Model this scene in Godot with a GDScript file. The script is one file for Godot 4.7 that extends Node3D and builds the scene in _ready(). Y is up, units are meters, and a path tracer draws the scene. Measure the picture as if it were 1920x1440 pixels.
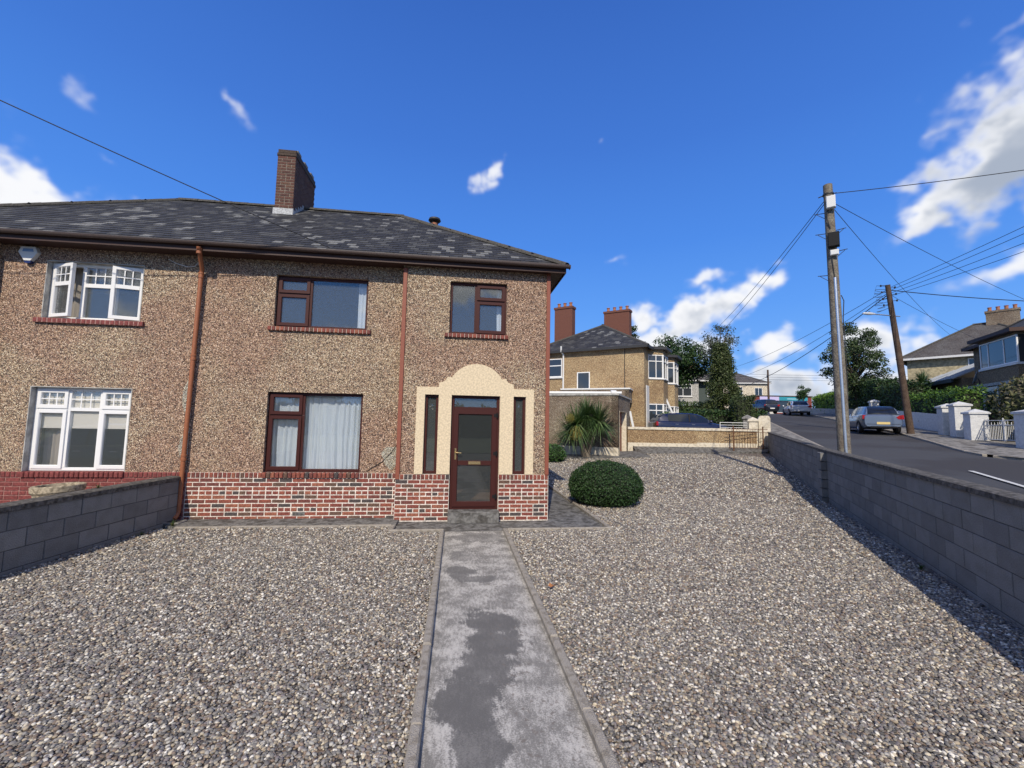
extends Node3D
# A corner-plot semi-detached house, its gravelled garden and the street climbing past it.
# World: x along the house front, y up, z towards the viewer; the main front wall stands at z = 0.

const EYE := Vector3(0, 1.864, 8.588)
const ROAD_O := Vector3(5.33, 0, 4.95)      # the street frame: s runs up the street, w across it, from the garden wall
const ROAD_ANGLE := deg_to_rad(31.8)
var RV := Vector3(sin(ROAD_ANGLE), 0, -cos(ROAD_ANGLE))
var RU := Vector3(cos(ROAD_ANGLE), 0, sin(ROAD_ANGLE))
var M := {}
var T := {}
var used := {}
var rng := RandomNumberGenerator.new()
var fbm := FastNoiseLite.new()


class MB:
	var v := PackedVector3Array()
	var n := PackedVector3Array()
	var c := PackedColorArray()
	var uv := PackedVector2Array()
	var tint := Color.WHITE
	var tinted := false
	var mapped := false

	func raw(a: Vector3, b: Vector3, d: Vector3, na: Vector3, nb: Vector3, nd: Vector3) -> void:
		v.append(a); v.append(b); v.append(d)
		n.append(na); n.append(nb); n.append(nd)
		if tinted:
			c.append(tint); c.append(tint); c.append(tint)

	func tri(a: Vector3, b: Vector3, d: Vector3, out: Vector3) -> void:
		var g := (d - a).cross(b - a)
		if g.dot(out) < 0.0:
			g = -g
			var k := b
			b = d
			d = k
		g = g.normalized()
		raw(a, b, d, g, g, g)

	func quad(a: Vector3, b: Vector3, d: Vector3, e: Vector3, out: Vector3) -> void:
		tri(a, b, d, out)
		tri(a, d, e, out)

	func smooth(a: Vector3, b: Vector3, d: Vector3, na: Vector3, nb: Vector3, nd: Vector3) -> void:
		if (d - a).cross(b - a).dot(na + nb + nd) < 0.0:
			raw(a, d, b, na, nd, nb)
		else:
			raw(a, b, d, na, nb, nd)

	func squad(a: Vector3, b: Vector3, d: Vector3, e: Vector3, na: Vector3, nb: Vector3, nd: Vector3, ne: Vector3) -> void:
		smooth(a, b, d, na, nb, nd)
		smooth(a, d, e, na, nd, ne)

	func obox(t: Transform3D, s: Vector3) -> void:
		var h := s / 2.0
		var ax := [Vector3(1, 0, 0), Vector3(0, 1, 0), Vector3(0, 0, 1)]
		for k in 3:
			var p: Vector3 = ax[(k + 1) % 3] * h
			var q: Vector3 = ax[(k + 2) % 3] * h
			for sg in [-1.0, 1.0]:
				var o: Vector3 = ax[k] * h * sg
				var out: Vector3 = t.basis * (ax[k] * sg)
				quad(t * (o - p - q), t * (o + p - q), t * (o + p + q), t * (o - p + q), out)

	func box(lo: Vector3, hi: Vector3) -> void:
		obox(Transform3D(Basis(), (lo + hi) / 2.0), hi - lo)

	# a box whose front (+z) edges are chamfered: bricks, blocks, slabs
	func cbox(s: Vector3, ch: float) -> void:
		var h := s / 2.0
		var f := [Vector3(-h.x + ch, -h.y + ch, h.z), Vector3(h.x - ch, -h.y + ch, h.z), Vector3(h.x - ch, h.y - ch, h.z), Vector3(-h.x + ch, h.y - ch, h.z)]
		var m := [Vector3(-h.x, -h.y, h.z - ch), Vector3(h.x, -h.y, h.z - ch), Vector3(h.x, h.y, h.z - ch), Vector3(-h.x, h.y, h.z - ch)]
		var b := [Vector3(-h.x, -h.y, -h.z), Vector3(h.x, -h.y, -h.z), Vector3(h.x, h.y, -h.z), Vector3(-h.x, h.y, -h.z)]
		quad(f[0], f[1], f[2], f[3], Vector3(0, 0, 1))
		var outs := [Vector3(0, -1, 0), Vector3(1, 0, 0), Vector3(0, 1, 0), Vector3(-1, 0, 0)]
		for k in 4:
			var j := (k + 1) % 4
			quad(f[k], f[j], m[j], m[k], outs[k] + Vector3(0, 0, 1))
			quad(m[k], m[j], b[j], b[k], outs[k])

	func tube(path: Array, radii: Array, sides := 8, caps := true) -> void:
		var rings := []
		var norms := []
		var side := Vector3.ZERO
		for i in path.size():
			var d: Vector3 = (path[mini(i + 1, path.size() - 1)] - path[maxi(i - 1, 0)]).normalized()
			if side == Vector3.ZERO:
				side = d.cross(Vector3(0, 0, 1) if absf(d.z) < 0.8 else Vector3(1, 0, 0)).normalized()
			side = (side - d * side.dot(d)).normalized()
			var up := d.cross(side)
			var r: float = radii[mini(i, radii.size() - 1)]
			var ring := []
			var nr := []
			for k in sides:
				var a := TAU * k / sides
				var o := side * cos(a) + up * sin(a)
				ring.append(path[i] + o * r)
				nr.append(o)
			rings.append(ring)
			norms.append(nr)
		for i in path.size() - 1:
			for k in sides:
				var j := (k + 1) % sides
				squad(rings[i][k], rings[i][j], rings[i + 1][j], rings[i + 1][k], norms[i][k], norms[i][j], norms[i + 1][j], norms[i + 1][k])
		if caps:
			for e in [0, path.size() - 1]:
				var out: Vector3 = path[e] - path[1 if e == 0 else path.size() - 2]
				for k in sides:
					tri(path[e], rings[e][k], rings[e][(k + 1) % sides], out)

	# profile: Vector2(radius, height) from the bottom up, turned about a vertical axis through at
	func lathe(prof: Array, at: Vector3, seg := 16, basis := Basis()) -> void:
		for i in prof.size() - 1:
			var p: Vector2 = prof[i]
			var q: Vector2 = prof[i + 1]
			var d := q - p
			if d.length() < 1e-6:
				continue
			var nn := Vector2(d.y, -d.x).normalized()
			for k in seg:
				var a0 := TAU * k / seg
				var a1 := TAU * (k + 1) / seg
				var e0 := Vector3(cos(a0), 0, sin(a0))
				var e1 := Vector3(cos(a1), 0, sin(a1))
				var n0 := basis * (e0 * nn.x + Vector3(0, nn.y, 0))
				var n1 := basis * (e1 * nn.x + Vector3(0, nn.y, 0))
				squad(at + basis * (e0 * p.x + Vector3(0, p.y, 0)), at + basis * (e1 * p.x + Vector3(0, p.y, 0)), at + basis * (e1 * q.x + Vector3(0, q.y, 0)), at + basis * (e0 * q.x + Vector3(0, q.y, 0)), n0, n1, n1, n0)

	# a flat outline (x, y) with thickness from z0 to z1
	func prism(poly: PackedVector2Array, z0: float, z1: float, t := Transform3D()) -> void:
		var idx := Geometry2D.triangulate_polygon(poly)
		for k in range(0, idx.size(), 3):
			for zz in [[z1, 1.0], [z0, -1.0]]:
				var p: Vector2 = poly[idx[k]]
				var q: Vector2 = poly[idx[k + 1]]
				var r: Vector2 = poly[idx[k + 2]]
				tri(t * Vector3(p.x, p.y, zz[0]), t * Vector3(q.x, q.y, zz[0]), t * Vector3(r.x, r.y, zz[0]), t.basis * Vector3(0, 0, zz[1]))
		var sgn := 1.0 if Geometry2D.is_polygon_clockwise(poly) else -1.0
		for k in poly.size():
			var p: Vector2 = poly[k]
			var q: Vector2 = poly[(k + 1) % poly.size()]
			var d := q - p
			quad(t * Vector3(p.x, p.y, z0), t * Vector3(q.x, q.y, z0), t * Vector3(q.x, q.y, z1), t * Vector3(p.x, p.y, z1), t.basis * (Vector3(-d.y, d.x, 0) * sgn))

	func plate(a: Vector3, b: Vector3, d: Vector3, e: Vector3, thick: float, out: Vector3) -> void:
		var k := out.normalized() * thick
		quad(a, b, d, e, out)
		quad(a - k, b - k, d - k, e - k, -out)
		var mid := (a + b + d + e) / 4.0
		for pq in [[a, b], [b, d], [d, e], [e, a]]:
			quad(pq[0], pq[1], pq[1] - k, pq[0] - k, (pq[0] + pq[1]) / 2.0 - mid)

	func build() -> ArrayMesh:
		return into(ArrayMesh.new())

	func into(m: ArrayMesh) -> ArrayMesh:
		var a := []
		a.resize(Mesh.ARRAY_MAX)
		a[Mesh.ARRAY_VERTEX] = v
		a[Mesh.ARRAY_NORMAL] = n
		if tinted:
			a[Mesh.ARRAY_COLOR] = c
		if mapped:
			a[Mesh.ARRAY_TEX_UV] = uv
		m.add_surface_from_arrays(Mesh.PRIMITIVE_TRIANGLES, a)
		return m


# ---------------------------------------------------------------- nodes

func numbered(called: String) -> String:
	used[called] = used.get(called, -1) + 1
	return called if used[called] == 0 else "%s_%03d" % [called, used[called]]


func tag(o: Node, label: String, category: String, group := "") -> Node:
	o.set_meta("label", label)
	o.set_meta("category", category)
	if group:
		o.set_meta("group", group)
	return o


func thing(called: String, label: String, category: String, at := Vector3.ZERO, turn := 0.0, group := "") -> Node3D:
	var o := Node3D.new()
	o.name = numbered(called)
	add_child(o)
	o.position = at
	o.rotation.y = turn
	tag(o, label, category, group)
	return o


func part(parent: Node, called: String) -> Node3D:
	var o := Node3D.new()
	o.name = called
	parent.add_child(o, true)
	return o


func put(m: Mesh, called: String, mat: Material, parent: Node = self, t := Transform3D()) -> MeshInstance3D:
	var o := MeshInstance3D.new()
	o.mesh = m
	o.material_override = mat
	o.name = numbered(called) if parent == self else called
	o.transform = t
	parent.add_child(o, true)
	return o


func obj(b: MB, called: String, mat: Material, parent: Node = self, t := Transform3D()) -> MeshInstance3D:
	return put(b.build(), called, mat, parent, t)


func struct(b: MB, called: String, mat: Material) -> MeshInstance3D:
	var o := obj(b, called, mat)
	o.set_meta("kind", "structure")
	return o


# pieces: [transform, mesh, material]; the 300 nearest to the viewer are parts of their own, the rest one part
func pieces(parent: Node, called: String, list: Array, limit := 300) -> void:
	var world := Transform3D()
	var p := parent
	while p is Node3D and p != self:
		world = (p as Node3D).transform * world
		p = p.get_parent()
	if list.size() > limit:
		list.sort_custom(func(a, b): return (world * a[0].origin).distance_squared_to(EYE) < (world * b[0].origin).distance_squared_to(EYE))
	for k in mini(limit, list.size()):
		put(list[k][1], called, list[k][2], parent, list[k][0])
	if list.size() > limit:
		var by := {}
		for k in range(limit, list.size()):
			by.get_or_add(list[k][2], []).append(list[k])
		var m := ArrayMesh.new()
		var mats := []
		for mat in by:
			var st := SurfaceTool.new()
			for it in by[mat]:
				st.append_from(it[1], 0, it[0])
			st.commit(m)
			mats.append(mat)
		var o := MeshInstance3D.new()
		o.mesh = m
		for k in mats.size():
			m.surface_set_material(k, mats[k])
		o.name = called + "_rest"
		o.set_meta("kind", "stuff")
		parent.add_child(o, true)


func road_y(s: float) -> float:
	if s < -6.0:
		return -0.2
	if s < 0.0:
		return 0.0333 * s
	if s < 52.0:
		return 0.065 * s
	return 0.065 * 52.0 + 0.02 * (minf(s, 110.0) - 52.0)


func plot_y(s: float) -> float:
	var pts := [[-400.0, 0.0], [8.0, 0.0], [20.6, 0.55], [23.5, 1.1], [45.0, 2.9], [52.0, 3.38], [110.0, 4.5], [500.0, 4.5]]
	for k in pts.size() - 1:
		if s <= pts[k + 1][0]:
			return lerpf(pts[k][1], pts[k + 1][1], clampf((s - pts[k][0]) / (pts[k + 1][0] - pts[k][0]), 0, 1))
	return 4.5


func street(s: float, w: float, y := 0.0) -> Vector3:
	var p := ROAD_O + RV * s + RU * w
	p.y = y
	return p


func on_road(s: float, w: float, up := 0.0) -> Vector3:
	return street(s, w, road_y(s) + up)


func s_of(p: Vector3) -> float:
	return (p - ROAD_O).dot(RV)


func w_of(p: Vector3) -> float:
	return (p - ROAD_O).dot(RU)


func gravel_y(p: Vector3) -> float:
	return plot_y(s_of(p))


# turned so that local -z looks up the street
func street_turn() -> float:
	return -ROAD_ANGLE


# ---------------------------------------------------------------- textures and materials

func lin(r: float, g: float, b: float) -> Color:
	return Color(r, g, b)


func noise_image(sd: int, freq: float, oct: int, size := 512, kind := FastNoiseLite.TYPE_SIMPLEX_SMOOTH) -> PackedByteArray:
	var f := FastNoiseLite.new()
	f.seed = sd
	f.frequency = freq
	f.noise_type = kind
	f.fractal_octaves = oct
	f.fractal_type = FastNoiseLite.FRACTAL_FBM if oct > 1 else FastNoiseLite.FRACTAL_NONE
	var im := f.get_seamless_image(size, size)
	im.convert(Image.FORMAT_L8)
	return im.get_data()


# a tone between two linear colours, through an sRGB texture
func tone_tex(data: PackedByteArray, size: int, a: Color, b: Color, lo := 0.25, hi := 0.75) -> ImageTexture:
	var lut := PackedByteArray()
	for k in 256:
		var t := clampf((k / 255.0 - lo) / (hi - lo), 0, 1)
		var q := a.lerp(b, t).linear_to_srgb()
		lut.append(int(clampf(q.r, 0, 1) * 255)); lut.append(int(clampf(q.g, 0, 1) * 255)); lut.append(int(clampf(q.b, 0, 1) * 255))
	var out := PackedByteArray()
	out.resize(size * size * 3)
	for i in size * size:
		var k := data[i] * 3
		out[i * 3] = lut[k]; out[i * 3 + 1] = lut[k + 1]; out[i * 3 + 2] = lut[k + 2]
	return ImageTexture.create_from_image(Image.create_from_data(size, size, false, Image.FORMAT_RGB8, out))


func grey_tex(data: PackedByteArray, size: int) -> ImageTexture:
	return ImageTexture.create_from_image(Image.create_from_data(size, size, false, Image.FORMAT_L8, data))


# stones pressed together: [colour texture, height texture]
func stones_tex(sd: int, size: int, count: int, r0: float, r1: float, base: Color, cols: Array) -> Array:
	var r := RandomNumberGenerator.new()
	r.seed = sd
	var rgb := PackedByteArray()
	rgb.resize(size * size * 3)
	var hgt := PackedByteArray()
	hgt.resize(size * size)
	var bs := base.linear_to_srgb()
	for i in size * size:
		var k := r.randf_range(0.8, 1.2)
		rgb[i * 3] = int(minf(bs.r * k, 1) * 255); rgb[i * 3 + 1] = int(minf(bs.g * k, 1) * 255); rgb[i * 3 + 2] = int(minf(bs.b * k, 1) * 255)
	for q in count:
		var cx := r.randf() * size
		var cy := r.randf() * size
		var a := r.randf_range(r0, r1)
		var b := a * r.randf_range(0.55, 0.95)
		var th := r.randf() * TAU
		var ct := cos(th)
		var st := sin(th)
		var k := r.randf_range(0.75, 1.25)
		var cc: Color = cols[r.randi() % cols.size()]
		cc = Color(cc.r * k, cc.g * k, cc.b * k).linear_to_srgb()
		var R := int(clampf(cc.r, 0, 1) * 255)
		var G := int(clampf(cc.g, 0, 1) * 255)
		var B := int(clampf(cc.b, 0, 1) * 255)
		var top := r.randf_range(150, 255)
		var e := int(ceil(a))
		for dy in range(-e, e + 1):
			for dx in range(-e, e + 1):
				var u := (dx * ct + dy * st) / a
				var w := (-dx * st + dy * ct) / b
				var d := u * u + w * w
				if d < 1.0:
					var h := int(top * sqrt(1.0 - d * 0.85))
					var i := posmod(int(cy) + dy, size) * size + posmod(int(cx) + dx, size)
					if h >= hgt[i]:
						hgt[i] = h
						rgb[i * 3] = R; rgb[i * 3 + 1] = G; rgb[i * 3 + 2] = B
	return [ImageTexture.create_from_image(Image.create_from_data(size, size, false, Image.FORMAT_RGB8, rgb)), grey_tex(hgt, size)]


# colours are linear, as measured on real surfaces
func mat(col: Color, rough := 0.8, tex: Texture2D = null, scale := 1.0, bump: Texture2D = null, bump_cm := 0.0, metal := 0.0) -> StandardMaterial3D:
	var m := StandardMaterial3D.new()
	m.albedo_color = col.linear_to_srgb()
	m.roughness = rough
	m.metallic = metal
	if tex or bump:
		m.uv1_triplanar = true
		m.uv1_world_triplanar = true
		m.uv1_triplanar_sharpness = 6.0
		m.uv1_scale = Vector3.ONE * scale
	if tex:
		m.albedo_texture = tex
	if bump:
		m.heightmap_enabled = true
		m.heightmap_texture = bump
		m.heightmap_scale = bump_cm
	return m


func patchy(m: StandardMaterial3D, tex: Texture2D, scale: float) -> StandardMaterial3D:
	m.detail_enabled = true
	m.detail_albedo = tex
	m.detail_blend_mode = BaseMaterial3D.BLEND_MODE_MUL
	m.detail_uv_layer = BaseMaterial3D.DETAIL_UV_2
	m.uv2_triplanar = true
	m.uv2_world_triplanar = true
	m.uv2_scale = Vector3.ONE * scale
	return m


func leaf_mat(rough := 0.55) -> StandardMaterial3D:
	var m := StandardMaterial3D.new()
	m.vertex_color_use_as_albedo = true
	m.roughness = rough
	m.backlight_enabled = true
	m.backlight = Color(0.35, 0.45, 0.15)
	return m


func make_materials() -> void:
	var fine := noise_image(3, 0.06, 3)
	var mid := noise_image(5, 0.02, 5)
	var big := noise_image(9, 0.008, 4)
	T.fine = tone_tex(fine, 512, Color(0.78, 0.78, 0.78), Color(1, 1, 1))
	T.mid = tone_tex(mid, 512, Color(0.62, 0.62, 0.62), Color(1, 1, 1), 0.3, 0.7)
	T.big = tone_tex(big, 512, Color(0.72, 0.66, 0.64), Color(1, 1, 1), 0.35, 0.65)
	T.rosy = tone_tex(big, 512, Color(0.92, 0.82, 0.80), Color(1, 1, 0.97), 0.34, 0.64)
	T.soft = tone_tex(mid, 512, Color(0.88, 0.87, 0.85), Color(1, 1, 1), 0.3, 0.6)
	T.stain = tone_tex(mid, 512, Color(0.45, 0.43, 0.41), Color(1, 1, 1), 0.3, 0.6)
	T.stain_l = tone_tex(mid, 512, Color(0.72, 0.70, 0.66), Color(1, 1, 1), 0.28, 0.55)
	T.blot = tone_tex(mid, 512, Color(0.55, 0.6, 0.5), Color(1, 1, 1), 0.32, 0.52)
	T.finebump = grey_tex(fine, 512)
	T.midbump = grey_tex(mid, 512)
	var dash := stones_tex(11, 1024, 46000, 3.0, 5.6, lin(0.11, 0.078, 0.06), [lin(0.56, 0.43, 0.29), lin(0.40, 0.285, 0.185), lin(0.40, 0.265, 0.20), lin(0.24, 0.155, 0.108), lin(0.27, 0.22, 0.18), lin(0.78, 0.67, 0.52), lin(0.14, 0.098, 0.074), lin(0.50, 0.37, 0.25)])
	var grav := stones_tex(23, 1024, 11000, 6.0, 11.0, lin(0.05, 0.047, 0.043), [lin(0.22, 0.21, 0.192), lin(0.34, 0.285, 0.205), lin(0.58, 0.54, 0.47), lin(0.10, 0.094, 0.088), lin(0.19, 0.145, 0.112), lin(0.19, 0.168, 0.162), lin(0.26, 0.24, 0.21)])
	T.grav = grav[0]
	M.dash = patchy(mat(lin(0.96, 0.96, 0.95), 0.9, dash[0], 0.42, dash[1], 1.3), T.rosy, 0.11)
	M.dash_tan = patchy(mat(lin(1.12, 1.1, 0.86), 0.9, dash[0], 0.36, dash[1], 1.0), T.big, 0.09)
	M.dash_grey = patchy(mat(lin(0.66, 0.72, 0.74), 0.9, dash[0], 0.4, dash[1], 0.9), T.big, 0.13)
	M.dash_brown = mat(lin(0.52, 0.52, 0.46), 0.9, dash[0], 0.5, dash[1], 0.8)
	M.patch = mat(lin(1.1, 1.35, 1.5), 0.9, dash[0], 0.6, dash[1], 1.2)
	M.gravel = patchy(mat(lin(1, 1, 1), 0.9, grav[0], 0.62, grav[1], 1.6), T.big, 0.06)
	M.bricks = []
	for q in [lin(0.30, 0.088, 0.058), lin(0.25, 0.068, 0.05), lin(0.34, 0.12, 0.072), lin(0.19, 0.062, 0.05), lin(0.085, 0.068, 0.066), lin(0.15, 0.085, 0.06)]:
		M.bricks.append(mat(q, 0.85, T.mid, 2.1, T.finebump, 0.25))
	M.maroon = []
	for q in [lin(0.23, 0.05, 0.045), lin(0.21, 0.045, 0.04), lin(0.25, 0.056, 0.05)]:
		M.maroon.append(mat(q, 0.75, T.mid, 2.1, T.finebump, 0.2))
	M.sootbricks = []
	for q in [lin(0.135, 0.06, 0.045), lin(0.11, 0.052, 0.042), lin(0.15, 0.075, 0.05)]:
		M.sootbricks.append(mat(q, 0.9, T.mid, 2.3, T.finebump, 0.25))
	M.soot = mat(lin(0.085, 0.06, 0.046), 0.95, T.mid, 2.3, T.midbump, 0.6)
	M.mortar = mat(lin(0.84, 0.76, 0.67), 0.95, T.mid, 1.5, T.finebump, 0.2)
	M.mortar_pink = mat(lin(0.40, 0.22, 0.19), 0.95, T.mid, 1.5)
	M.mortar_sill = mat(lin(0.46, 0.38, 0.32), 0.95)
	M.brick_far = mat(lin(0.19, 0.075, 0.052), 0.9, T.mid, 3.0, T.finebump, 1.0)
	M.mortar_soot = mat(lin(0.30, 0.26, 0.21), 0.95, T.mid, 1.5)
	M.cream = mat(lin(0.76, 0.63, 0.43), 0.8, T.fine, 0.7, T.finebump, 0.04)
	M.trim = mat(lin(0.28, 0.082, 0.047), 0.6, T.fine, 1.4)
	M.pipe = mat(lin(0.36, 0.125, 0.052), 0.5, T.fine, 1.1)
	M.upvc_brown = mat(lin(0.062, 0.017, 0.014), 0.45, T.fine, 2.2)
	M.upvc_brown.metallic_specular = 0.35
	M.upvc_white = mat(lin(0.80, 0.80, 0.79), 0.35)
	M.white = mat(lin(0.76, 0.76, 0.74), 0.7, T.fine, 0.8)
	M.gutter = mat(lin(0.085, 0.06, 0.052), 0.5, T.fine, 1.0)
	M.fascia = mat(lin(0.05, 0.02, 0.014), 0.6, T.fine, 1.0)
	M.dark = mat(lin(0.02, 0.02, 0.02), 0.7)
	M.iron = mat(lin(0.03, 0.03, 0.032), 0.55)
	M.slates = []
	for q in [lin(0.040, 0.040, 0.042), lin(0.056, 0.055, 0.055), lin(0.032, 0.032, 0.034), lin(0.085, 0.085, 0.082), lin(0.21, 0.21, 0.20)]:
		M.slates.append(mat(q, 0.7, T.mid, 2.6, T.finebump, 0.4))
	M.ridge = patchy(mat(lin(0.10, 0.092, 0.082), 0.9, T.mid, 2.4, T.midbump, 0.8), T.blot, 1.7)
	M.lead = mat(lin(0.46, 0.48, 0.5), 0.55, T.mid, 1.6)
	M.clay = mat(lin(0.42, 0.17, 0.09), 0.8, T.mid, 2.0)
	M.blocks = []
	for q in [lin(0.235, 0.234, 0.226), lin(0.215, 0.213, 0.206), lin(0.255, 0.252, 0.242), lin(0.20, 0.198, 0.192)]:
		M.blocks.append(patchy(mat(q, 0.95, T.fine, 1.9, T.finebump, 0.3), T.soft, 0.4))
	M.block_joint = mat(lin(0.085, 0.085, 0.085), 0.95, T.mid, 1.5)
	M.coping = patchy(mat(lin(0.145, 0.134, 0.118), 0.95, T.mid, 1.7, T.midbump, 0.8), T.stain, 0.8)
	M.concrete = patchy(mat(lin(0.32, 0.31, 0.295), 0.92, T.mid, 1.2, T.finebump, 0.4), T.stain, 0.33)
	M.concrete_dark = patchy(mat(lin(0.20, 0.195, 0.185), 0.92, T.mid, 1.2, T.finebump, 0.4), T.stain, 0.4)
	M.kerb = patchy(mat(lin(0.38, 0.345, 0.295), 0.95, T.fine, 2.5, T.finebump, 0.6), T.stain_l, 0.9)
	M.asphalt = patchy(mat(lin(0.062, 0.063, 0.068), 0.9, T.fine, 1.1, T.finebump, 0.25), T.big, 0.05)
	M.pavement = patchy(mat(lin(0.30, 0.285, 0.26), 0.95, T.mid, 0.5, T.finebump, 0.3), T.stain, 0.16)
	M.paint = mat(lin(0.72, 0.72, 0.70), 0.7, T.mid, 2.0)
	M.grass = patchy(mat(lin(0.062, 0.105, 0.025), 0.95, T.mid, 0.9), T.big, 0.05)
	M.earth = mat(lin(0.11, 0.10, 0.08), 0.95, T.mid, 0.4)
	M.creampaint = patchy(mat(lin(0.76, 0.69, 0.55), 0.75, T.fine, 0.9), T.stain_l, 0.5)
	M.pier_white = patchy(mat(lin(0.76, 0.77, 0.77), 0.75, T.fine, 0.9), T.fine, 0.2)
	M.render_grey = mat(lin(0.46, 0.45, 0.42), 0.85, T.mid, 0.5)
	M.render_yellow = mat(lin(0.50, 0.43, 0.27), 0.85, T.mid, 0.4)
	M.render_cream = mat(lin(0.68, 0.60, 0.46), 0.85, T.mid, 0.4)
	M.roof_far = patchy(mat(lin(0.066, 0.063, 0.062), 0.85, T.mid, 0.9, T.midbump, 2.0), T.blot, 0.5)
	M.roof_grey = patchy(mat(lin(0.12, 0.112, 0.105), 0.85, T.mid, 0.8, T.midbump, 2.0), T.big, 0.3)
	M.zinc = mat(lin(0.42, 0.45, 0.48), 0.6, T.fine, 1.0)
	M.wood_grey = patchy(mat(lin(0.24, 0.215, 0.17), 0.9, T.mid, 1.4, T.midbump, 0.6), T.big, 0.6)
	M.wood_brown = patchy(mat(lin(0.13, 0.088, 0.062), 0.9, T.mid, 1.4, T.midbump, 0.6), T.big, 0.6)
	M.galv = mat(lin(0.62, 0.66, 0.70), 0.3, T.fine, 1.0, null, 0.0, 0.75)
	M.rust = patchy(mat(lin(0.21, 0.095, 0.045), 0.85, T.mid, 3.0), T.stain, 2.0)
	M.brass = mat(lin(0.75, 0.56, 0.28), 0.25, null, 1.0, null, 0.0, 0.9)
	M.plastic_white = mat(lin(0.7, 0.7, 0.68), 0.4)
	M.plastic_black = mat(lin(0.014, 0.014, 0.015), 0.55)
	M.plastic_black.metallic_specular = 0.3
	M.cable = mat(lin(0.015, 0.015, 0.016), 0.6)
	M.bark = mat(lin(0.13, 0.10, 0.075), 0.95, T.mid, 2.5, T.midbump, 1.0)
	M.palmbark = mat(lin(0.23, 0.19, 0.145), 0.95, T.mid, 3.0, T.midbump, 1.0)
	M.leaf = leaf_mat()
	M.pebble = StandardMaterial3D.new()
	M.pebble.vertex_color_use_as_albedo = true
	M.pebble.roughness = 0.75
	M.stone_pot = patchy(mat(lin(0.52, 0.44, 0.31), 0.9, T.mid, 2.0, T.finebump, 0.4), T.stain, 1.2)
	M.room = mat(lin(0.10, 0.085, 0.07), 0.9)
	M.room_floor = mat(lin(0.07, 0.038, 0.02), 0.6, T.mid, 1.0)
	M.curtain = mat(lin(0.56, 0.64, 0.72), 0.9, T.fine, 3.0)
	M.curtain.backlight_enabled = true
	M.curtain.backlight = Color(0.3, 0.3, 0.3)
	M.drape = mat(lin(0.32, 0.29, 0.25), 0.9)
	M.blind = mat(lin(0.62, 0.6, 0.55), 0.8)
	M.glass = StandardMaterial3D.new()
	M.glass.transparency = BaseMaterial3D.TRANSPARENCY_ALPHA
	M.glass.albedo_color = Color(0.9, 0.95, 0.95, 0.02)
	M.glass.roughness = 0.0
	M.glass.metallic_specular = 0.5
	M.glass_far = mat(lin(0.03, 0.036, 0.042), 0.04)
	M.glass_far.metallic_specular = 1.0
	M.car_glass = mat(lin(0.012, 0.014, 0.016), 0.03)
	M.car_glass.metallic_specular = 0.7
	M.tyre = mat(lin(0.018, 0.018, 0.018), 0.85)
	M.alloy = mat(lin(0.5, 0.5, 0.52), 0.3, null, 1.0, null, 0.0, 0.8)
	M.tail = mat(lin(0.33, 0.012, 0.014), 0.12)
	M.lamp_clear = mat(lin(0.6, 0.62, 0.64), 0.1)
	M.plate_yellow = mat(lin(0.68, 0.52, 0.2), 0.5)
	M.plate_white = mat(lin(0.72, 0.72, 0.7), 0.5)


func paint(col: Color, metal := 0.0) -> StandardMaterial3D:
	var m := mat(col, 0.3, null, 1.0, null, 0.0, metal)
	m.clearcoat_enabled = true
	m.clearcoat = 1.0
	m.clearcoat_roughness = 0.04
	return m


# ---------------------------------------------------------------- sky

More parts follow.
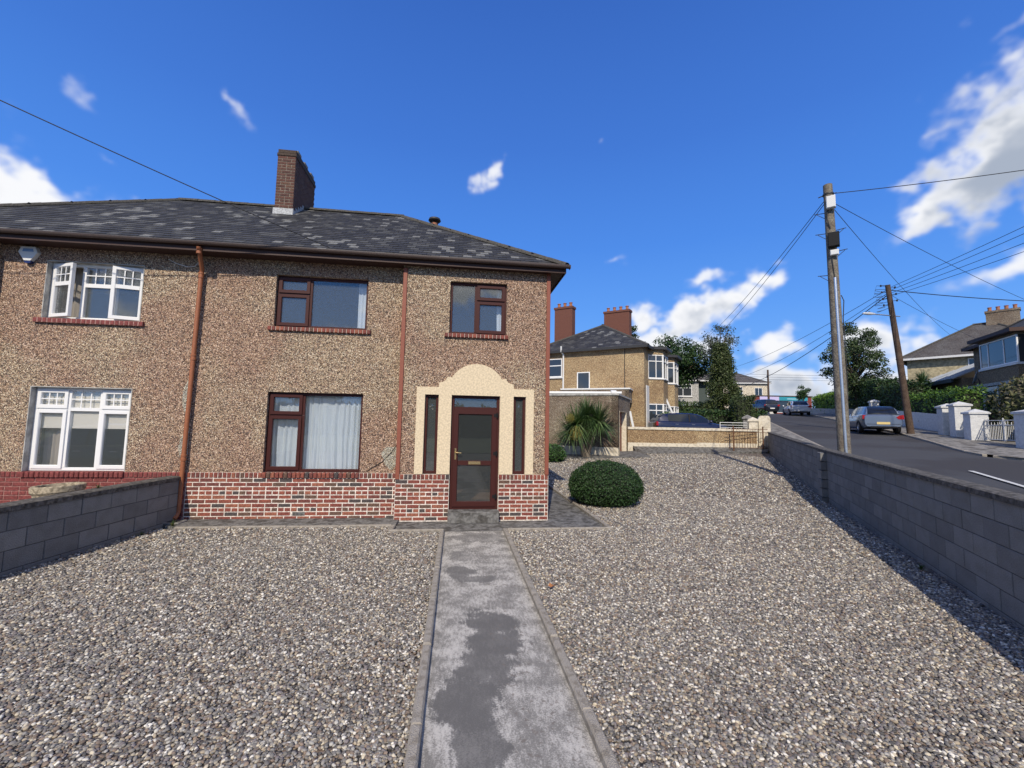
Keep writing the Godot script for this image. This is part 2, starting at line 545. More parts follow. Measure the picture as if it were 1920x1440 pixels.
func make_sky() -> ImageTexture:
	var W := 2048
	var H := 1024
	# [azimuth from -z towards +x, elevation, half width, half height (degrees), turn, strength, thickness]
	var blobs := [
		[58.5, 23.2, 6.5, 4.2, 0.5, 1.6, 1.3], [52.3, 20.6, 3.8, 1.6, 0.5, 1.25, 0.8], [55.5, 21.8, 4.5, 2.3, 0.5, 1.5, 1.25], [64.0, 25.0, 9.0, 6.5, 0.2, 1.6, 1.3], [57.5, 28.2, 3.0, 1.2, 0.7, 0.8, 0.5],
		[58.0, 32.5, 2.6, 0.7, 0.6, 0.62, 0.2], [56.5, 14.2, 3.6, 1.1, 0.2, 0.95, 0.6], [61.0, 15.5, 5.0, 1.6, 0.2, 1.0, 0.7],
		[-45.0, 19.0, 8.0, 3.0, -0.36, 1.6, 0.55], [-53.0, 21.5, 8.0, 4.0, -0.3, 1.6, 0.6], [-38.0, 17.9, 5.0, 1.3, -0.2, 1.3, 0.4], [-34.5, 20.9, 1.1, 0.45, 0.0, 0.75, 0.2], [-37.2, 23.4, 1.0, 0.5, 0.0, 0.62, 0.15],
		[1.7, 29.4, 1.5, 1.1, 0.5, 0.8, 0.2], [4.6, 31.2, 1.3, 1.2, 0.3, 0.95, 0.3], [3.0, 30.0, 1.7, 1.2, 0.7, 0.75, 0.2],
		[-40.0, 28.2, 1.3, 1.0, -1.0, 0.58, 0.1], [-27.6, 32.4, 2.8, 0.5, -0.75, 0.6, 0.1], [18.2, 34.0, 0.8, 0.4, 0.0, 0.55, 0.1], [20.6, 20.6, 1.5, 0.5, 0.1, 0.62, 0.1],
		[24.0, 13.2, 3.5, 2.0, 0.1, 0.85, 0.4], [29.5, 13.0, 5.0, 2.7, 0.15, 1.25, 0.8], [34.0, 14.6, 3.6, 1.7, 0.35, 1.05, 0.6], [38.0, 16.8, 2.6, 1.3, 0.3, 0.95, 0.4], [31.8, 17.6, 2.4, 0.9, 0.1, 0.9, 0.3], [27.0, 9.5, 6.0, 2.6, 0.0, 1.15, 0.7],
		[38.0, 9.3, 3.4, 2.3, 0.1, 1.15, 0.6], [39.0, 4.6, 6.0, 2.6, 0.0, 1.1, 0.9], [46.8, 8.6, 4.2, 2.6, 0.0, 1.25, 0.8], [50.5, 8.0, 1.6, 1.1, 0.0, 1.05, 0.3], [46.5, 4.8, 6.0, 2.4, 0.0, 1.15, 0.9], [53.0, 3.0, 8.0, 1.6, 0.0, 1.0, 0.7], [16.0, 5.0, 9.0, 3.0, 0.0, 1.0, 0.7],
	]
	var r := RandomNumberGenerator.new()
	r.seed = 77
	for k in 110:                            # unseen cumulus added all round, thickened to whiten the ambient light, mirrored in windows
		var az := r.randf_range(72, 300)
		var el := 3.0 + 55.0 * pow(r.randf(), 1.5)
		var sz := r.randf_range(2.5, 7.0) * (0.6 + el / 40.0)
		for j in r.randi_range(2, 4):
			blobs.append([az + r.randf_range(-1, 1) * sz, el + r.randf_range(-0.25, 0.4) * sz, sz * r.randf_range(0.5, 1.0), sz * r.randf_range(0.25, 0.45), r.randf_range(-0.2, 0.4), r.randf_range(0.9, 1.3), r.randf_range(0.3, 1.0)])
	var rows := []
	var keys := [[-90.0, lin(0.30, 0.36, 0.42)], [0.0, lin(0.36, 0.60, 0.93)], [4.0, lin(0.23, 0.50, 0.98)], [9.0, lin(0.165, 0.42, 0.96)], [14.0, lin(0.120, 0.352, 0.92)], [22.0, lin(0.080, 0.268, 0.82)], [33.0, lin(0.058, 0.196, 0.67)], [46.0, lin(0.042, 0.145, 0.54)], [90.0, lin(0.03, 0.10, 0.41)]]
	for j in H:
		var el := 90.0 - 180.0 * (j + 0.5) / H
		var q := lin(0, 0, 0)
		for k in keys.size() - 1:
			if el >= keys[k][0]:
				q = keys[k][1].lerp(keys[k + 1][1], clampf((el - keys[k][0]) / (keys[k + 1][0] - keys[k][0]), 0, 1))
		rows.append(q)
	var near := []                            # which blobs can reach a column of 4 degrees
	for k in 90:
		var l := []
		for b in blobs:
			var d: float = absf(fposmod(k * 4.0 + 2.0 - b[0] + 180.0, 360.0) - 180.0)
			if d < (b[2] + b[3]) * 1.9 / maxf(cos(deg_to_rad(b[1])), 0.3) + 3.0:
				l.append(b)
		near.append(l)
	var f := FastNoiseLite.new()
	f.seed = 4
	f.noise_type = FastNoiseLite.TYPE_SIMPLEX_SMOOTH
	f.frequency = 1.0
	f.fractal_octaves = 6
	f.fractal_gain = 0.55
	var f2 := FastNoiseLite.new()
	f2.seed = 41
	f2.noise_type = FastNoiseLite.TYPE_SIMPLEX_SMOOTH
	f2.frequency = 1.0
	f2.fractal_octaves = 4
	var px := PackedFloat32Array()
	px.resize(W * H * 3)
	for j in H:
		var el := 90.0 - 180.0 * (j + 0.5) / H
		var base: Color = rows[j]
		var ce := cos(deg_to_rad(el))
		var se := sin(deg_to_rad(el))
		for i in W:
			var o := (j * W + i) * 3
			var cr := base.r
			var cg := base.g
			var cb := base.b
			if el > 0.0 and el < 75.0:
				var az := 360.0 * (i + 0.5) / W
				var dens := 0.0
				var thick := 0.0
				var low := 0.0
				var lst: Array = near[int(az / 4.0)]
				var d := Vector3(sin(deg_to_rad(az)) * ce, se * 1.25, -cos(deg_to_rad(az)) * ce)
				var wx := 0.0
				var wy := 0.0
				if lst:
					wx = f2.get_noise_3dv(d * 16.0)
					wy = f2.get_noise_3dv(d * 16.0 + Vector3(9, 4, 2))
				for b in lst:
					var x: float = (fposmod(az - b[0] + 180.0, 360.0) - 180.0) * ce + wx * (0.6 + b[3] * 0.8)
					var y: float = el - b[1] + wy * (0.5 + b[3] * 0.6)
					var ct := cos(b[4])
					var st := sin(b[4])
					var u: float = (x * ct + y * st) / b[2]
					var v: float = (-x * st + y * ct) / b[3]
					var q: float = u * u + v * v
					if q < 4.0:
						var g: float = b[5] * exp(-q)
						if g > dens:
							low = -v
						dens = maxf(dens, g)
						thick = maxf(thick, b[6] * exp(-q * 0.45))
				if dens > 0.03:
					var nz := f.get_noise_3dv(d * 11.0)
					var n2 := f2.get_noise_3dv(d * 26.0 + Vector3(3, 0, 0))
					var dd := dens + (nz * 0.75 + n2 * 0.22) * (1.0 - 0.5 * clampf(thick, 0.0, 1.0))
					var al := smoothstep(0.28, 1.05, dd) * clampf(dens * 1.5, 0.0, 1.0) * clampf(0.55 + thick * 1.2, 0.0, 1.0)
					var g := clampf(smoothstep(0.55, 1.35, thick + nz * 0.5 + low * 0.28), 0, 1)
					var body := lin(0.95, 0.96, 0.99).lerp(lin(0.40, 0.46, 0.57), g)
					cr = lerpf(cr, body.r, al)
					cg = lerpf(cg, body.g, al)
					cb = lerpf(cb, body.b, al)
			px[o] = cr
			px[o + 1] = cg
			px[o + 2] = cb
	return ImageTexture.create_from_image(Image.create_from_data(W, H, false, Image.FORMAT_RGBF, px.to_byte_array()))


func set_stage() -> void:
	var cam := Camera3D.new()
	cam.name = "camera"
	cam.fov = 82.58
	cam.near = 0.05
	cam.far = 1500.0
	var yaw := deg_to_rad(7.13)
	var pitch := deg_to_rad(5.0)
	var roll := deg_to_rad(1.08)
	var fw := Vector3(sin(yaw) * cos(pitch), sin(pitch), -cos(yaw) * cos(pitch))
	var rt := Vector3(cos(yaw), 0, sin(yaw))
	var up := rt.cross(fw)
	cam.transform = Transform3D(Basis(rt * cos(roll) + up * sin(roll), up * cos(roll) - rt * sin(roll), -fw), EYE)
	add_child(cam)
	cam.current = true
	var env := Environment.new()
	env.background_mode = Environment.BG_SKY
	var sm := PanoramaSkyMaterial.new()
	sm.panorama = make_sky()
	env.sky = Sky.new()
	env.sky.sky_material = sm
	env.tonemap_mode = Environment.TONE_MAPPER_LINEAR
	env.tonemap_exposure = 1.0
	env.sdfgi_enabled = true
	env.ssao_enabled = true
	env.ssil_enabled = true
	var we := WorldEnvironment.new()
	we.name = "world"
	we.environment = env
	add_child(we)
	var sun := DirectionalLight3D.new()
	sun.name = "sun"
	sun.light_energy = 1.3
	sun.light_color = Color(1.0, 0.955, 0.88)
	sun.light_angular_distance = 0.5
	sun.shadow_enabled = true
	var el := deg_to_rad(38.5)
	var az := deg_to_rad(14.0)
	var dir := Vector3(sin(az) * cos(el), -sin(el), -cos(az) * cos(el))
	sun.transform = Transform3D(Basis.looking_at(dir, Vector3.UP), Vector3(0, 30, 0))
	add_child(sun)


# ---------------------------------------------------------------- walls with openings

# a wall in the x-y plane, front face at z1 and back at z0, holes are Rect2 in x, y; only what is seen of it
func wall_mesh(x0: float, x1: float, y0: float, y1: float, z0: float, z1: float, holes: Array) -> MB:
	var b := MB.new()
	var xs := [x0, x1]
	var ys := [y0, y1]
	for h in holes:
		xs.append_array([clampf(h.position.x, x0, x1), clampf(h.end.x, x0, x1)])
		ys.append_array([clampf(h.position.y, y0, y1), clampf(h.end.y, y0, y1)])
	xs.sort()
	ys.sort()
	for i in xs.size() - 1:
		for j in ys.size() - 1:
			if xs[i + 1] - xs[i] < 1e-5 or ys[j + 1] - ys[j] < 1e-5:
				continue
			var mid := Vector2((xs[i] + xs[i + 1]) / 2, (ys[j] + ys[j + 1]) / 2)
			var open := false
			for h in holes:
				open = open or h.has_point(mid)
			if open:
				continue
			for zz in [[z1, 1.0], [z0, -1.0]]:
				b.quad(Vector3(xs[i], ys[j], zz[0]), Vector3(xs[i + 1], ys[j], zz[0]), Vector3(xs[i + 1], ys[j + 1], zz[0]), Vector3(xs[i], ys[j + 1], zz[0]), Vector3(0, 0, zz[1]))
	for h in holes:
		var a := Vector2(maxf(h.position.x, x0), maxf(h.position.y, y0))
		var e := Vector2(minf(h.end.x, x1), minf(h.end.y, y1))
		if e.y <= a.y or e.x <= a.x:
			continue
		b.quad(Vector3(a.x, a.y, z0), Vector3(a.x, e.y, z0), Vector3(a.x, e.y, z1), Vector3(a.x, a.y, z1), Vector3(1, 0, 0))
		b.quad(Vector3(e.x, a.y, z0), Vector3(e.x, e.y, z0), Vector3(e.x, e.y, z1), Vector3(e.x, a.y, z1), Vector3(-1, 0, 0))
		if e.y < y1 - 1e-4:
			b.quad(Vector3(a.x, e.y, z0), Vector3(e.x, e.y, z0), Vector3(e.x, e.y, z1), Vector3(a.x, e.y, z1), Vector3(0, -1, 0))
		if a.y > y0 + 1e-4:
			b.quad(Vector3(a.x, a.y, z0), Vector3(e.x, a.y, z0), Vector3(e.x, a.y, z1), Vector3(a.x, a.y, z1), Vector3(0, 1, 0))
	b.quad(Vector3(x0, y0, z0), Vector3(x0, y1, z0), Vector3(x0, y1, z1), Vector3(x0, y0, z1), Vector3(-1, 0, 0))
	b.quad(Vector3(x1, y0, z0), Vector3(x1, y1, z0), Vector3(x1, y1, z1), Vector3(x1, y0, z1), Vector3(1, 0, 0))
	b.quad(Vector3(x0, y1, z0), Vector3(x1, y1, z0), Vector3(x1, y1, z1), Vector3(x0, y1, z1), Vector3(0, 1, 0))
	return b


# four bars round a rectangle
func ring(b: MB, x0: float, x1: float, y0: float, y1: float, z0: float, z1: float, t: float, ch := 0.008) -> void:
	# mitred and with a sloping inner edge, as plastic sections have
	var o := [Vector2(x0, y0), Vector2(x1, y0), Vector2(x1, y1), Vector2(x0, y1)]
	var i := [Vector2(x0 + t, y0 + t), Vector2(x1 - t, y0 + t), Vector2(x1 - t, y1 - t), Vector2(x0 + t, y1 - t)]
	var f := [Vector2(x0 + t - ch, y0 + t - ch), Vector2(x1 - t + ch, y0 + t - ch), Vector2(x1 - t + ch, y1 - t + ch), Vector2(x0 + t - ch, y1 - t + ch)]
	for k in 4:
		var j := (k + 1) % 4
		var inn: Vector2 = (i[k] + i[j]) / 2.0
		var mid := Vector2((x0 + x1) / 2, (y0 + y1) / 2)
		var dir := Vector3(mid.x - inn.x, mid.y - inn.y, 0).normalized()
		if k % 2 == 0:
			dir = Vector3(0, signf(mid.y - inn.y), 0)
		else:
			dir = Vector3(signf(mid.x - inn.x), 0, 0)
		b.quad(_p(o[k], z1), _p(o[j], z1), _p(f[j], z1), _p(f[k], z1), Vector3(0, 0, 1))
		b.quad(_p(f[k], z1), _p(f[j], z1), _p(i[j], z1 - ch * 1.5), _p(i[k], z1 - ch * 1.5), Vector3(0, 0, 1) + dir)
		b.quad(_p(i[k], z1 - ch * 1.5), _p(i[j], z1 - ch * 1.5), _p(i[j], z0), _p(i[k], z0), dir)
		b.quad(_p(o[k], z1), _p(o[j], z1), _p(o[j], z0), _p(o[k], z0), -dir)
		b.quad(_p(o[k], z0), _p(o[j], z0), _p(i[j], z0), _p(i[k], z0), Vector3(0, 0, -1))


func _p(q: Vector2, z: float) -> Vector3:
	return Vector3(q.x, q.y, z)


# double glazing: two sheets of glass, each with two faces
func pane(b: MB, x0: float, x1: float, y0: float, y1: float, z: float, single := false) -> void:
	for zz in ([[z, 1.0], [z - 0.004, -1.0]] if single else [[z, 1.0], [z - 0.004, -1.0], [z - 0.020, 1.0], [z - 0.024, -1.0]]):
		b.quad(Vector3(x0, y0, zz[0]), Vector3(x1, y0, zz[0]), Vector3(x1, y1, zz[0]), Vector3(x0, y1, zz[0]), Vector3(0, 0, zz[1]))


# lights: [x0, x1, y0, y1 (shares of the opening), sash?, bars across, bars up, swing in degrees, hinge side]
func window(parent: Node, x0: float, x1: float, y0: float, y1: float, z: float, m: Material, lights: Array, label := "") -> Node3D:
	var w := part(parent, "window")
	if label:
		w.set_meta("label", label)
	var b := MB.new()
	ring(b, x0, x1, y0, y1, z - 0.07, z, 0.05)
	obj(b, "frame", m, w)
	var mull := MB.new()
	var any := false
	var W := x1 - x0
	var H := y1 - y0
	for l in lights:
		var a0: float = x0 + W * l[0]
		var a1: float = x0 + W * l[1]
		var b0: float = y0 + H * l[2]
		var b1: float = y0 + H * l[3]
		if l[1] < 0.999:
			mull.box(Vector3(a1 - 0.03, maxf(b0, y0 + 0.05) + 0.001, z - 0.066), Vector3(a1 + 0.03, minf(b1, y1 - 0.05) - 0.001, z - 0.004))
			any = true
		if l[2] > 0.001:
			mull.box(Vector3(maxf(a0 + 0.031, x0 + 0.051), b0 - 0.03, z - 0.065), Vector3(minf(a1 - 0.031, x1 - 0.051), b0 + 0.03, z - 0.005))
	if any:
		obj(mull, "mullion", m, w)
	for l in lights:
		var a0: float = x0 + W * l[0] + (0.05 if l[0] < 0.001 else 0.03)
		var a1: float = x0 + W * l[1] - (0.05 if l[1] > 0.999 else 0.03)
		var b0: float = y0 + H * l[2] + (0.05 if l[2] < 0.001 else 0.03)
		var b1: float = y0 + H * l[3] - (0.05 if l[3] > 0.999 else 0.03)
		var g := MB.new()
		var holder: Node3D = w
		var t := Transform3D()
		if l[4]:
			var s := MB.new()
			var ox := 0.0
			if l[7] != 0.0:
				ox = a0 if l[8] < 0 else a1
				t = Transform3D(Basis(Vector3.UP, deg_to_rad(l[7])), Vector3(ox, 0, z))
				ring(s, a0 - ox - 0.018, a1 - ox + 0.018, b0 - 0.018, b1 + 0.018, -0.03, 0.022, 0.062)
				pane(g, a0 - ox + 0.042, a1 - ox - 0.042, b0 + 0.042, b1 - 0.042, 0.0)
			else:
				ring(s, a0 - 0.016, a1 + 0.016, b0 - 0.016, b1 + 0.016, z - 0.03, z + 0.02, 0.062)
				pane(g, a0 + 0.044, a1 - 0.044, b0 + 0.044, b1 - 0.044, z - 0.004)
			obj(s, "sash", m, holder, t)
			_bars(holder, t, l, a0 - (t.origin.x) + 0.044, a1 - t.origin.x - 0.044, b0 + 0.044, b1 - 0.044, 0.004 if l[7] != 0.0 else z, m)
		else:
			pane(g, a0 - 0.004, a1 + 0.004, b0 - 0.004, b1 + 0.004, z - 0.022)
			_bars(holder, t, l, a0, a1, b0, b1, z - 0.017, m)
		obj(g, "pane", M.glass, holder, t)
	return w


func _bars(w: Node3D, t: Transform3D, l: Array, a0: float, a1: float, b0: float, b1: float, z: float, m: Material) -> void:
	if l[5] == 0 and l[6] == 0:
		return
	var y0 := b0
	if l.size() > 9:                         # bars only in the top share; a rail closes them off
		y0 = lerpf(b0, b1, l[9])
		var rail := MB.new()
		rail.box(Vector3(a0, y0 - 0.035, z - 0.012), Vector3(a1, y0 + 0.035, z + 0.014))
		obj(rail, "rail", m, w, t)
		y0 += 0.035
	for k in range(1, int(l[5]) + 1):
		var x := lerpf(a0, a1, k / (l[5] + 1.0))
		var s := MB.new()
		s.box(Vector3(x - 0.009, y0, z), Vector3(x + 0.009, b1, z + 0.008))
		obj(s, "glazing_bar", m, w, t)
	for k in range(1, int(l[6]) + 1):
		var y := lerpf(y0, b1, k / (l[6] + 1.0))
		var s := MB.new()
		s.box(Vector3(a0, y - 0.009, z + 0.001), Vector3(a1, y + 0.009, z + 0.0095))
		obj(s, "glazing_bar", m, w, t)


func brick_mesh(w: float, h: float, d: float, ch := 0.006) -> ArrayMesh:
	var key := "brick%.4f_%.4f_%.4f" % [w, h, d]
	if not T.has(key):
		var b := MB.new()
		b.cbox(Vector3(w, h, d), ch)
		T[key] = b.build()
	return T[key]


# courses of brick on the plane z: three rows of stretchers, one of headers; returns pieces
func brick_rows(list: Array, x0: float, x1: float, top: float, rows: int, z: float, mats: Array, sd: int, weights: Array) -> void:
	var r := RandomNumberGenerator.new()
	r.seed = sd
	for k in rows:
		var head := k % 4 == 3
		var L := 0.1125 if head else 0.225
		var y := top - 0.075 * k - 0.0375
		var x := x0 - (L * 0.5 if k % 2 == 1 else 0.0) - (0.056 if head else 0.0)
		while x < x1 - 0.02:
			var a := maxf(x, x0) + 0.006
			var e := minf(x + L, x1) - 0.006
			x += L
			if e - a < 0.03:
				continue
			var wd := snappedf(e - a, 0.0025)
			list.append([Transform3D(Basis(), Vector3((a + e) / 2, y + r.randf_range(-0.001, 0.001), z - 0.03 + r.randf_range(-0.002, 0.002))), brick_mesh(wd, 0.0635, 0.06), mats[_pick(r, weights)]])


func _pick(r: RandomNumberGenerator, weights: Array) -> int:
	var t := 0.0
	for w in weights:
		t += w
	var k := r.randf() * t
	for i in weights.size():
		k -= weights[i]
		if k <= 0.0:
			return i
	return weights.size() - 1


# bricks on edge, side by side
func soldier_row(list: Array, x0: float, x1: float, y0: float, y1: float, z: float, mats: Array, sd: int, weights: Array, depth := 0.06) -> void:
	var r := RandomNumberGenerator.new()
	r.seed = sd
	var cnt := int(round((x1 - x0) / 0.076))
	var st := (x1 - x0) / cnt
	for k in cnt:
		list.append([Transform3D(Basis(), Vector3(x0 + st * (k + 0.5), (y0 + y1) / 2, z - depth / 2 + r.randf_range(-0.002, 0.002))), brick_mesh(snappedf(st - 0.011, 0.001), snappedf(y1 - y0 - 0.01, 0.001), depth, 0.009), mats[_pick(r, weights)]])


# gathered cloth hanging in folds, in the x-y plane
func cloth(x0: float, x1: float, y0: float, y1: float, z: float, folds: float, depth: float, sd: int) -> MB:
	var b := MB.new()
	var N := int((x1 - x0) / 0.018) + 2
	var f := FastNoiseLite.new()
	f.seed = sd
	f.frequency = 1.0
	var R := 6
	var pts := []
	var nor := []
	for j in R + 1:
		var row := []
		for i in N + 1:
			var x := lerpf(x0, x1, float(i) / N)
			var y := lerpf(y1, y0, float(j) / R)
			var ph := x * folds + 1.6 * f.get_noise_1d(x * 2.2) + 0.25 * f.get_noise_2d(x * 2, y)
			row.append(Vector3(x + 0.006 * sin(y * 2 + ph), y, z + depth * sin(ph * TAU) * (0.55 + 0.45 * f.get_noise_1d(x * 3.1 + 7)) * (0.6 + 0.4 * j / R)))
		pts.append(row)
	for j in R + 1:
		var row := []
		for i in N + 1:
			var dx: Vector3 = pts[j][mini(i + 1, N)] - pts[j][maxi(i - 1, 0)]
			row.append(Vector3(-dx.z, 0, dx.x).normalized())
		nor.append(row)
	for j in R:
		for i in N:
			b.squad(pts[j][i], pts[j][i + 1], pts[j + 1][i + 1], pts[j + 1][i], nor[j][i], nor[j][i + 1], nor[j + 1][i + 1], nor[j + 1][i])
	return b


# slates on a pitched plane: o is the eave's start, along runs with the eave, up runs up the slope; keep(x, y) says where
func slate_list(o: Vector3, along: Vector3, up: Vector3, length: float, height: float, keep: Callable, sd: int, mats: Array, weights: Array, wd := 0.175, gauge := 0.175) -> Array:
	var r := RandomNumberGenerator.new()
	r.seed = sd
	var f := FastNoiseLite.new()
	f.seed = sd
	f.frequency = 0.35
	var list := []
	var nrm := up.cross(along).normalized()
	if nrm.y < 0:
		nrm = -nrm
	var key := "slate%.3f" % wd
	if not T.has(key):
		var b := MB.new()
		b.box(Vector3(-wd / 2 + 0.003, -0.02, -0.004), Vector3(wd / 2 - 0.003, gauge + 0.055, 0.004))
		T[key] = b.build()
	var k := 0
	var y := 0.0
	while y < height - 0.02:
		var x := -wd * 0.5 * (k % 2)
		while x < length:
			if keep.call(x + wd / 2, y + gauge / 2):
				var tilt := 0.055 + r.randf_range(-0.012, 0.012)
				var zz := (nrm * cos(tilt) + up * sin(tilt)).normalized()
				var yy := (up - zz * up.dot(zz)).normalized()
				var xx := yy.cross(zz)
				var at := o + along * (x + wd / 2 + r.randf_range(-0.003, 0.003)) + up * (y + r.randf_range(-0.006, 0.006)) + nrm * 0.021
				var w := weights.duplicate()
				w[w.size() - 1] *= 0.25 + smoothstep(-0.15, 0.45, f.get_noise_2d(x, y * 1.5)) * 2.4
				list.append([Transform3D(Basis(xx, yy, zz), at), T[key], mats[_pick(r, w)]])
			x += wd
		y += gauge
		k += 1
	return list


# overlapping half-round tiles along a line
func ridge_list(a: Vector3, b: Vector3, r: float, m: Material) -> Array:
	var key := "ridgetile%.3f" % r
	if not T.has(key):
		var q := MB.new()
		var N := 8
		for k in N:
			var t0 := PI * k / N
			var t1 := PI * (k + 1) / N
			var e0 := Vector3(cos(t0), sin(t0) * 0.8, 0)
			var e1 := Vector3(cos(t1), sin(t1) * 0.8, 0)
			q.squad(e0 * r + Vector3(0, 0, 0.24), e1 * r + Vector3(0, 0, 0.24), e1 * r * 0.94 + Vector3(0, 0, -0.235), e0 * r * 0.94 + Vector3(0, 0, -0.235), e0, e1, e1, e0)
			q.quad(e0 * r + Vector3(0, 0, 0.24), e1 * r + Vector3(0, 0, 0.24), e1 * r * 0.8 + Vector3(0, 0, 0.24), e0 * r * 0.8 + Vector3(0, 0, 0.24), Vector3(0, 0, 1))
		T[key] = q.build()
	var list := []
	var d := b - a
	var L := d.length()
	var cnt := int(ceil(L / 0.45))
	var z := -d.normalized()
	var x := Vector3.UP.cross(z).normalized()
	var y := z.cross(x)
	for k in cnt:
		list.append([Transform3D(Basis(x, y, z), a + d * ((k + 0.5) / cnt) + Vector3(0, -0.02, 0)), T[key], m])
	return list


# ---------------------------------------------------------------- the pair of houses

const EAVE_Y := 4.955
const EAVE_Z := 0.36
const EAVE_X := 2.07
const RIDGE_Y := 7.42
const RIDGE_Z := -3.29
const RIDGE_X1 := -1.63
const RIDGE_X0 := -7.23
const PARTY := -4.43
const EAVE_XL := -10.93

func house_main() -> void:
	var h := thing("semi_detached_house", "pebbledashed house with brown windows, red brick base and cream arched door surround", "house")
	var zp := 0.17
	var low := Rect2(-3.48, 0.5, 1.71, 1.845)
	var upw := Rect2(-3.46, 3.575, 1.69, 1.0)
	var pw := Rect2(-0.19, 3.555, 1.11, 1.035)
	var door := Rect2(-0.10, 0.2, 0.925, 2.16)
	var sl := Rect2(-0.60, 0.5, 0.255, 1.863)
	var sr := Rect2(1.09, 0.5, 0.24, 1.863)
	# walls: pebbledash above, the brick base's backing below
	var w := wall_mesh(-4.75, -1.09, 0.866, 4.94, -0.3, 0.0, [low, upw])
	obj(w, "wall", M.dash, h)
	w = wall_mesh(-1.09, 1.79, 0.866, 4.94, -0.13, zp, [pw, door, sl, sr])
	w.quad(Vector3(1.79, 0.866, zp), Vector3(1.79, 4.94, zp), Vector3(1.79, 4.94, -6.9), Vector3(1.79, 0.866, -6.9), Vector3(1, 0, 0))
	w.quad(Vector3(1.5, 0.0, -0.1), Vector3(1.5, 4.94, -0.1), Vector3(1.5, 4.94, -6.9), Vector3(1.5, 0.0, -6.9), Vector3(-1, 0, 0))
	w.box(Vector3(PARTY, 0.0, -7.2), Vector3(1.79, 4.94, -6.9))
	obj(w, "wall", M.dash, h)
	var base := wall_mesh(-4.75, -1.09, 0.0, 0.866, -0.3, 0.009, [])
	obj(base, "base_mortar", M.mortar, h)
	base = wall_mesh(-1.09, -0.10, 0.0, 0.866, -0.13, zp + 0.009, [])
	obj(base, "base_mortar", M.mortar, h)
	base = wall_mesh(0.825, 1.79, 0.0, 0.866, -0.13, zp + 0.009, [])
	base.quad(Vector3(1.794, 0.0, zp), Vector3(1.794, 0.866, zp), Vector3(1.794, 0.866, -6.9), Vector3(1.794, 0.0, -6.9), Vector3(1, 0, 0))
	obj(base, "base_mortar", M.mortar, h)
	var list := []
	var wt := [3.6, 3.8, 2.0, 2.8, 1.7, 2.2]
	brick_rows(list, -4.75, -1.10, 0.765, 10, 0.013, M.bricks, 5, wt)
	brick_rows(list, -1.09, -0.10, 0.765, 10, zp + 0.013, M.bricks, 6, wt)
	brick_rows(list, 0.825, 1.79, 0.765, 10, zp + 0.013, M.bricks, 7, wt)
	var vent_at := Vector3(-2.81, 0.128, 0.02)
	list = list.filter(func(p): return p[0].origin.distance_to(vent_at) > 0.075)
	pieces(h, "brick", list)
	list = []
	soldier_row(list, -4.75, -3.48, 0.765, 0.868, 0.02, M.bricks, 15, wt)
	soldier_row(list, -1.77, -1.10, 0.765, 0.868, 0.02, M.bricks, 16, wt)
	soldier_row(list, -3.48, -1.77, 0.765, 0.872, 0.045, M.bricks, 17, wt, 0.11)
	soldier_row(list, -1.09, -0.10, 0.765, 0.868, zp + 0.02, M.bricks, 18, wt)
	soldier_row(list, 0.825, 1.79, 0.765, 0.868, zp + 0.02, M.bricks, 19, wt)
	pieces(h, "edge_brick", list)
	# the side wall's bricks, turned to face the side path
	var side := []
	brick_rows(side, -0.15, 6.9, 0.765, 10, 0.0, M.bricks, 8, wt)
	var sidet := []
	for p in side:
		sidet.append([Transform3D(Basis(Vector3.UP, PI / 2), Vector3(1.803, 0, 0)) * p[0], p[1], p[2]])
	pieces(part(h, "side_base"), "brick", sidet, 60)
	# air brick and repair patches
	var b := MB.new()
	b.cbox(Vector3(0.215, 0.066, 0.05), 0.006)
	var grille := obj(b, "air_brick", M.concrete, h, Transform3D(Basis(), vent_at + Vector3(0, 0, -0.025)))
	for k in 8:
		for j in 2:
			b = MB.new()
			b.box(Vector3(-0.009, -0.009, -0.004), Vector3(0.009, 0.009, 0.0005))
			obj(b, "vent_hole", M.dark, grille, Transform3D(Basis(), Vector3(-0.084 + 0.024 * k, -0.014 + 0.028 * j, 0.026)))
	for q in [[Vector2(-1.20, 1.17), 0.17, 0.21, 0.0], [Vector2(-4.80, 1.95), 0.0, 0.0, 1.0]]:
		var poly := PackedVector2Array()
		if q[3] == 0.0:
			for k in 22:
				var a := TAU * k / 22.0
				poly.append(q[0] + Vector2(minf(cos(a) * q[1], 0.105), sin(a) * q[2]) * (1.0 + 0.12 * sin(a * 3.0) + 0.07 * sin(a * 7.0)))
			b = MB.new()
			b.prism(poly, -0.005, 0.006)
			obj(b, "repair_patch", M.patch, h)
	b = MB.new()
	b.tube([Vector3(-1.11, 1.40, 0.012), Vector3(-1.2, 1.26, 0.012), Vector3(-1.36, 1.08, 0.012), Vector3(-1.58, 0.94, 0.012), Vector3(-1.64, 0.90, 0.014)], [0.005], 6)
	obj(b, "loose_cable", M.cable, h)
	# cream surround, proud of the wall
	b = MB.new()
	var pts := PackedVector2Array([Vector2(-0.757, 2.36), Vector2(-0.757, 2.505), Vector2(-0.352, 2.505), Vector2(-0.345, 2.595)])
	for k in 6:
		var a := (k + 1) / 6.0 * PI / 2
		pts.append(Vector2(-0.345 + 0.145 * sin(a) * 1.0, 2.70 - 0.105 * cos(a) - 0.0))
	pts.append(Vector2(-0.115, 2.705))
	for k in 19:
		var a := lerpf(PI - 0.50, 0.50, k / 18.0)
		pts.append(Vector2(0.369 + 0.552 * cos(a), 2.418 + 0.552 * sin(a)))
	pts.append(Vector2(0.94, 2.705))
	for k in 6:
		var a := (k + 1) / 6.0 * PI / 2
		pts.append(Vector2(0.94 + 0.145 * (1.0 - cos(a)), 2.70 - 0.105 * sin(a)))
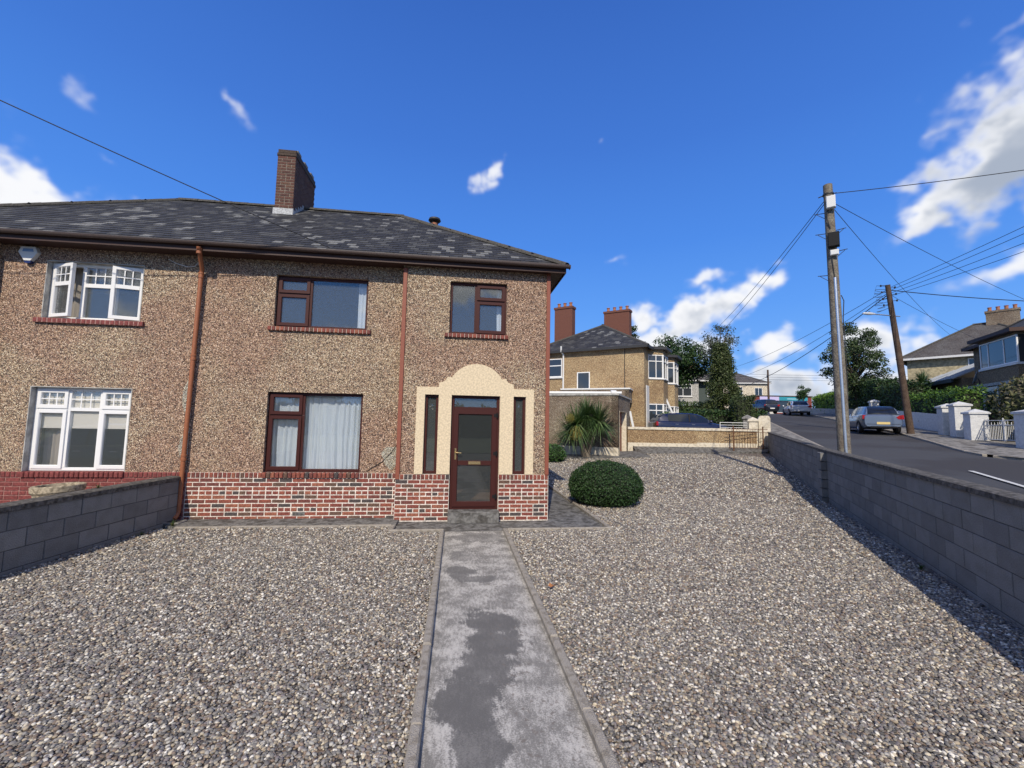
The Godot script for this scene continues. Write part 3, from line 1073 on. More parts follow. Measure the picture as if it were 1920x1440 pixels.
	pts.append_array([Vector2(1.088, 2.505), Vector2(1.487, 2.505), Vector2(1.487, 2.36)])
	b.prism(pts, zp - 0.01, zp + 0.022)
	for q in [[-0.757, -0.602], [-0.343, -0.102], [0.827, 1.088], [1.332, 1.487]]:
		b.box(Vector3(q[0], 0.870, zp - 0.009), Vector3(q[1], 2.36, zp + 0.022))
	obj(b, "door_surround", M.cream, h)
	b = MB.new()                              # painted reveals
	for q in [[-0.602, -0.598, 0.872], [-0.347, -0.343, 0.872], [-0.102, -0.098, 0.21], [0.823, 0.827, 0.21], [1.088, 1.092, 0.872], [1.328, 1.332, 0.872]]:
		b.box(Vector3(q[0], q[2], zp - 0.10), Vector3(q[1], 2.359, zp - 0.0095))
	obj(b, "painted_reveal", M.cream, h)
	# corner boards
	b = MB.new()
	b.cbox(Vector3(0.075, 4.02, 0.03), 0.006)
	obj(b, "corner_board", M.trim, h, Transform3D(Basis(), Vector3(-1.054, 2.78, zp + 0.014)))
	b = MB.new()
	b.cbox(Vector3(0.075, 4.04, 0.03), 0.006)
	obj(b, "corner_board", M.trim, h, Transform3D(Basis(), Vector3(1.756, 2.885, zp + 0.014)))
	# windows with their brick sills
	var br: Material = M.upvc_brown
	window(h, -3.48, -1.77, 0.874, 2.342, -0.075, br, [[0, 0.36, 0.71, 1, true, 0, 0, 0.0, 0], [0, 0.36, 0, 0.71, true, 0, 0, 0.0, 0], [0.36, 1, 0, 1, false, 0, 0, 0.0, 0]], "ground floor window with drawn white net curtains")
	var wu := window(h, -3.46, -1.77, 3.577, 4.573, -0.075, br, [[0, 0.36, 0.66, 1, true, 0, 0, 0.0, 0], [0, 0.36, 0, 0.66, true, 0, 0, 0.0, 0], [0.36, 1, 0, 1, false, 0, 0, 0.0, 0]], "wide upstairs window reflecting sky")
	list = []
	soldier_row(list, -3.55, -1.68, 3.49, 3.576, 0.055, M.bricks, 21, [3, 3, 2, 3, 0.6, 0.5], 0.13)
	pieces(wu, "sill_brick", list)
	sill_bed(wu, -3.55, -1.68, 3.49, 3.57, 0.045, M.mortar_sill)
	var wp := window(h, -0.19, 0.92, 3.557, 4.588, zp - 0.075, br, [[0, 0.46, 0, 1, false, 0, 0, 0.0, 0], [0.46, 1, 0.66, 1, true, 0, 0, 0.0, 0], [0.46, 1, 0, 0.66, true, 0, 0, 0.0, 0]], "upstairs window above the door")
	list = []
	soldier_row(list, -0.28, 0.96, 3.47, 3.556, zp + 0.055, M.bricks, 22, [1, 3, 0.6, 3, 0.3, 0.5], 0.13)
	pieces(wp, "sill_brick", list)
	sill_bed(wp, -0.28, 0.96, 3.47, 3.55, zp + 0.045, M.mortar_sill)
	window(h, -0.598, -0.347, 0.874, 2.361, zp - 0.05, br, [[0, 1, 0, 1, false, 0, 0, 0.0, 0]], "narrow side light beside the door")
	window(h, 1.092, 1.328, 0.874, 2.361, zp - 0.05, br, [[0, 1, 0, 1, false, 0, 0, 0.0, 0]], "narrow side light beside the door")
	front_door(h, -0.098, 0.823, 0.212, 2.358, zp - 0.06)
	b = MB.new()
	b.cbox(Vector3(0.945, 0.21, 0.42), 0.012)
	obj(b, "door_step", M.concrete_dark, h, Transform3D(Basis(), Vector3(0.362, 0.104, zp + 0.0)))
	# inside: rooms behind the glass
	b = MB.new()
	b.box(Vector3(PARTY, 2.68, -6.9), Vector3(1.5, 2.9, -0.31))
	b.box(Vector3(PARTY - 0.1, 0.05, -4.0), Vector3(1.5, 4.9, -3.9))
	b.box(Vector3(PARTY - 0.1, 0.05, -4.0), Vector3(PARTY, 4.9, -0.3))
	b.box(Vector3(-1.2, 0.05, -3.9), Vector3(-1.1, 4.9, -0.31))
	obj(b, "room_wall", M.room, h)
	b = MB.new()
	b.box(Vector3(PARTY, 0.05, -6.9), Vector3(1.5, 0.18, -0.31))
	b.box(Vector3(-1.0, 0.05, -0.31), Vector3(1.5, 0.18, -0.02))
	obj(b, "room_floor", M.room_floor, h)
	roof_half(h, false)
	chimney(h)
	# flue beyond the ridge
	b = MB.new()
	b.lathe([Vector2(0.095, 0), Vector2(0.095, 0.42), Vector2(0.085, 0.42), Vector2(0.085, 0)], Vector3(-0.84, 7.45, -4.5), 14)
	var fl := obj(b, "flue_pot", M.clay, h)
	b = MB.new()
	b.lathe([Vector2(0.0, 0.47), Vector2(0.16, 0.47), Vector2(0.19, 0.5), Vector2(0.17, 0.56), Vector2(0.0, 0.59)], Vector3(-0.84, 7.45, -4.5), 16)
	for k in 3:
		var a := TAU * k / 3.0
		b.tube([Vector3(-0.84 + 0.09 * cos(a), 7.83, -4.5 + 0.09 * sin(a)), Vector3(-0.84 + 0.12 * cos(a), 7.94, -4.5 + 0.12 * sin(a))], [0.01], 5)
	obj(b, "flue_cowl", M.iron, fl)
	# downpipe at the party line
	b = MB.new()
	var pr := [Vector3(-4.64, 4.88, 0.40), Vector3(-4.64, 4.82, 0.38), Vector3(-4.72, 4.56, 0.10), Vector3(-4.735, 4.46, 0.085), Vector3(-4.79, 0.2, 0.085), Vector3(-4.80, 0.13, 0.1), Vector3(-4.80, 0.08, 0.18)]
	b.tube(pr, [0.036], 14)
	var dp := obj(b, "downpipe", M.pipe, h)
	for yy in [4.81, 4.45, 2.93, 1.13]:
		b = MB.new()
		var c := _on_path(pr, yy)
		b.lathe([Vector2(0.036, -0.06), Vector2(0.045, -0.055), Vector2(0.045, -0.02), Vector2(0.04, -0.015), Vector2(0.04, 0.015), Vector2(0.046, 0.02), Vector2(0.046, 0.05), Vector2(0.036, 0.055)], c, 14)
		obj(b, "pipe_collar", M.pipe, dp)
	b = MB.new()
	b.tube([Vector3(-5.35, 4.74, 0.02), Vector3(-5.2, 4.66, 0.05), Vector3(-5.0, 4.60, 0.06), Vector3(-4.88, 4.62, 0.05), Vector3(-4.84, 4.70, 0.02)], [0.006], 6)
	obj(b, "eaves_cable", M.plastic_white, h)
	# curtains
	b = cloth(-3.44, -2.83, 0.9, 2.33, -0.24, 7.0, 0.055, 3)
	tag(obj(b, "net_curtain", M.curtain), "narrow white net curtain in the ground floor brown window, on the downpipe side", "curtain", "net curtains of the brown windows")
	b = cloth(-2.86, -1.78, 0.9, 2.33, -0.24, 7.5, 0.06, 4)
	tag(obj(b, "net_curtain", M.curtain), "broad white net curtain filling the large pane of the ground floor brown window", "curtain", "net curtains of the brown windows")
	b = cloth(-1.99, -1.77, 3.58, 4.58, -0.24, 11.0, 0.03, 5)
	tag(obj(b, "net_curtain", M.curtain), "gathered white curtain at the edge of the wide upstairs brown window", "curtain", "net curtains of the brown windows")
	b = cloth(0.74, 0.92, 3.56, 4.59, -0.06, 11.0, 0.03, 6)
	tag(obj(b, "net_curtain", M.curtain), "gathered white curtain in the brown window above the front door", "curtain", "net curtains of the brown windows")


func sill_bed(w: Node3D, x0: float, x1: float, y0: float, y1: float, z: float, m: Material) -> void:
	var b := MB.new()
	b.box(Vector3(x0 + 0.006, y0 + 0.006, z - 0.12), Vector3(x1 - 0.006, y1 - 0.002, z))
	obj(b, "sill_mortar", m, w)


func _on_path(p: Array, y: float) -> Vector3:
	for k in p.size() - 1:
		if p[k].y >= y and p[k + 1].y <= y:
			return p[k].lerp(p[k + 1], (p[k].y - y) / (p[k].y - p[k + 1].y))
	return p[0]


func front_door(h: Node3D, x0: float, x1: float, y0: float, y1: float, z: float) -> void:
	var m: Material = M.upvc_brown
	var d := part(h, "front_door")
	d.set_meta("label", "brown glazed front door with brass letter plate and handle")
	var b := MB.new()
	ring(b, x0, x1, y0, y1, z - 0.07, z, 0.055)
	b.box(Vector3(x0 + 0.055, 2.085, z - 0.066), Vector3(x1 - 0.055, 2.14, z - 0.003))
	obj(b, "frame", m, d)
	b = MB.new()
	pane(b, x0 + 0.05, x1 - 0.05, 2.135, y1 - 0.05, z - 0.022)
	obj(b, "pane", M.glass, d)
	var a0 := x0 + 0.05
	var a1 := x1 - 0.05
	var b0 := y0 + 0.05
	var b1 := 2.09
	b = MB.new()
	ring(b, a0, a1, b0, b1, z - 0.03, z + 0.022, 0.095, 0.012)
	b.box(Vector3(a0 + 0.095, 1.035, z - 0.028), Vector3(a1 - 0.095, 1.12, z + 0.02))
	obj(b, "door_leaf", m, d)
	for q in [[1.115, b1 - 0.09], [b0 + 0.09, 1.04]]:
		b = MB.new()
		pane(b, a0 + 0.09, a1 - 0.09, q[0], q[1], z - 0.002, true)
		obj(b, "pane", M.glass, d)
	b = MB.new()
	b.cbox(Vector3(0.235, 0.062, 0.014), 0.005)
	var lp := obj(b, "letter_plate", M.brass, d, Transform3D(Basis(), Vector3((a0 + a1) / 2, 1.078, z + 0.026)))
	b = MB.new()
	b.box(Vector3(-0.1, -0.019, 0.0), Vector3(0.1, 0.019, 0.004))
	obj(b, "flap", M.brass, lp, Transform3D(Basis(), Vector3(0, 0, 0.0075)))
	b = MB.new()
	b.cbox(Vector3(0.034, 0.215, 0.01), 0.004)
	var hd := obj(b, "door_handle", M.brass, d, Transform3D(Basis(), Vector3(a0 + 0.048, 1.245, z + 0.027)))
	b = MB.new()
	b.tube([Vector3(0, 0.03, 0.0), Vector3(0, 0.03, 0.045), Vector3(0.02, 0.03, 0.052), Vector3(0.11, 0.02, 0.05)], [0.009], 8)
	obj(b, "lever", M.brass, hd)
	for yy in [0.45, 1.26, 1.99]:
		b = MB.new()
		b.tube([Vector3(a1 + 0.005, yy - 0.05, z + 0.03), Vector3(a1 + 0.005, yy + 0.05, z + 0.03)], [0.014], 8)
		b.box(Vector3(a1 - 0.055, yy - 0.03, z + 0.019), Vector3(a1 + 0.03, yy + 0.03, z + 0.028))
		obj(b, "hinge", M.plastic_black, d)


# one half of the hipped roof; mirrored: the neighbour's
func roof_half(h: Node3D, mirrored: bool) -> void:
	var rf := part(h, "roof")
	var xe := EAVE_XL if mirrored else EAVE_X
	var xr := RIDGE_X0 if mirrored else RIDGE_X1
	var sg := -1.0 if mirrored else 1.0
	var zb := RIDGE_Z * 2.0 - EAVE_Z
	var a := Vector3(PARTY, EAVE_Y, EAVE_Z)
	var e := Vector3(xe, EAVE_Y, EAVE_Z)
	var r0 := Vector3(PARTY, RIDGE_Y, RIDGE_Z)
	var r1 := Vector3(xr, RIDGE_Y, RIDGE_Z)
	var e2 := Vector3(xe, EAVE_Y, zb)
	var a2 := Vector3(PARTY, EAVE_Y, zb)
	var b := MB.new()
	b.plate(a, e, r1, r0, 0.06, Vector3(0, 1, 0.66))
	b.plate(a2, e2, r1, r0, 0.06, Vector3(0, 1, -0.66))
	b.tri(e, e2, r1, Vector3(sg, 1, 0))
	obj(b, "roof_boards", M.roof_far, rf)
	var up := (r0 - a).normalized()
	var slope := (r0 - a).length()
	var run := absf(xe - PARTY)
	var hip := absf(xe - xr)
	var keep := func(x: float, y: float) -> bool:
		return x < run - hip * y / slope - 0.02
	pieces(rf, "slate", slate_list(a, Vector3(sg, 0, 0), up, run, slope, keep, 31 if mirrored else 30, M.slates, [3.5, 3.5, 3, 2.6, 1.3]))
	var hs := sqrt(pow(RIDGE_Y - EAVE_Y, 2) + hip * hip)
	var uph := (Vector3(xr, RIDGE_Y, RIDGE_Z) - Vector3(xe, EAVE_Y, RIDGE_Z)).normalized()
	var wid := EAVE_Z - zb
	var keep2 := func(x: float, y: float) -> bool:
		return absf(x - wid / 2) < wid / 2 * (1.0 - y / hs) - 0.02
	pieces(part(rf, "hip_side"), "slate", slate_list(e, Vector3(0, 0, -1), uph, wid, hs, keep2, 33, M.slates, [3.5, 3.5, 3, 2.6, 1.0]), 40)
	pieces(rf, "ridge_tile", ridge_list(r0, r1, 0.12, M.ridge))
	pieces(rf, "hip_tile", ridge_list(r1, e + Vector3(0, 0.02, 0), 0.105, M.ridge))
	# soffit, fascia and gutter
	b = MB.new()
	var wx := -10.63 if mirrored else 1.79
	b.box(Vector3(minf(PARTY, xe), EAVE_Y - 0.115, -0.02), Vector3(maxf(PARTY, xe) - (0.0 if mirrored else 0.02), EAVE_Y - 0.10, EAVE_Z - 0.03))
	b.box(Vector3(minf(wx, xe - 0.02), EAVE_Y - 0.115, zb), Vector3(maxf(wx, xe - 0.02), EAVE_Y - 0.10, -0.021))
	obj(b, "soffit", M.fascia, rf)
	b = MB.new()
	b.box(Vector3(minf(PARTY, xe), EAVE_Y - 0.135, EAVE_Z - 0.03), Vector3(maxf(PARTY, xe), EAVE_Y + 0.0, EAVE_Z - 0.006))
	b.box(Vector3(xe - 0.024 if not mirrored else xe, EAVE_Y - 0.135, zb), Vector3(xe if not mirrored else xe + 0.024, EAVE_Y + 0.0, EAVE_Z - 0.031))
	obj(b, "fascia", M.fascia, rf)
	b = MB.new()
	var prof := []
	for k in 9:
		var t := PI + PI * k / 8.0
		prof.append(Vector2(cos(t), sin(t)))
	var g0 := Vector3(PARTY, EAVE_Y - 0.0, EAVE_Z + 0.047)
	var g1 := Vector3(xe + sg * 0.06, EAVE_Y - 0.012, EAVE_Z + 0.047)
	for k in 8:
		for ri in [[0.05, 1.0], [0.045, -1.0]]:
			var p0: Vector3 = Vector3(0, prof[k].y, -prof[k].x) * ri[0]
			var p1: Vector3 = Vector3(0, prof[k + 1].y, -prof[k + 1].x) * ri[0]
			b.squad(g0 + p0, g1 + p0, g1 + p1, g0 + p1, p0 * ri[1], p0 * ri[1], p1 * ri[1], p1 * ri[1])
	b.box(Vector3(minf(g0.x, g1.x), EAVE_Y - 0.006, EAVE_Z + 0.092), Vector3(maxf(g0.x, g1.x), EAVE_Y + 0.004, EAVE_Z + 0.1))
	b.box(Vector3(g1.x - 0.004, EAVE_Y - 0.07, EAVE_Z), Vector3(g1.x + 0.004, EAVE_Y - 0.002, EAVE_Z + 0.112))
	obj(b, "gutter", M.gutter, rf)


func chimney(h: Node3D) -> void:
	var c := part(h, "chimney")
	var x0 := -4.64
	var x1 := -4.20
	var z1 := -2.5
	var z0 := -4.0
	var top := 8.42
	var bot := 6.95
	var b := MB.new()
	b.box(Vector3(x0 + 0.008, 6.4, z0 + 0.008), Vector3(x1 - 0.008, top, z1 - 0.008))
	obj(b, "chimney_mortar", M.mortar_soot, c)
	var list := []
	var rows := int((top - bot) / 0.075)
	var tmp := []
	brick_rows(tmp, x0, x1, top, rows, 0.0, M.sootbricks, 51, [3, 3, 2])
	for p in tmp:
		list.append([Transform3D(Basis(), Vector3(0, 0, z1)) * p[0], p[1], p[2]])
	tmp = []
	brick_rows(tmp, 0.0, z1 - z0, top, rows + 8, 0.0, M.sootbricks, 52, [3, 3, 2])
	for p in tmp:
		list.append([Transform3D(Basis(Vector3.UP, PI / 2), Vector3(x1, 0, z1)) * p[0], p[1], p[2]])
	pieces(c, "brick", list)
	# corbelled courses and the worn stepped cap
	for q in [[0.0, 0.012, 0.075], [0.075, -0.004, 0.10]]:
		b = MB.new()
		b.cbox(Vector3(x1 - x0 + q[1] * 2, q[2], z1 - z0 + q[1] * 2), 0.012)
		obj(b, "cap_course", M.soot, c, Transform3D(Basis(), Vector3((x0 + x1) / 2, top + q[0] + q[2] / 2, (z0 + z1) / 2)))
	for q in [[z1 - 0.25, 0.05], [z1 - 0.75, 0.06], [z1 - 1.25, 0.05]]:
		b = MB.new()
		b.cbox(Vector3(0.30, 0.09, 0.26), 0.03)
		obj(b, "flue_opening", M.mortar_soot, c, Transform3D(Basis(), Vector3((x0 + x1) / 2 + 0.06, top + 0.21, q[0])))
	b = MB.new()                              # lead flashing, stepped down the side
	b.plate(Vector3(x0 - 0.02, 6.84, z1 + 0.02), Vector3(x1 + 0.02, 6.84, z1 + 0.02), Vector3(x1 + 0.02, 7.05, z1 + 0.02), Vector3(x0 - 0.02, 7.05, z1 + 0.02), 0.006, Vector3(0, 0, 1))
	b.plate(Vector3(x0 - 0.02, 6.84, z1 + 0.021), Vector3(x1 + 0.02, 6.84, z1 + 0.021), Vector3(x1 + 0.02, 6.80, z1 + 0.16), Vector3(x0 - 0.02, 6.80, z1 + 0.16), 0.006, Vector3(0, 1, 0.6))
	for k in 5:
		var zz := z1 - 0.15 * k
		var yy := RIDGE_Y - (RIDGE_Z - zz) * -0.66
		yy = EAVE_Y + (EAVE_Z - zz) * 0.675
		b.box(Vector3(x1 + 0.008, yy - 0.12, zz - 0.15), Vector3(x1 + 0.014, yy + 0.17 - 0.0, zz + (0.02 if k == 0 else 0.0)))
	obj(b, "flashing", M.lead, c)


func house_neighbour() -> void:
	var h := thing("semi_detached_house", "neighbouring pebbledashed half with white windows and maroon brick base", "house")
	var low := Rect2(-7.37, 0.5, 1.61, 1.84)
	var upw := Rect2(-7.335, 3.55, 1.59, 1.05)
	obj(wall_mesh(-8.05, -4.755, 0.866, 4.94, -0.3, 0.0, [low, upw]), "wall", M.dash, h)
	var w := wall_mesh(-10.63, -8.05, 0.866, 4.94, -0.13, 0.17, [])
	w.box(Vector3(-10.63, 0, -7.2), Vector3(PARTY - 0.001, 4.94, -6.9))
	w.box(Vector3(-10.63, 0, -6.9), Vector3(-10.33, 4.94, -0.131))
	obj(w, "wall", M.dash, h)
	obj(wall_mesh(-8.05, -4.755, 0.0, 0.866, -0.3, 0.004, []), "base_mortar", M.mortar_pink, h)
	obj(wall_mesh(-10.63, -8.05, 0.0, 0.866, -0.13, 0.174, []), "base_mortar", M.mortar_pink, h)
	var list := []
	brick_rows(list, -8.04, -4.76, 0.765, 10, 0.013, M.maroon, 61, [1, 1, 1])
	pieces(h, "brick", list)
	list = []
	soldier_row(list, -8.04, -7.37, 0.765, 0.868, 0.02, M.maroon, 62, [1, 1, 1])
	soldier_row(list, -5.76, -4.76, 0.765, 0.868, 0.02, M.maroon, 63, [1, 1, 1])
	soldier_row(list, -7.37, -5.76, 0.765, 0.872, 0.045, M.maroon, 64, [1, 1, 1], 0.11)
	pieces(h, "edge_brick", list)
	var b := MB.new()
	b.cbox(Vector3(0.09, 4.05, 0.03), 0.006)
	obj(b, "corner_board", mat(lin(0.45, 0.48, 0.38), 0.7), h, Transform3D(Basis(), Vector3(-8.095, 2.89, 0.184)))
	# plastered reveals of the recessed windows
	for q in [low, upw]:
		b = MB.new()
		var yb: float = maxf(q.position.y, 0.872)
		b.box(Vector3(q.position.x - 0.002, yb, -0.13), Vector3(q.position.x + 0.012, q.end.y - 0.003, 0.006))
		b.box(Vector3(q.end.x - 0.012, yb, -0.13), Vector3(q.end.x + 0.002, q.end.y - 0.003, 0.006))
		b.box(Vector3(q.position.x + 0.013, q.end.y - 0.014, -0.13), Vector3(q.end.x - 0.013, q.end.y, 0.006))
		obj(b, "plaster_reveal", M.render_grey, h)
	for q in [[[Vector2(-4.765, 2.62), Vector2(-4.84, 2.55), Vector2(-4.915, 2.36), Vector2(-4.93, 2.2), Vector2(-4.905, 2.02), Vector2(-4.86, 1.9), Vector2(-4.765, 1.82)]], [[Vector2(-4.765, 1.66), Vector2(-4.82, 1.62), Vector2(-4.90, 1.45), Vector2(-4.925, 1.3), Vector2(-4.90, 1.16), Vector2(-4.765, 1.02)]]]:
		b = MB.new()
		b.prism(PackedVector2Array(q[0]), -0.005, 0.006)
		obj(b, "repair_patch", M.patch, h)
	var wh: Material = M.upvc_white
	window(h, -7.355, -5.775, 0.875, 2.325, -0.10, wh, [[0, 0.335, 0.74, 1, true, 2, 1, 0.0, 0], [0, 0.335, 0, 0.74, true, 0, 0, 0.0, 0], [0.335, 0.665, 0.74, 1, false, 2, 1, 0.0, 0], [0.335, 0.665, 0, 0.74, false, 0, 0, 0.0, 0], [0.665, 1, 0.74, 1, true, 2, 1, 0.0, 0], [0.665, 1, 0, 0.74, true, 0, 0, 0.0, 0]], "ground floor white window with half drawn blind")
	var wu := window(h, -7.32, -5.76, 3.555, 4.585, -0.10, wh, [[0, 0.335, 0, 1, true, 2, 1, -22.0, -1, 0.64], [0.335, 0.665, 0, 1, false, 2, 1, 0.0, 0, 0.64], [0.665, 1, 0, 1, true, 2, 1, 14.0, 1, 0.64]], "upstairs white window with its side casements ajar")
	list = []
	soldier_row(list, -7.43, -5.66, 3.46, 3.552, 0.055, M.maroon, 65, [1, 1, 1], 0.13)
	pieces(wu, "sill_brick", list)
	sill_bed(wu, -7.43, -5.66, 3.46, 3.546, 0.05, M.mortar_pink)
	b = MB.new()
	b.box(Vector3(-10.33, 2.68, -6.9), Vector3(PARTY - 0.11, 2.9, -0.31))
	b.box(Vector3(-10.33, 0.05, -3.6), Vector3(PARTY - 0.11, 4.9, -3.5))
	obj(b, "room_wall", M.room, h)
	roof_half(h, true)
	b = MB.new()
	b.box(Vector3(-7.34, 1.65, -0.17), Vector3(-5.79, 2.32, -0.165))
	b.box(Vector3(-7.34, 1.61, -0.175), Vector3(-5.79, 1.65, -0.16))
	tag(obj(b, "window_blind", M.blind), "white roller blind half down in the neighbouring ground floor window", "blind")
	b = cloth(-7.33, -6.95, 0.9, 1.82, -0.3, 6.0, 0.04, 9)
	tag(obj(b, "drape", M.drape), "beige drape at the edge of the neighbouring ground floor window", "curtain")
	b = cloth(-7.3, -6.9, 3.57, 4.58, -0.3, 7.0, 0.04, 10)
	tag(obj(b, "drape", M.drape), "dim drape behind the open casement of the neighbouring upstairs window", "curtain")
	# burglar alarm under the eaves
	var al := thing("alarm_box", "white six-sided burglar alarm box under the neighbouring eaves", "alarm", Vector3(-7.6, 4.68, 0.0))
	b = MB.new()
	b.prism(PackedVector2Array([Vector2(-0.11, 0.12), Vector2(0.11, 0.12), Vector2(0.15, 0.02), Vector2(0.05, -0.13), Vector2(-0.05, -0.13), Vector2(-0.15, 0.02)]), 0.0, 0.07)
	obj(b, "casing", M.plastic_white, al)
	b = MB.new()
	b.prism(PackedVector2Array([Vector2(-0.06, -0.135), Vector2(0.06, -0.135), Vector2(0.035, -0.175), Vector2(-0.035, -0.175)]), 0.0, 0.06)
	obj(b, "strobe_light", mat(lin(0.02, 0.03, 0.12), 0.2), al)
	b = MB.new()
	b.prism(PackedVector2Array([Vector2(-0.075, 0.085), Vector2(0.075, 0.085), Vector2(0.09, 0.03), Vector2(-0.09, 0.03)]), 0.07, 0.0715)
	obj(b, "badge", mat(lin(0.18, 0.3, 0.5), 0.4), al)


# ---------------------------------------------------------------- ground, path and gravel

func sheet(b: MB, pts: Array) -> void:      # a flat polygon of ground, from points with their own heights
	var poly := PackedVector2Array()
	for p in pts:
		poly.append(Vector2(p.x, p.z))
	var idx := Geometry2D.triangulate_polygon(poly)
	for k in range(0, idx.size(), 3):
		b.tri(pts[idx[k]], pts[idx[k + 1]], pts[idx[k + 2]], Vector3.UP)


func strip(b: MB, s0: float, s1: float, w0: Callable, w1: Callable, y: Callable, step := 1.0) -> void:
	var s := s0
	while s < s1 - 1e-4:
		var e := minf(s + step, s1)
		b.quad(street(s, w0.call(s), y.call(s, w0.call(s))), street(s, w1.call(s), y.call(s, w1.call(s))), street(e, w1.call(e), y.call(e, w1.call(e))), street(e, w0.call(e), y.call(e, w0.call(e))), Vector3.UP)
		s = e


const KERB_N := 1.45       # near kerb of the street, across from the garden wall
const KERB_F := 6.55       # far kerb

func far_kerb(s: float) -> float:           # the footpath widens at the gateway and ends at a side road
	var pts := [[13.4, 9.2], [13.8, 7.4], [14.3, 6.35], [14.9, 5.95], [16.2, 5.85], [20.3, 6.27], [24.5, 6.6], [27.0, 6.65]]
	if s <= pts[0][0]:
		return pts[0][1]
	for k in pts.size() - 1:
		if s <= pts[k + 1][0]:
			return lerpf(pts[k][1], pts[k + 1][1], (s - pts[k][0]) / (pts[k + 1][0] - pts[k][0]))
	return 6.65


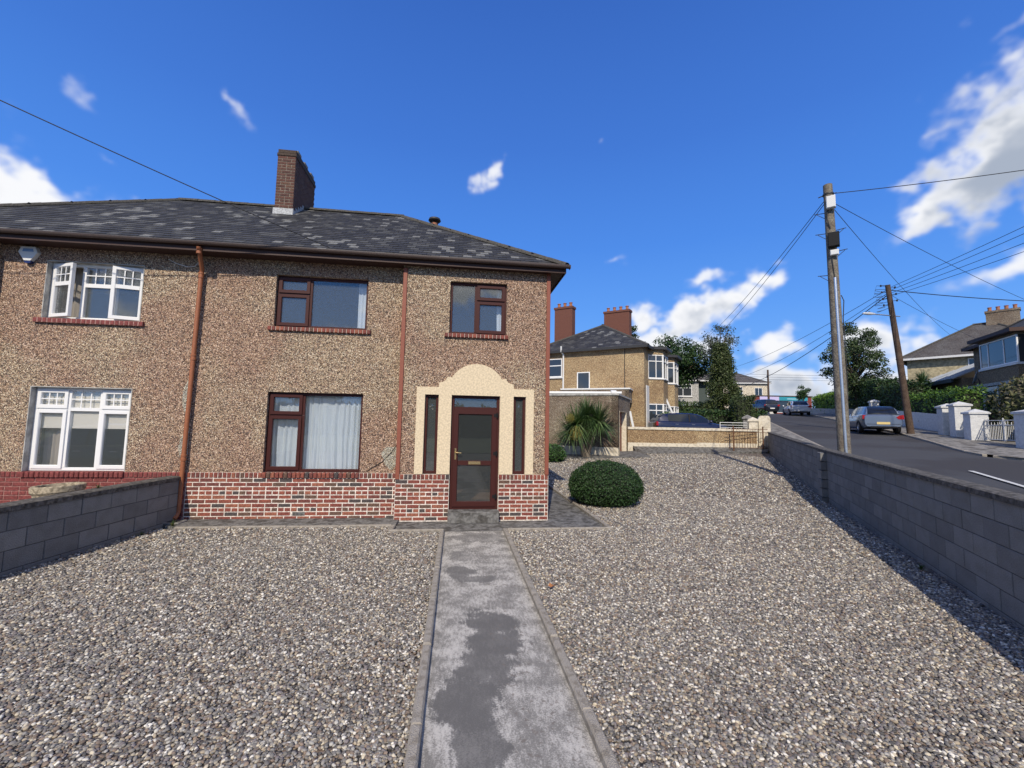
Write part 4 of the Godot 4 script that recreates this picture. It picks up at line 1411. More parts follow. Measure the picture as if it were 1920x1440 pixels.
func ground() -> void:
	var b := MB.new()
	var ss := [-220.0, -60.0, -20.0, -6.0]
	for k in 60:
		ss.append(k * 2.0)
	ss.append_array([130.0, 200.0, 500.0])
	var ws := [-400.0, -120.0, -40.0, -15.0, -6.0, 0.04, 0.12, 4.0, 9.0, 20.0, 60.0, 150.0, 500.0]
	for i in ss.size() - 1:
		for j in ws.size() - 1:
			var q := []
			for c in [[0, 0], [1, 0], [1, 1], [0, 1]]:
				var s: float = ss[i + c[0]]
				var w: float = ws[j + c[1]]
				var y := (plot_y(s) if w < 0.08 else road_y(s)) - 0.12
				q.append(street(s, w, y))
			b.quad(q[0], q[1], q[2], q[3], Vector3.UP)
	struct(b, "ground", M.earth)
	# the street and its footpaths
	b = MB.new()
	strip(b, -40.0, 130.0, func(_s): return KERB_N, far_kerb, func(s, w): return road_y(s) + 0.03 * (1.0 - pow((w - 4.0) / 2.6, 2.0)) if w < 7.0 else road_y(s), 0.5)
	struct(b, "road", M.asphalt)
	b = MB.new()
	for w in [[0.19, KERB_N - 0.12]]:
		strip(b, -10.0, 60.0, func(_s): return w[0], func(_s): return w[1], func(s, _w): return road_y(s) + 0.10)
	struct(b, "footpath_near", M.pavement)
	b = MB.new()
	strip(b, 13.45, 70.0, func(s): return minf(far_kerb(s) + 0.12, 9.1), func(_s): return 9.3, func(s, w): return road_y(s) + 0.085 + 0.01 * clampf((w - 6.0), 0.0, 2.0), 0.4)
	struct(b, "footpath_far", M.pavement)
	var kr := MB.new()
	var kl := []
	for k in 92:
		var s := -30.0 + k
		var a := on_road(s, KERB_N - 0.06, 0.05)
		var e := on_road(s + 1.0, KERB_N - 0.06, 0.05)
		kl.append([a, e])
	for k in 51:
		var s := 14.0 + k
		kl.append([on_road(s, far_kerb(s) + 0.06, 0.03 if s < 24.0 else 0.05), on_road(s + 1.0, far_kerb(s + 1.0) + 0.06, 0.03 if s < 24.0 else 0.05)])
	var stones := []
	var km := MB.new()
	km.cbox(Vector3(0.985, 0.13, 0.12), 0.015)
	var kmesh := km.build()
	for q in kl:
		var d: Vector3 = (q[1] - q[0]).normalized()
		var yy := Vector3.UP.cross(d).normalized()
		stones.append([Transform3D(Basis(d, yy, d.cross(yy)), (q[0] + q[1]) / 2), kmesh, M.kerb])
	var ko := Node3D.new()
	ko.name = "street_kerb"
	ko.set_meta("kind", "structure")
	add_child(ko)
	pieces(ko, "kerb_stone", stones)
	b = MB.new()                              # centre line dashes
	for q in [[-2.0, 2.0], [5.0, 10.9], [-14.0, -10.0], [-8.0, -4.0]]:
		strip(b, q[0], q[1], func(_s): return 3.93, func(_s): return 4.05, func(s, _w): return road_y(s) + 0.036)
	struct(b, "road_marking", M.paint)
	# behind the viewer: front footpath, road and the green across it
	b = MB.new()
	sheet(b, [Vector3(-60, -0.02, 10.6), Vector3(3.2, -0.02, 10.6), Vector3(1.8, -0.02, 12.4), Vector3(-60, -0.02, 12.4)])
	struct(b, "front_footpath", M.pavement)
	b = MB.new()
	sheet(b, [Vector3(-70, -0.09, 12.4), Vector3(30, -0.09, 12.4), Vector3(30, -0.09, 18.6), Vector3(-70, -0.09, 18.6)])
	struct(b, "front_road", M.asphalt)
	b = MB.new()
	sheet(b, [Vector3(-90, -0.03, 18.6), Vector3(90, -0.03, 18.6), Vector3(90, 0.4, 70), Vector3(-90, 0.4, 70)])
	struct(b, "green", M.grass)
	# the neighbour's front
	b = MB.new()
	sheet(b, [Vector3(-18, 0.0, 0.0), Vector3(-4.9, 0.0, 0.0), Vector3(-5.75, 0.0, 10.0), Vector3(-18, 0.0, 10.0)])
	struct(b, "neighbour_drive", M.concrete)
	# house apron and side path
	b = MB.new()
	b.box(Vector3(-4.72, -0.1, 0.0), Vector3(-1.09, 0.045, 0.54))
	b.box(Vector3(-1.09, -0.1, 0.15), Vector3(-1.0, 0.044, 0.54))
	struct(b, "house_apron", M.concrete_dark)
	b = MB.new()
	b.box(Vector3(-0.999, -0.1, 0.16), Vector3(2.72, 0.005, 0.93))
	b.box(Vector3(1.78, -0.1, -12.5), Vector3(2.72, 0.004, 0.16))
	struct(b, "side_path", M.concrete_dark)
	garden_path()
	# kerbs that hold the gravel
	var ks := [[Vector3(-4.55, 0.02, 0.57), Vector3(-1.06, 0.02, 0.57)], [Vector3(-1.03, 0.03, 0.60), Vector3(-1.03, 0.03, 0.96)], [Vector3(-1.06, 0.03, 0.965), Vector3(-0.15, 0.03, 0.965)], [Vector3(-0.185, 0.03, 1.0), Vector3(-0.185, 0.03, 10.5)], [Vector3(0.885, 0.03, 0.93), Vector3(0.885, 0.03, 10.5)], [Vector3(0.92, 0.03, 0.965), Vector3(2.79, 0.03, 0.965)], [Vector3(2.755, 0.03, 0.93), Vector3(2.755, 0.03, -3.0)], [Vector3(2.755, 0.03, -3.0), Vector3(2.755, 0.12, -10.9)]]
	var gk := Node3D.new()
	gk.name = "garden_kerb"
	gk.set_meta("kind", "structure")
	add_child(gk)
	for q in ks:
		var d: Vector3 = q[1] - q[0]
		var n := maxi(1, int(round(d.length() / 0.92)))
		var m := MB.new()
		m.cbox(Vector3(d.length() / n - 0.006, 0.07, 0.16), 0.012)
		var me := m.build()
		var x := d.normalized()
		var list := []
		for k in n:
			# lay the chamfered face upwards
			var bs := Basis(x, Vector3.UP.cross(x).normalized(), x.cross(Vector3.UP.cross(x)).normalized())
			list.append([Transform3D(bs, q[0] + d * ((k + 0.5) / n) + Vector3(0, -0.055 + 0.004 * sin(k * 2.7), 0)), me, M.kerb])
		pieces(gk, "kerb_stone", list)
	gravel()
	# concrete strip by the garage and the low wall
	b = MB.new()
	var f := [Vector3(3.0, 0.24, -11.6), Vector3(5.0, 0.31, -11.05), Vector3(9.0, 0.40, -10.95), Vector3(9.2, 0.44, -12.45), Vector3(15.7, 0.62, -12.0)]
	var k2 := [Vector3(3.0, 0.30, -13.5), Vector3(5.0, 0.36, -13.0), Vector3(9.0, 0.55, -12.7), Vector3(9.2, 0.80, -13.6), Vector3(16.6, 0.86, -12.7)]
	for k in 4:
		b.quad(f[k], f[k + 1], k2[k + 1], k2[k], Vector3.UP)
		b.quad(f[k], f[k + 1], f[k + 1] - Vector3(0, 0.3, 0), f[k] - Vector3(0, 0.3, 0), Vector3(0, 0, 1))
	struct(b, "yard_slab", M.concrete_dark)


# concrete with damp and worn patches, the outlines taken from the place
func garden_path() -> void:
	var W := 256
	var H := 2048
	var f := FastNoiseLite.new()
	f.seed = 8
	f.frequency = 1.0
	f.fractal_octaves = 5
	var f2 := FastNoiseLite.new()
	f2.seed = 19
	f2.frequency = 1.0
	f2.fractal_octaves = 3
	var px := PackedByteArray()
	px.resize(W * H * 3)
	# damp patches: x, z, half width, half length, depth
	var damp := [[0.36, 4.35, 0.24, 0.28, 1.0], [0.40, 4.7, 0.26, 0.25, 1.0], [0.28, 5.08, 0.24, 0.27, 0.95], [0.12, 5.5, 0.23, 0.3, 1.0], [0.17, 5.9, 0.17, 0.28, 0.9], [0.2, 6.2, 0.1, 0.22, 0.7], [0.12, 2.95, 0.2, 0.22, 0.8], [0.3, 3.2, 0.22, 0.12, 0.75], [0.15, 2.3, 0.2, 0.25, 0.5], [0.45, 1.3, 0.5, 0.3, 0.5], [0.2, 7.6, 0.25, 0.4, 0.7]]
	for j in H:
		var z := 0.93 + 9.6 * (j + 0.5) / H
		for i in W:
			var x := -0.15 + 1.0 * (i + 0.5) / W
			var n := f.get_noise_2d(x * 3.0, z * 3.0)
			var n2 := f2.get_noise_2d(x * 28.0, z * 9.0)
			var n3 := f2.get_noise_2d(x * 60.0, z * 60.0 + 9.0)
			var n4 := f2.get_noise_2d(x * 130.0 + 5.0, z * 110.0)
			var worn := smoothstep(-0.45, 0.65, n * 0.8 + n2 * 0.45 + n3 * 0.55 + n4 * 0.6)
			var q := lin(0.20, 0.19, 0.172).lerp(lin(0.52, 0.495, 0.45), worn)
			var d := 0.0
			for p in damp:
				var u: float = (x - p[0]) / p[2]
				var v: float = (z - p[1]) / p[3]
				var g: float = u * u + v * v
				if g < 2.5:
					d = maxf(d, p[4] * smoothstep(1.35, 0.75, g + n * 0.9 + n2 * 0.3 + n3 * 0.3))
			q = q.lerp(lin(0.115, 0.111, 0.106) * (1.0 + 0.25 * n4), d * 0.88)
			var sp := f2.get_noise_2d(x * 13.0 + 40.0, z * 13.0)
			if sp > 0.42 and x > 0.35:
				q = q.lerp(lin(0.16, 0.135, 0.115), 0.65 * smoothstep(0.42, 0.52, sp))
			q = q.linear_to_srgb()
			var o := (j * W + i) * 3
			px[o] = int(clampf(q.r, 0, 1) * 255); px[o + 1] = int(clampf(q.g, 0, 1) * 255); px[o + 2] = int(clampf(q.b, 0, 1) * 255)
	var m := StandardMaterial3D.new()
	m.albedo_texture = ImageTexture.create_from_image(Image.create_from_data(W, H, false, Image.FORMAT_RGB8, px))
	m.roughness = 0.9
	m.heightmap_enabled = true
	m.heightmap_texture = m.albedo_texture
	m.heightmap_scale = 0.25
	var b := MB.new()
	b.mapped = true
	for k in 12:
		var z0 := 0.93 + 9.6 * k / 12.0
		var z1 := 0.93 + 9.6 * (k + 1) / 12.0
		var y0 := 0.0005
		for q in [[Vector3(-0.15, y0, z0), Vector3(0.85, y0, z0), Vector3(0.85, y0, z1)], [Vector3(-0.15, y0, z0), Vector3(0.85, y0, z1), Vector3(-0.15, y0, z1)]]:
			b.tri(q[0], q[1], q[2], Vector3.UP)
	for p in b.v:
		b.uv.append(Vector2(p.x + 0.15, (p.z - 0.93) / 9.6))
	struct(b, "garden_path", m)


func left_x(z: float) -> float:
	return -4.80 - 0.095 * (z - 0.2)


func right_x(z: float) -> float:
	return 5.33 + 0.62 * (4.95 - z)


func back_z(x: float) -> float:
	if x < 9.0:
		return -10.98
	return -12.5 + 0.07 * (x - 9.2)


func on_gravel(x: float, z: float) -> bool:
	if z > 10.4:
		return false
	if x < -0.22:
		return z > (0.62 if x < -1.07 else 1.0) and x > left_x(z) + 0.01
	if x < 0.92:
		return false
	if x < 2.79 and z < 1.0:
		return false
	return x < right_x(z) - 0.11 and z > back_z(x)


func gravel() -> void:
	var f := FastNoiseLite.new()
	f.seed = 12
	f.frequency = 0.5
	f.fractal_octaves = 3
	var lift := func(x: float, z: float) -> float:
		return plot_y(s_of(Vector3(x, 0, z))) + 0.012 + 0.012 * f.get_noise_2d(x, z)
	var b := MB.new()
	var st := 0.25
	var nx := int(22.0 / st)
	for i in nx:
		for j in int(23.5 / st):
			var x := -5.9 + i * st
			var z := 10.4 - (j + 1) * st
			var cx := x + st / 2
			var cz := z + st / 2
			var inside := cx > left_x(cz) - 0.2 and cx < right_x(cz) + 0.1 and cz > -12.75
			if cz < 0.6 and cx < 2.9:
				inside = false
			if cx > -0.3 and cx < 1.0 and cz > 0.8:
				inside = false
			if cz < -10.9 and cx < 9.1:
				inside = false
			if cz < 1.1 and cx > -1.1 and cx < 2.9:
				inside = false
			if inside:
				b.quad(Vector3(x, lift.call(x, z), z), Vector3(x + st, lift.call(x + st, z), z), Vector3(x + st, lift.call(x + st, z + st), z + st), Vector3(x, lift.call(x, z + st), z + st), Vector3.UP)
	# narrow fills along the kerbs
	for q in [[-0.45, -0.22, 1.0, 10.4], [0.92, 1.1, 1.0, 10.4], [2.79, 3.1, -10.9, 1.1], [-1.1, -0.22, 1.0, 1.1], [0.92, 2.9, 1.0, 1.35], [-4.6, -1.1, 0.6, 0.65]]:
		b.quad(Vector3(q[0], 0.008, q[2]), Vector3(q[1], 0.008, q[2]), Vector3(q[1], 0.008, q[3]), Vector3(q[0], 0.008, q[3]), Vector3.UP)
	struct(b, "gravel_bed", M.gravel)
	# loose pebbles
	var r := RandomNumberGenerator.new()
	r.seed = 101
	var cols := [lin(0.20, 0.19, 0.175), lin(0.25, 0.235, 0.212), lin(0.36, 0.30, 0.215), lin(0.66, 0.62, 0.54), lin(0.50, 0.44, 0.33), lin(0.085, 0.08, 0.076), lin(0.18, 0.138, 0.108), lin(0.19, 0.165, 0.162), lin(0.27, 0.25, 0.222), lin(0.40, 0.38, 0.34), lin(0.12, 0.112, 0.104), lin(0.24, 0.18, 0.135), lin(0.15, 0.14, 0.13), lin(0.22, 0.20, 0.17)]
	var fw := Vector2(sin(deg_to_rad(7.13)), -cos(deg_to_rad(7.13)))
	var spots := [[], [], []]
	var tints := [[], [], []]
	# rings round the viewer: inner, outer radius, stones per square metre, size
	for zone in [[1.0, 3.2, 4200.0, 0.0094], [3.2, 5.2, 3600.0, 0.0100], [5.2, 8.0, 2700.0, 0.0112], [8.0, 12.5, 1400.0, 0.0145], [12.5, 24.0, 450.0, 0.020]]:
		var area: float = (zone[1] * zone[1] - zone[0] * zone[0]) * deg_to_rad(57.0)
		for k in int(area * zone[2]):
			var d := sqrt(r.randf_range(zone[0] * zone[0], zone[1] * zone[1]))
			var a := deg_to_rad(r.randf_range(-57.0, 57.0))
			var q := fw.rotated(a) * d
			var x := EYE.x + q.x
			var z := EYE.z + q.y
			if not on_gravel(x, z):
				continue
			var sz: float = zone[3] * r.randf_range(0.62, 1.3)
			var e := Vector3(sz * r.randf_range(1.0, 1.45), sz * r.randf_range(0.5, 0.85), sz * r.randf_range(0.8, 1.1))
			var bs := Basis.from_euler(Vector3(r.randf_range(-0.45, 0.45), r.randf() * TAU, r.randf_range(-0.45, 0.45))) * Basis.from_scale(e)
			var v := r.randi() % 3
			spots[v].append(Transform3D(bs, Vector3(x, lift.call(x, z) + e.y * r.randf_range(0.2, 1.15), z)))
			var c: Color = cols[r.randi() % cols.size()]
			var g := r.randf_range(0.8, 1.2)
			tints[v].append(Color(c.r * g, c.g * g, c.b * g))
	for v in 3:
		var mm := MultiMesh.new()
		mm.transform_format = MultiMesh.TRANSFORM_3D
		mm.use_colors = true
		mm.mesh = pebble_mesh(v)
		mm.instance_count = spots[v].size()
		for k in spots[v].size():
			mm.set_instance_transform(k, spots[v][k])
			mm.set_instance_color(k, tints[v][k])
		var o := MultiMeshInstance3D.new()
		o.name = numbered("gravel")
		o.multimesh = mm
		o.material_override = M.pebble
		o.set_meta("kind", "stuff")
		tag(o, "loose mixed grey, tan and white pebbles covering the garden", "gravel")
		add_child(o)


func ico(level: int) -> Array:
	var t := (1.0 + sqrt(5.0)) / 2.0
	var v := [Vector3(-1, t, 0), Vector3(1, t, 0), Vector3(-1, -t, 0), Vector3(1, -t, 0), Vector3(0, -1, t), Vector3(0, 1, t), Vector3(0, -1, -t), Vector3(0, 1, -t), Vector3(t, 0, -1), Vector3(t, 0, 1), Vector3(-t, 0, -1), Vector3(-t, 0, 1)]
	var fs := [[0, 11, 5], [0, 5, 1], [0, 1, 7], [0, 7, 10], [0, 10, 11], [1, 5, 9], [5, 11, 4], [11, 10, 2], [10, 7, 6], [7, 1, 8], [3, 9, 4], [3, 4, 2], [3, 2, 6], [3, 6, 8], [3, 8, 9], [4, 9, 5], [2, 4, 11], [6, 2, 10], [8, 6, 7], [9, 8, 1]]
	var tris := []
	for f in fs:
		tris.append([v[f[0]].normalized(), v[f[1]].normalized(), v[f[2]].normalized()])
	for k in level:
		var nx := []
		for q in tris:
			var a: Vector3 = (q[0] + q[1]).normalized()
			var b: Vector3 = (q[1] + q[2]).normalized()
			var c: Vector3 = (q[2] + q[0]).normalized()
			nx.append_array([[q[0], a, c], [a, q[1], b], [c, b, q[2]], [a, b, c]])
		tris = nx
	return tris


func pebble_mesh(v: int) -> ArrayMesh:
	var f := FastNoiseLite.new()
	f.seed = 60 + v
	f.frequency = 0.8
	var b := MB.new()
	for q in ico(1):
		var p := []
		for d in q:
			p.append(d * (1.0 + 0.22 * f.get_noise_3dv(d)))
		b.smooth(p[0], p[1], p[2], q[0], q[1], q[2])
	return b.build()


# ---------------------------------------------------------------- block walls

# courses of blocks along a line from a to b (on the ground); face side is to the left of a->b when out is -1
func block_wall(o: Node3D, length: float, base: Callable, top: Callable, thick: float, sd: int, cop: float, course := 0.225, blk := 0.45) -> void:
	# local: x along the wall, y up, z out of the seen face
	var r := RandomNumberGenerator.new()
	r.seed = sd
	var core := MB.new()
	var st := 0.5
	var x := 0.0
	while x < length - 1e-3:
		var e := minf(x + st, length)
		var y0: float = base.call(x) - 0.25
		var y1: float = base.call(e) - 0.25
		var t0: float = top.call(x) - cop
		var t1: float = top.call(e) - cop
		for zz in [[-0.006, 1.0], [-thick + 0.006, -1.0]]:
			core.quad(Vector3(x, y0, zz[0]), Vector3(e, y1, zz[0]), Vector3(e, t1, zz[0]), Vector3(x, t0, zz[0]), Vector3(0, 0, zz[1]))
		core.quad(Vector3(x, t0, 0), Vector3(e, t1, 0), Vector3(e, t1, -thick), Vector3(x, t0, -thick), Vector3.UP)
		x = e
	obj(core, "joint", M.block_joint, o)
	var list := []
	var rows := 7
	for k in rows:
		x = -blk * 0.5 * (k % 2)
		while x < length - 0.04:
			var a := maxf(x, 0.0)
			var e := minf(x + blk, length)
			x += blk
			if e - a < 0.06:
				continue
			var mid := (a + e) / 2
			var t: float = top.call(mid) - cop - course * k
			var g: float = base.call(mid)
			if t - 0.03 < g - 0.02:
				continue
			var slope: float = (top.call(e) - top.call(a)) / (e - a)
			var bs := Basis(Vector3(0, 0, 1), atan(slope))
			list.append([Transform3D(bs, Vector3(mid, t - course / 2, -thick / 2 + r.randf_range(-0.003, 0.003))), _block_mesh(snappedf(e - a - 0.009, 0.005), course - 0.009, thick), M.blocks[r.randi() % M.blocks.size()]])
	pieces(o, "block", list)
	var caps := []
	x = 0.0
	while x < length - 0.05:
		var e := minf(x + 0.9, length)
		var mid := (x + e) / 2
		var slope: float = (top.call(e) - top.call(x)) / (e - x)
		caps.append([Transform3D(Basis(Vector3(0, 0, 1), atan(slope)), Vector3(mid, top.call(mid) - cop / 2, -thick / 2)), _coping_mesh(snappedf(e - x - 0.004, 0.002), cop, thick + 0.05), M.coping])
		x = e
	pieces(o, "coping_stone", caps)


func _block_mesh(w: float, h: float, d: float) -> ArrayMesh:
	var key := "block%.3f%.3f%.3f" % [w, h, d]
	if not T.has(key):
		var b := MB.new()
		b.cbox(Vector3(w, h, d), 0.005)
		T[key] = b.build()
	return T[key]


func _coping_mesh(w: float, h: float, d: float) -> ArrayMesh:
	var key := "cop%.3f%.3f%.3f" % [w, h, d]
	if not T.has(key):
		var b := MB.new()
		var t := Transform3D(Basis(Vector3.UP, PI / 2), Vector3(-w / 2, 0, 0))
		b.prism(PackedVector2Array([Vector2(-d / 2, -h / 2), Vector2(d / 2, -h / 2), Vector2(d / 2, h * 0.28), Vector2(d * 0.36, h * 0.46), Vector2(0, h * 0.5), Vector2(-d * 0.36, h * 0.46), Vector2(-d / 2, h * 0.28)]), 0.0, w, t)
		T[key] = b.build()
	return T[key]


func garden_walls() -> void:
	# party wall to the neighbour: from the house towards the viewer
	var dir := Vector3(-0.095, 0, 1).normalized()
	var lw := thing("block_wall", "low grey concrete block wall running from the downpipe between the two front gardens", "wall", Vector3(-4.80, 0, 0.12))
	var z := Vector3(dir.z, 0, -dir.x)             # faces this garden (+x)
	lw.transform = Transform3D(Basis(-dir, Vector3.UP, z), Vector3(-4.80, 0, 0.10) + dir * 9.0)
	block_wall(lw, 9.0, func(_x): return 0.0, func(_x): return 0.815, 0.2, 71, 0.075)
	# street wall: starts behind the viewer and climbs with the street
	var rw := thing("block_wall", "long grey concrete block wall along the street beside the gravel", "wall")
	rw.transform = Transform3D(Basis(-RV, Vector3.UP, -RU), street(20.6, 0.0))
	var top := func(x: float) -> float:
		var s := 20.6 - x
		return 1.245 + 0.010 * s if s < 8.2 else 1.327 + (s - 8.2) * 0.0235
	var base := func(x: float) -> float:
		return plot_y(20.6 - x)
	block_wall(rw, 27.6, base, top, 0.2, 72, 0.075)
	# the pier in the street wall, built of blocks
	var pier := part(rw, "pier")
	var pl := []
	for k in 6:
		pl.append([Transform3D(Basis(), Vector3(12.75, 1.13 - 0.225 * k, 0.065 + 0.004 * (k % 2))), _block_mesh(0.40, 0.205, 0.13), M.blocks[(k * 3) % 4]])
	pieces(pier, "block", pl)


# ---------------------------------------------------------------- plants

func rand_dir(r: RandomNumberGenerator) -> Vector3:
	var z := r.randf_range(-1, 1)
	var a := r.randf() * TAU
	var q := sqrt(1.0 - z * z)
	return Vector3(q * cos(a), z, q * sin(a))


func leaf(b: MB, p: Vector3, n: Vector3, L: float, W: float, r: RandomNumberGenerator) -> void:
	var a := rand_dir(r)
	a = (a - n * a.dot(n)).normalized()
	var s := n.cross(a) * W * 0.5
	var m := p + a * L * 0.45 + n * L * 0.08
	b.tri(p, m + s, p + a * L, n)
	b.tri(p, p + a * L, m - s, n)


func shade(r: RandomNumberGenerator, cols: Array) -> Color:
	var c: Color = cols[r.randi() % cols.size()]
	var g := r.randf_range(0.7, 1.35)
	return Color(c.r * g, c.g * g, c.b * g)


# clumps: [centre, half sizes]; leaves spread through each clump, most of them near its skin
func crown(clumps: Array, per: int, size: float, cols: Array, sd: int, drop := 0.0) -> MB:
	var r := RandomNumberGenerator.new()
	r.seed = sd
	var b := MB.new()
	b.tinted = true
	for c in clumps:
		for k in per:
			var d := rand_dir(r)
			var q := pow(r.randf(), 0.45)
			var p: Vector3 = c[0] + d * c[1] * q
			p.y -= drop * q * q * r.randf()
			b.tint = shade(r, cols)
			var n := (d * 0.7 + rand_dir(r) * 0.8 + Vector3(0, 0.25, 0)).normalized()
			leaf(b, p, n, size * r.randf_range(0.7, 1.3), size * r.randf_range(0.4, 0.7), r)
	return b


func tree(at: Vector3, label: String, H: float, crown_c: Vector3, crown_r: Vector3, n: int, per: int, clump: float, size: float, cols: Array, sd: int, called := "tree", drop := 0.0) -> Node3D:
	var t := thing(called, label, "tree", at)
	var r := RandomNumberGenerator.new()
	r.seed = sd
	var clumps := []
	for k in n:
		var d := rand_dir(r)
		var q := pow(r.randf(), 0.4)
		var p := crown_c + d * crown_r * q
		clumps.append([p, Vector3(clump, clump * 0.75, clump) * r.randf_range(0.7, 1.25)])
	var b := MB.new()
	b.tube([Vector3(0, -0.3, 0), Vector3(0.05, H * 0.2, 0.02), crown_c * Vector3(0.5, 0.6, 0.5), crown_c + Vector3(0, crown_r.y * 0.5, 0)], [H * 0.028, H * 0.022, H * 0.015, H * 0.004], 8)
	for k in clumps.size():
		if k % 2 == 0:
			var s := Vector3(0, lerpf(H * 0.2, maxf(clumps[k][0].y * 0.8, H * 0.22), 0.6), 0)
			b.tube([s, s.lerp(clumps[k][0], 0.5) + Vector3(0, 0.15, 0), clumps[k][0]], [H * 0.010, H * 0.006, H * 0.002], 5)
	obj(b, "trunk", M.bark, t)
	obj(crown(clumps, per, size, cols, sd + 1, drop), "crown", M.leaf, t)
	return t


# a clipped hedge: leaves over a box, an added dark core inside. dims along x, y, z, standing on the local origin
func hedge(t: Node3D, dims: Vector3, per_m2: float, size: float, cols: Array, sd: int, bump := 0.12) -> void:
	var r := RandomNumberGenerator.new()
	r.seed = sd
	var f := FastNoiseLite.new()
	f.seed = sd
	f.frequency = 0.9
	var b := MB.new()
	b.box(Vector3(-dims.x / 2 + bump, -0.3, -dims.z / 2 + bump), Vector3(dims.x / 2 - bump, dims.y - bump * 1.2, dims.z / 2 - bump))
	obj(b, "dark_core", mat(lin(0.02, 0.026, 0.012), 0.95), t)  # dark inner box added to stop the view through the leaves
	b = MB.new()
	b.tinted = true
	var faces := [[Vector3(0, 1, 0), dims.x * dims.z], [Vector3(0, 0, 1), dims.x * dims.y], [Vector3(0, 0, -1), dims.x * dims.y], [Vector3(1, 0, 0), dims.z * dims.y], [Vector3(-1, 0, 0), dims.z * dims.y]]
	for q in faces:
		var n: Vector3 = q[0]
		for k in int(q[1] * per_m2):
			var p := Vector3(r.randf_range(-0.5, 0.5) * dims.x, r.randf() * dims.y, r.randf_range(-0.5, 0.5) * dims.z)
			if n.y > 0:
				p.y = dims.y
			elif n.x != 0:
				p.x = n.x * dims.x / 2
			else:
				p.z = n.z * dims.z / 2
			p += n * (f.get_noise_3dv(p) * bump - r.randf() * bump * 1.1)
			b.tint = shade(r, cols)
			leaf(b, p, (n * 0.9 + rand_dir(r) * 0.75).normalized(), size * r.randf_range(0.7, 1.4), size * r.randf_range(0.4, 0.75), r)
	obj(b, "foliage", M.leaf, t)


# a rounded bush
func bush(t: Node3D, rad: Vector3, count: int, size: float, cols: Array, sd: int, flat := 0.75, bump := 0.06) -> void:
	var r := RandomNumberGenerator.new()
	r.seed = sd
	var f := FastNoiseLite.new()
	f.seed = sd
	f.frequency = 1.6
	var b := MB.new()
	for q in ico(2):
		var p := []
		for d in q:
			p.append(_boulder(d, rad, flat) * 0.9 + Vector3(0, rad.y * flat, 0))
		b.smooth(p[0], p[1], p[2], q[0], q[1], q[2])
	obj(b, "dark_core", mat(lin(0.012, 0.018, 0.009), 0.95), t)  # solid dark core added under the leaf skin to block see-through
	b = MB.new()
	b.tinted = true
	for k in count:
		var d := rand_dir(r)
		var p := _boulder(d, rad, flat) * (1.0 + f.get_noise_3dv(d * 2.0) * bump - r.randf() * 0.09) + Vector3(0, rad.y * flat, 0)
		if p.y < 0.01:
			continue
		b.tint = shade(r, cols)
		leaf(b, p, (d * 0.8 + rand_dir(r) * 0.8).normalized(), size * r.randf_range(0.7, 1.4), size * r.randf_range(0.45, 0.75), r)
	obj(b, "foliage", M.leaf, t)


func _boulder(d: Vector3, rad: Vector3, flat: float) -> Vector3:
	# an ellipsoid whose lower half is squared off towards the ground
	var e := d
	if e.y < 0:
		e = Vector3(e.x, e.y, e.z)
		var hz := Vector2(e.x, e.z).length()
		var k := 1.0 / maxf(pow(pow(hz, 3.0) + pow(-e.y, 3.0), 1.0 / 3.0), 0.01)
		e *= k
		return Vector3(e.x * rad.x, e.y * rad.y * flat, e.z * rad.z)
	return Vector3(e.x * rad.x, e.y * rad.y, e.z * rad.z)


# sword leaves springing from one point
func rosette(b: MB, at: Vector3, n: int, L: float, W: float, cols: Array, sd: int, lowest := -0.75) -> void:
	var r := RandomNumberGenerator.new()
	r.seed = sd
	for k in n:
		var el := asin(clampf(lerpf(lowest, 0.99, pow(r.randf(), 0.8)), -1, 1))
		var az := r.randf() * TAU
		var d := Vector3(cos(az) * cos(el), sin(el), sin(az) * cos(el))
		var sag := L * lerpf(0.3, 0.10, clampf(d.y, 0, 1)) * r.randf_range(0.5, 1.4)
		var len := L * r.randf_range(0.75, 1.1)
		var side := d.cross(Vector3.UP).normalized()
		if side.length() < 0.5:
			side = Vector3(1, 0, 0)
		var up := side.cross(d).normalized()
		b.tint = shade(r, cols)
		var prev := at
		var pw := W * 0.6
		for j in 4:
			var t := (j + 1) / 4.0
			var p := at + d * len * t - Vector3(0, sag * t * t, 0)
			var w := W * (1.0 - t * t) + 0.002
			b.quad(prev - side * pw * 0.5, prev + side * pw * 0.5, p + side * w * 0.5, p - side * w * 0.5, up)
			prev = p
			pw = w


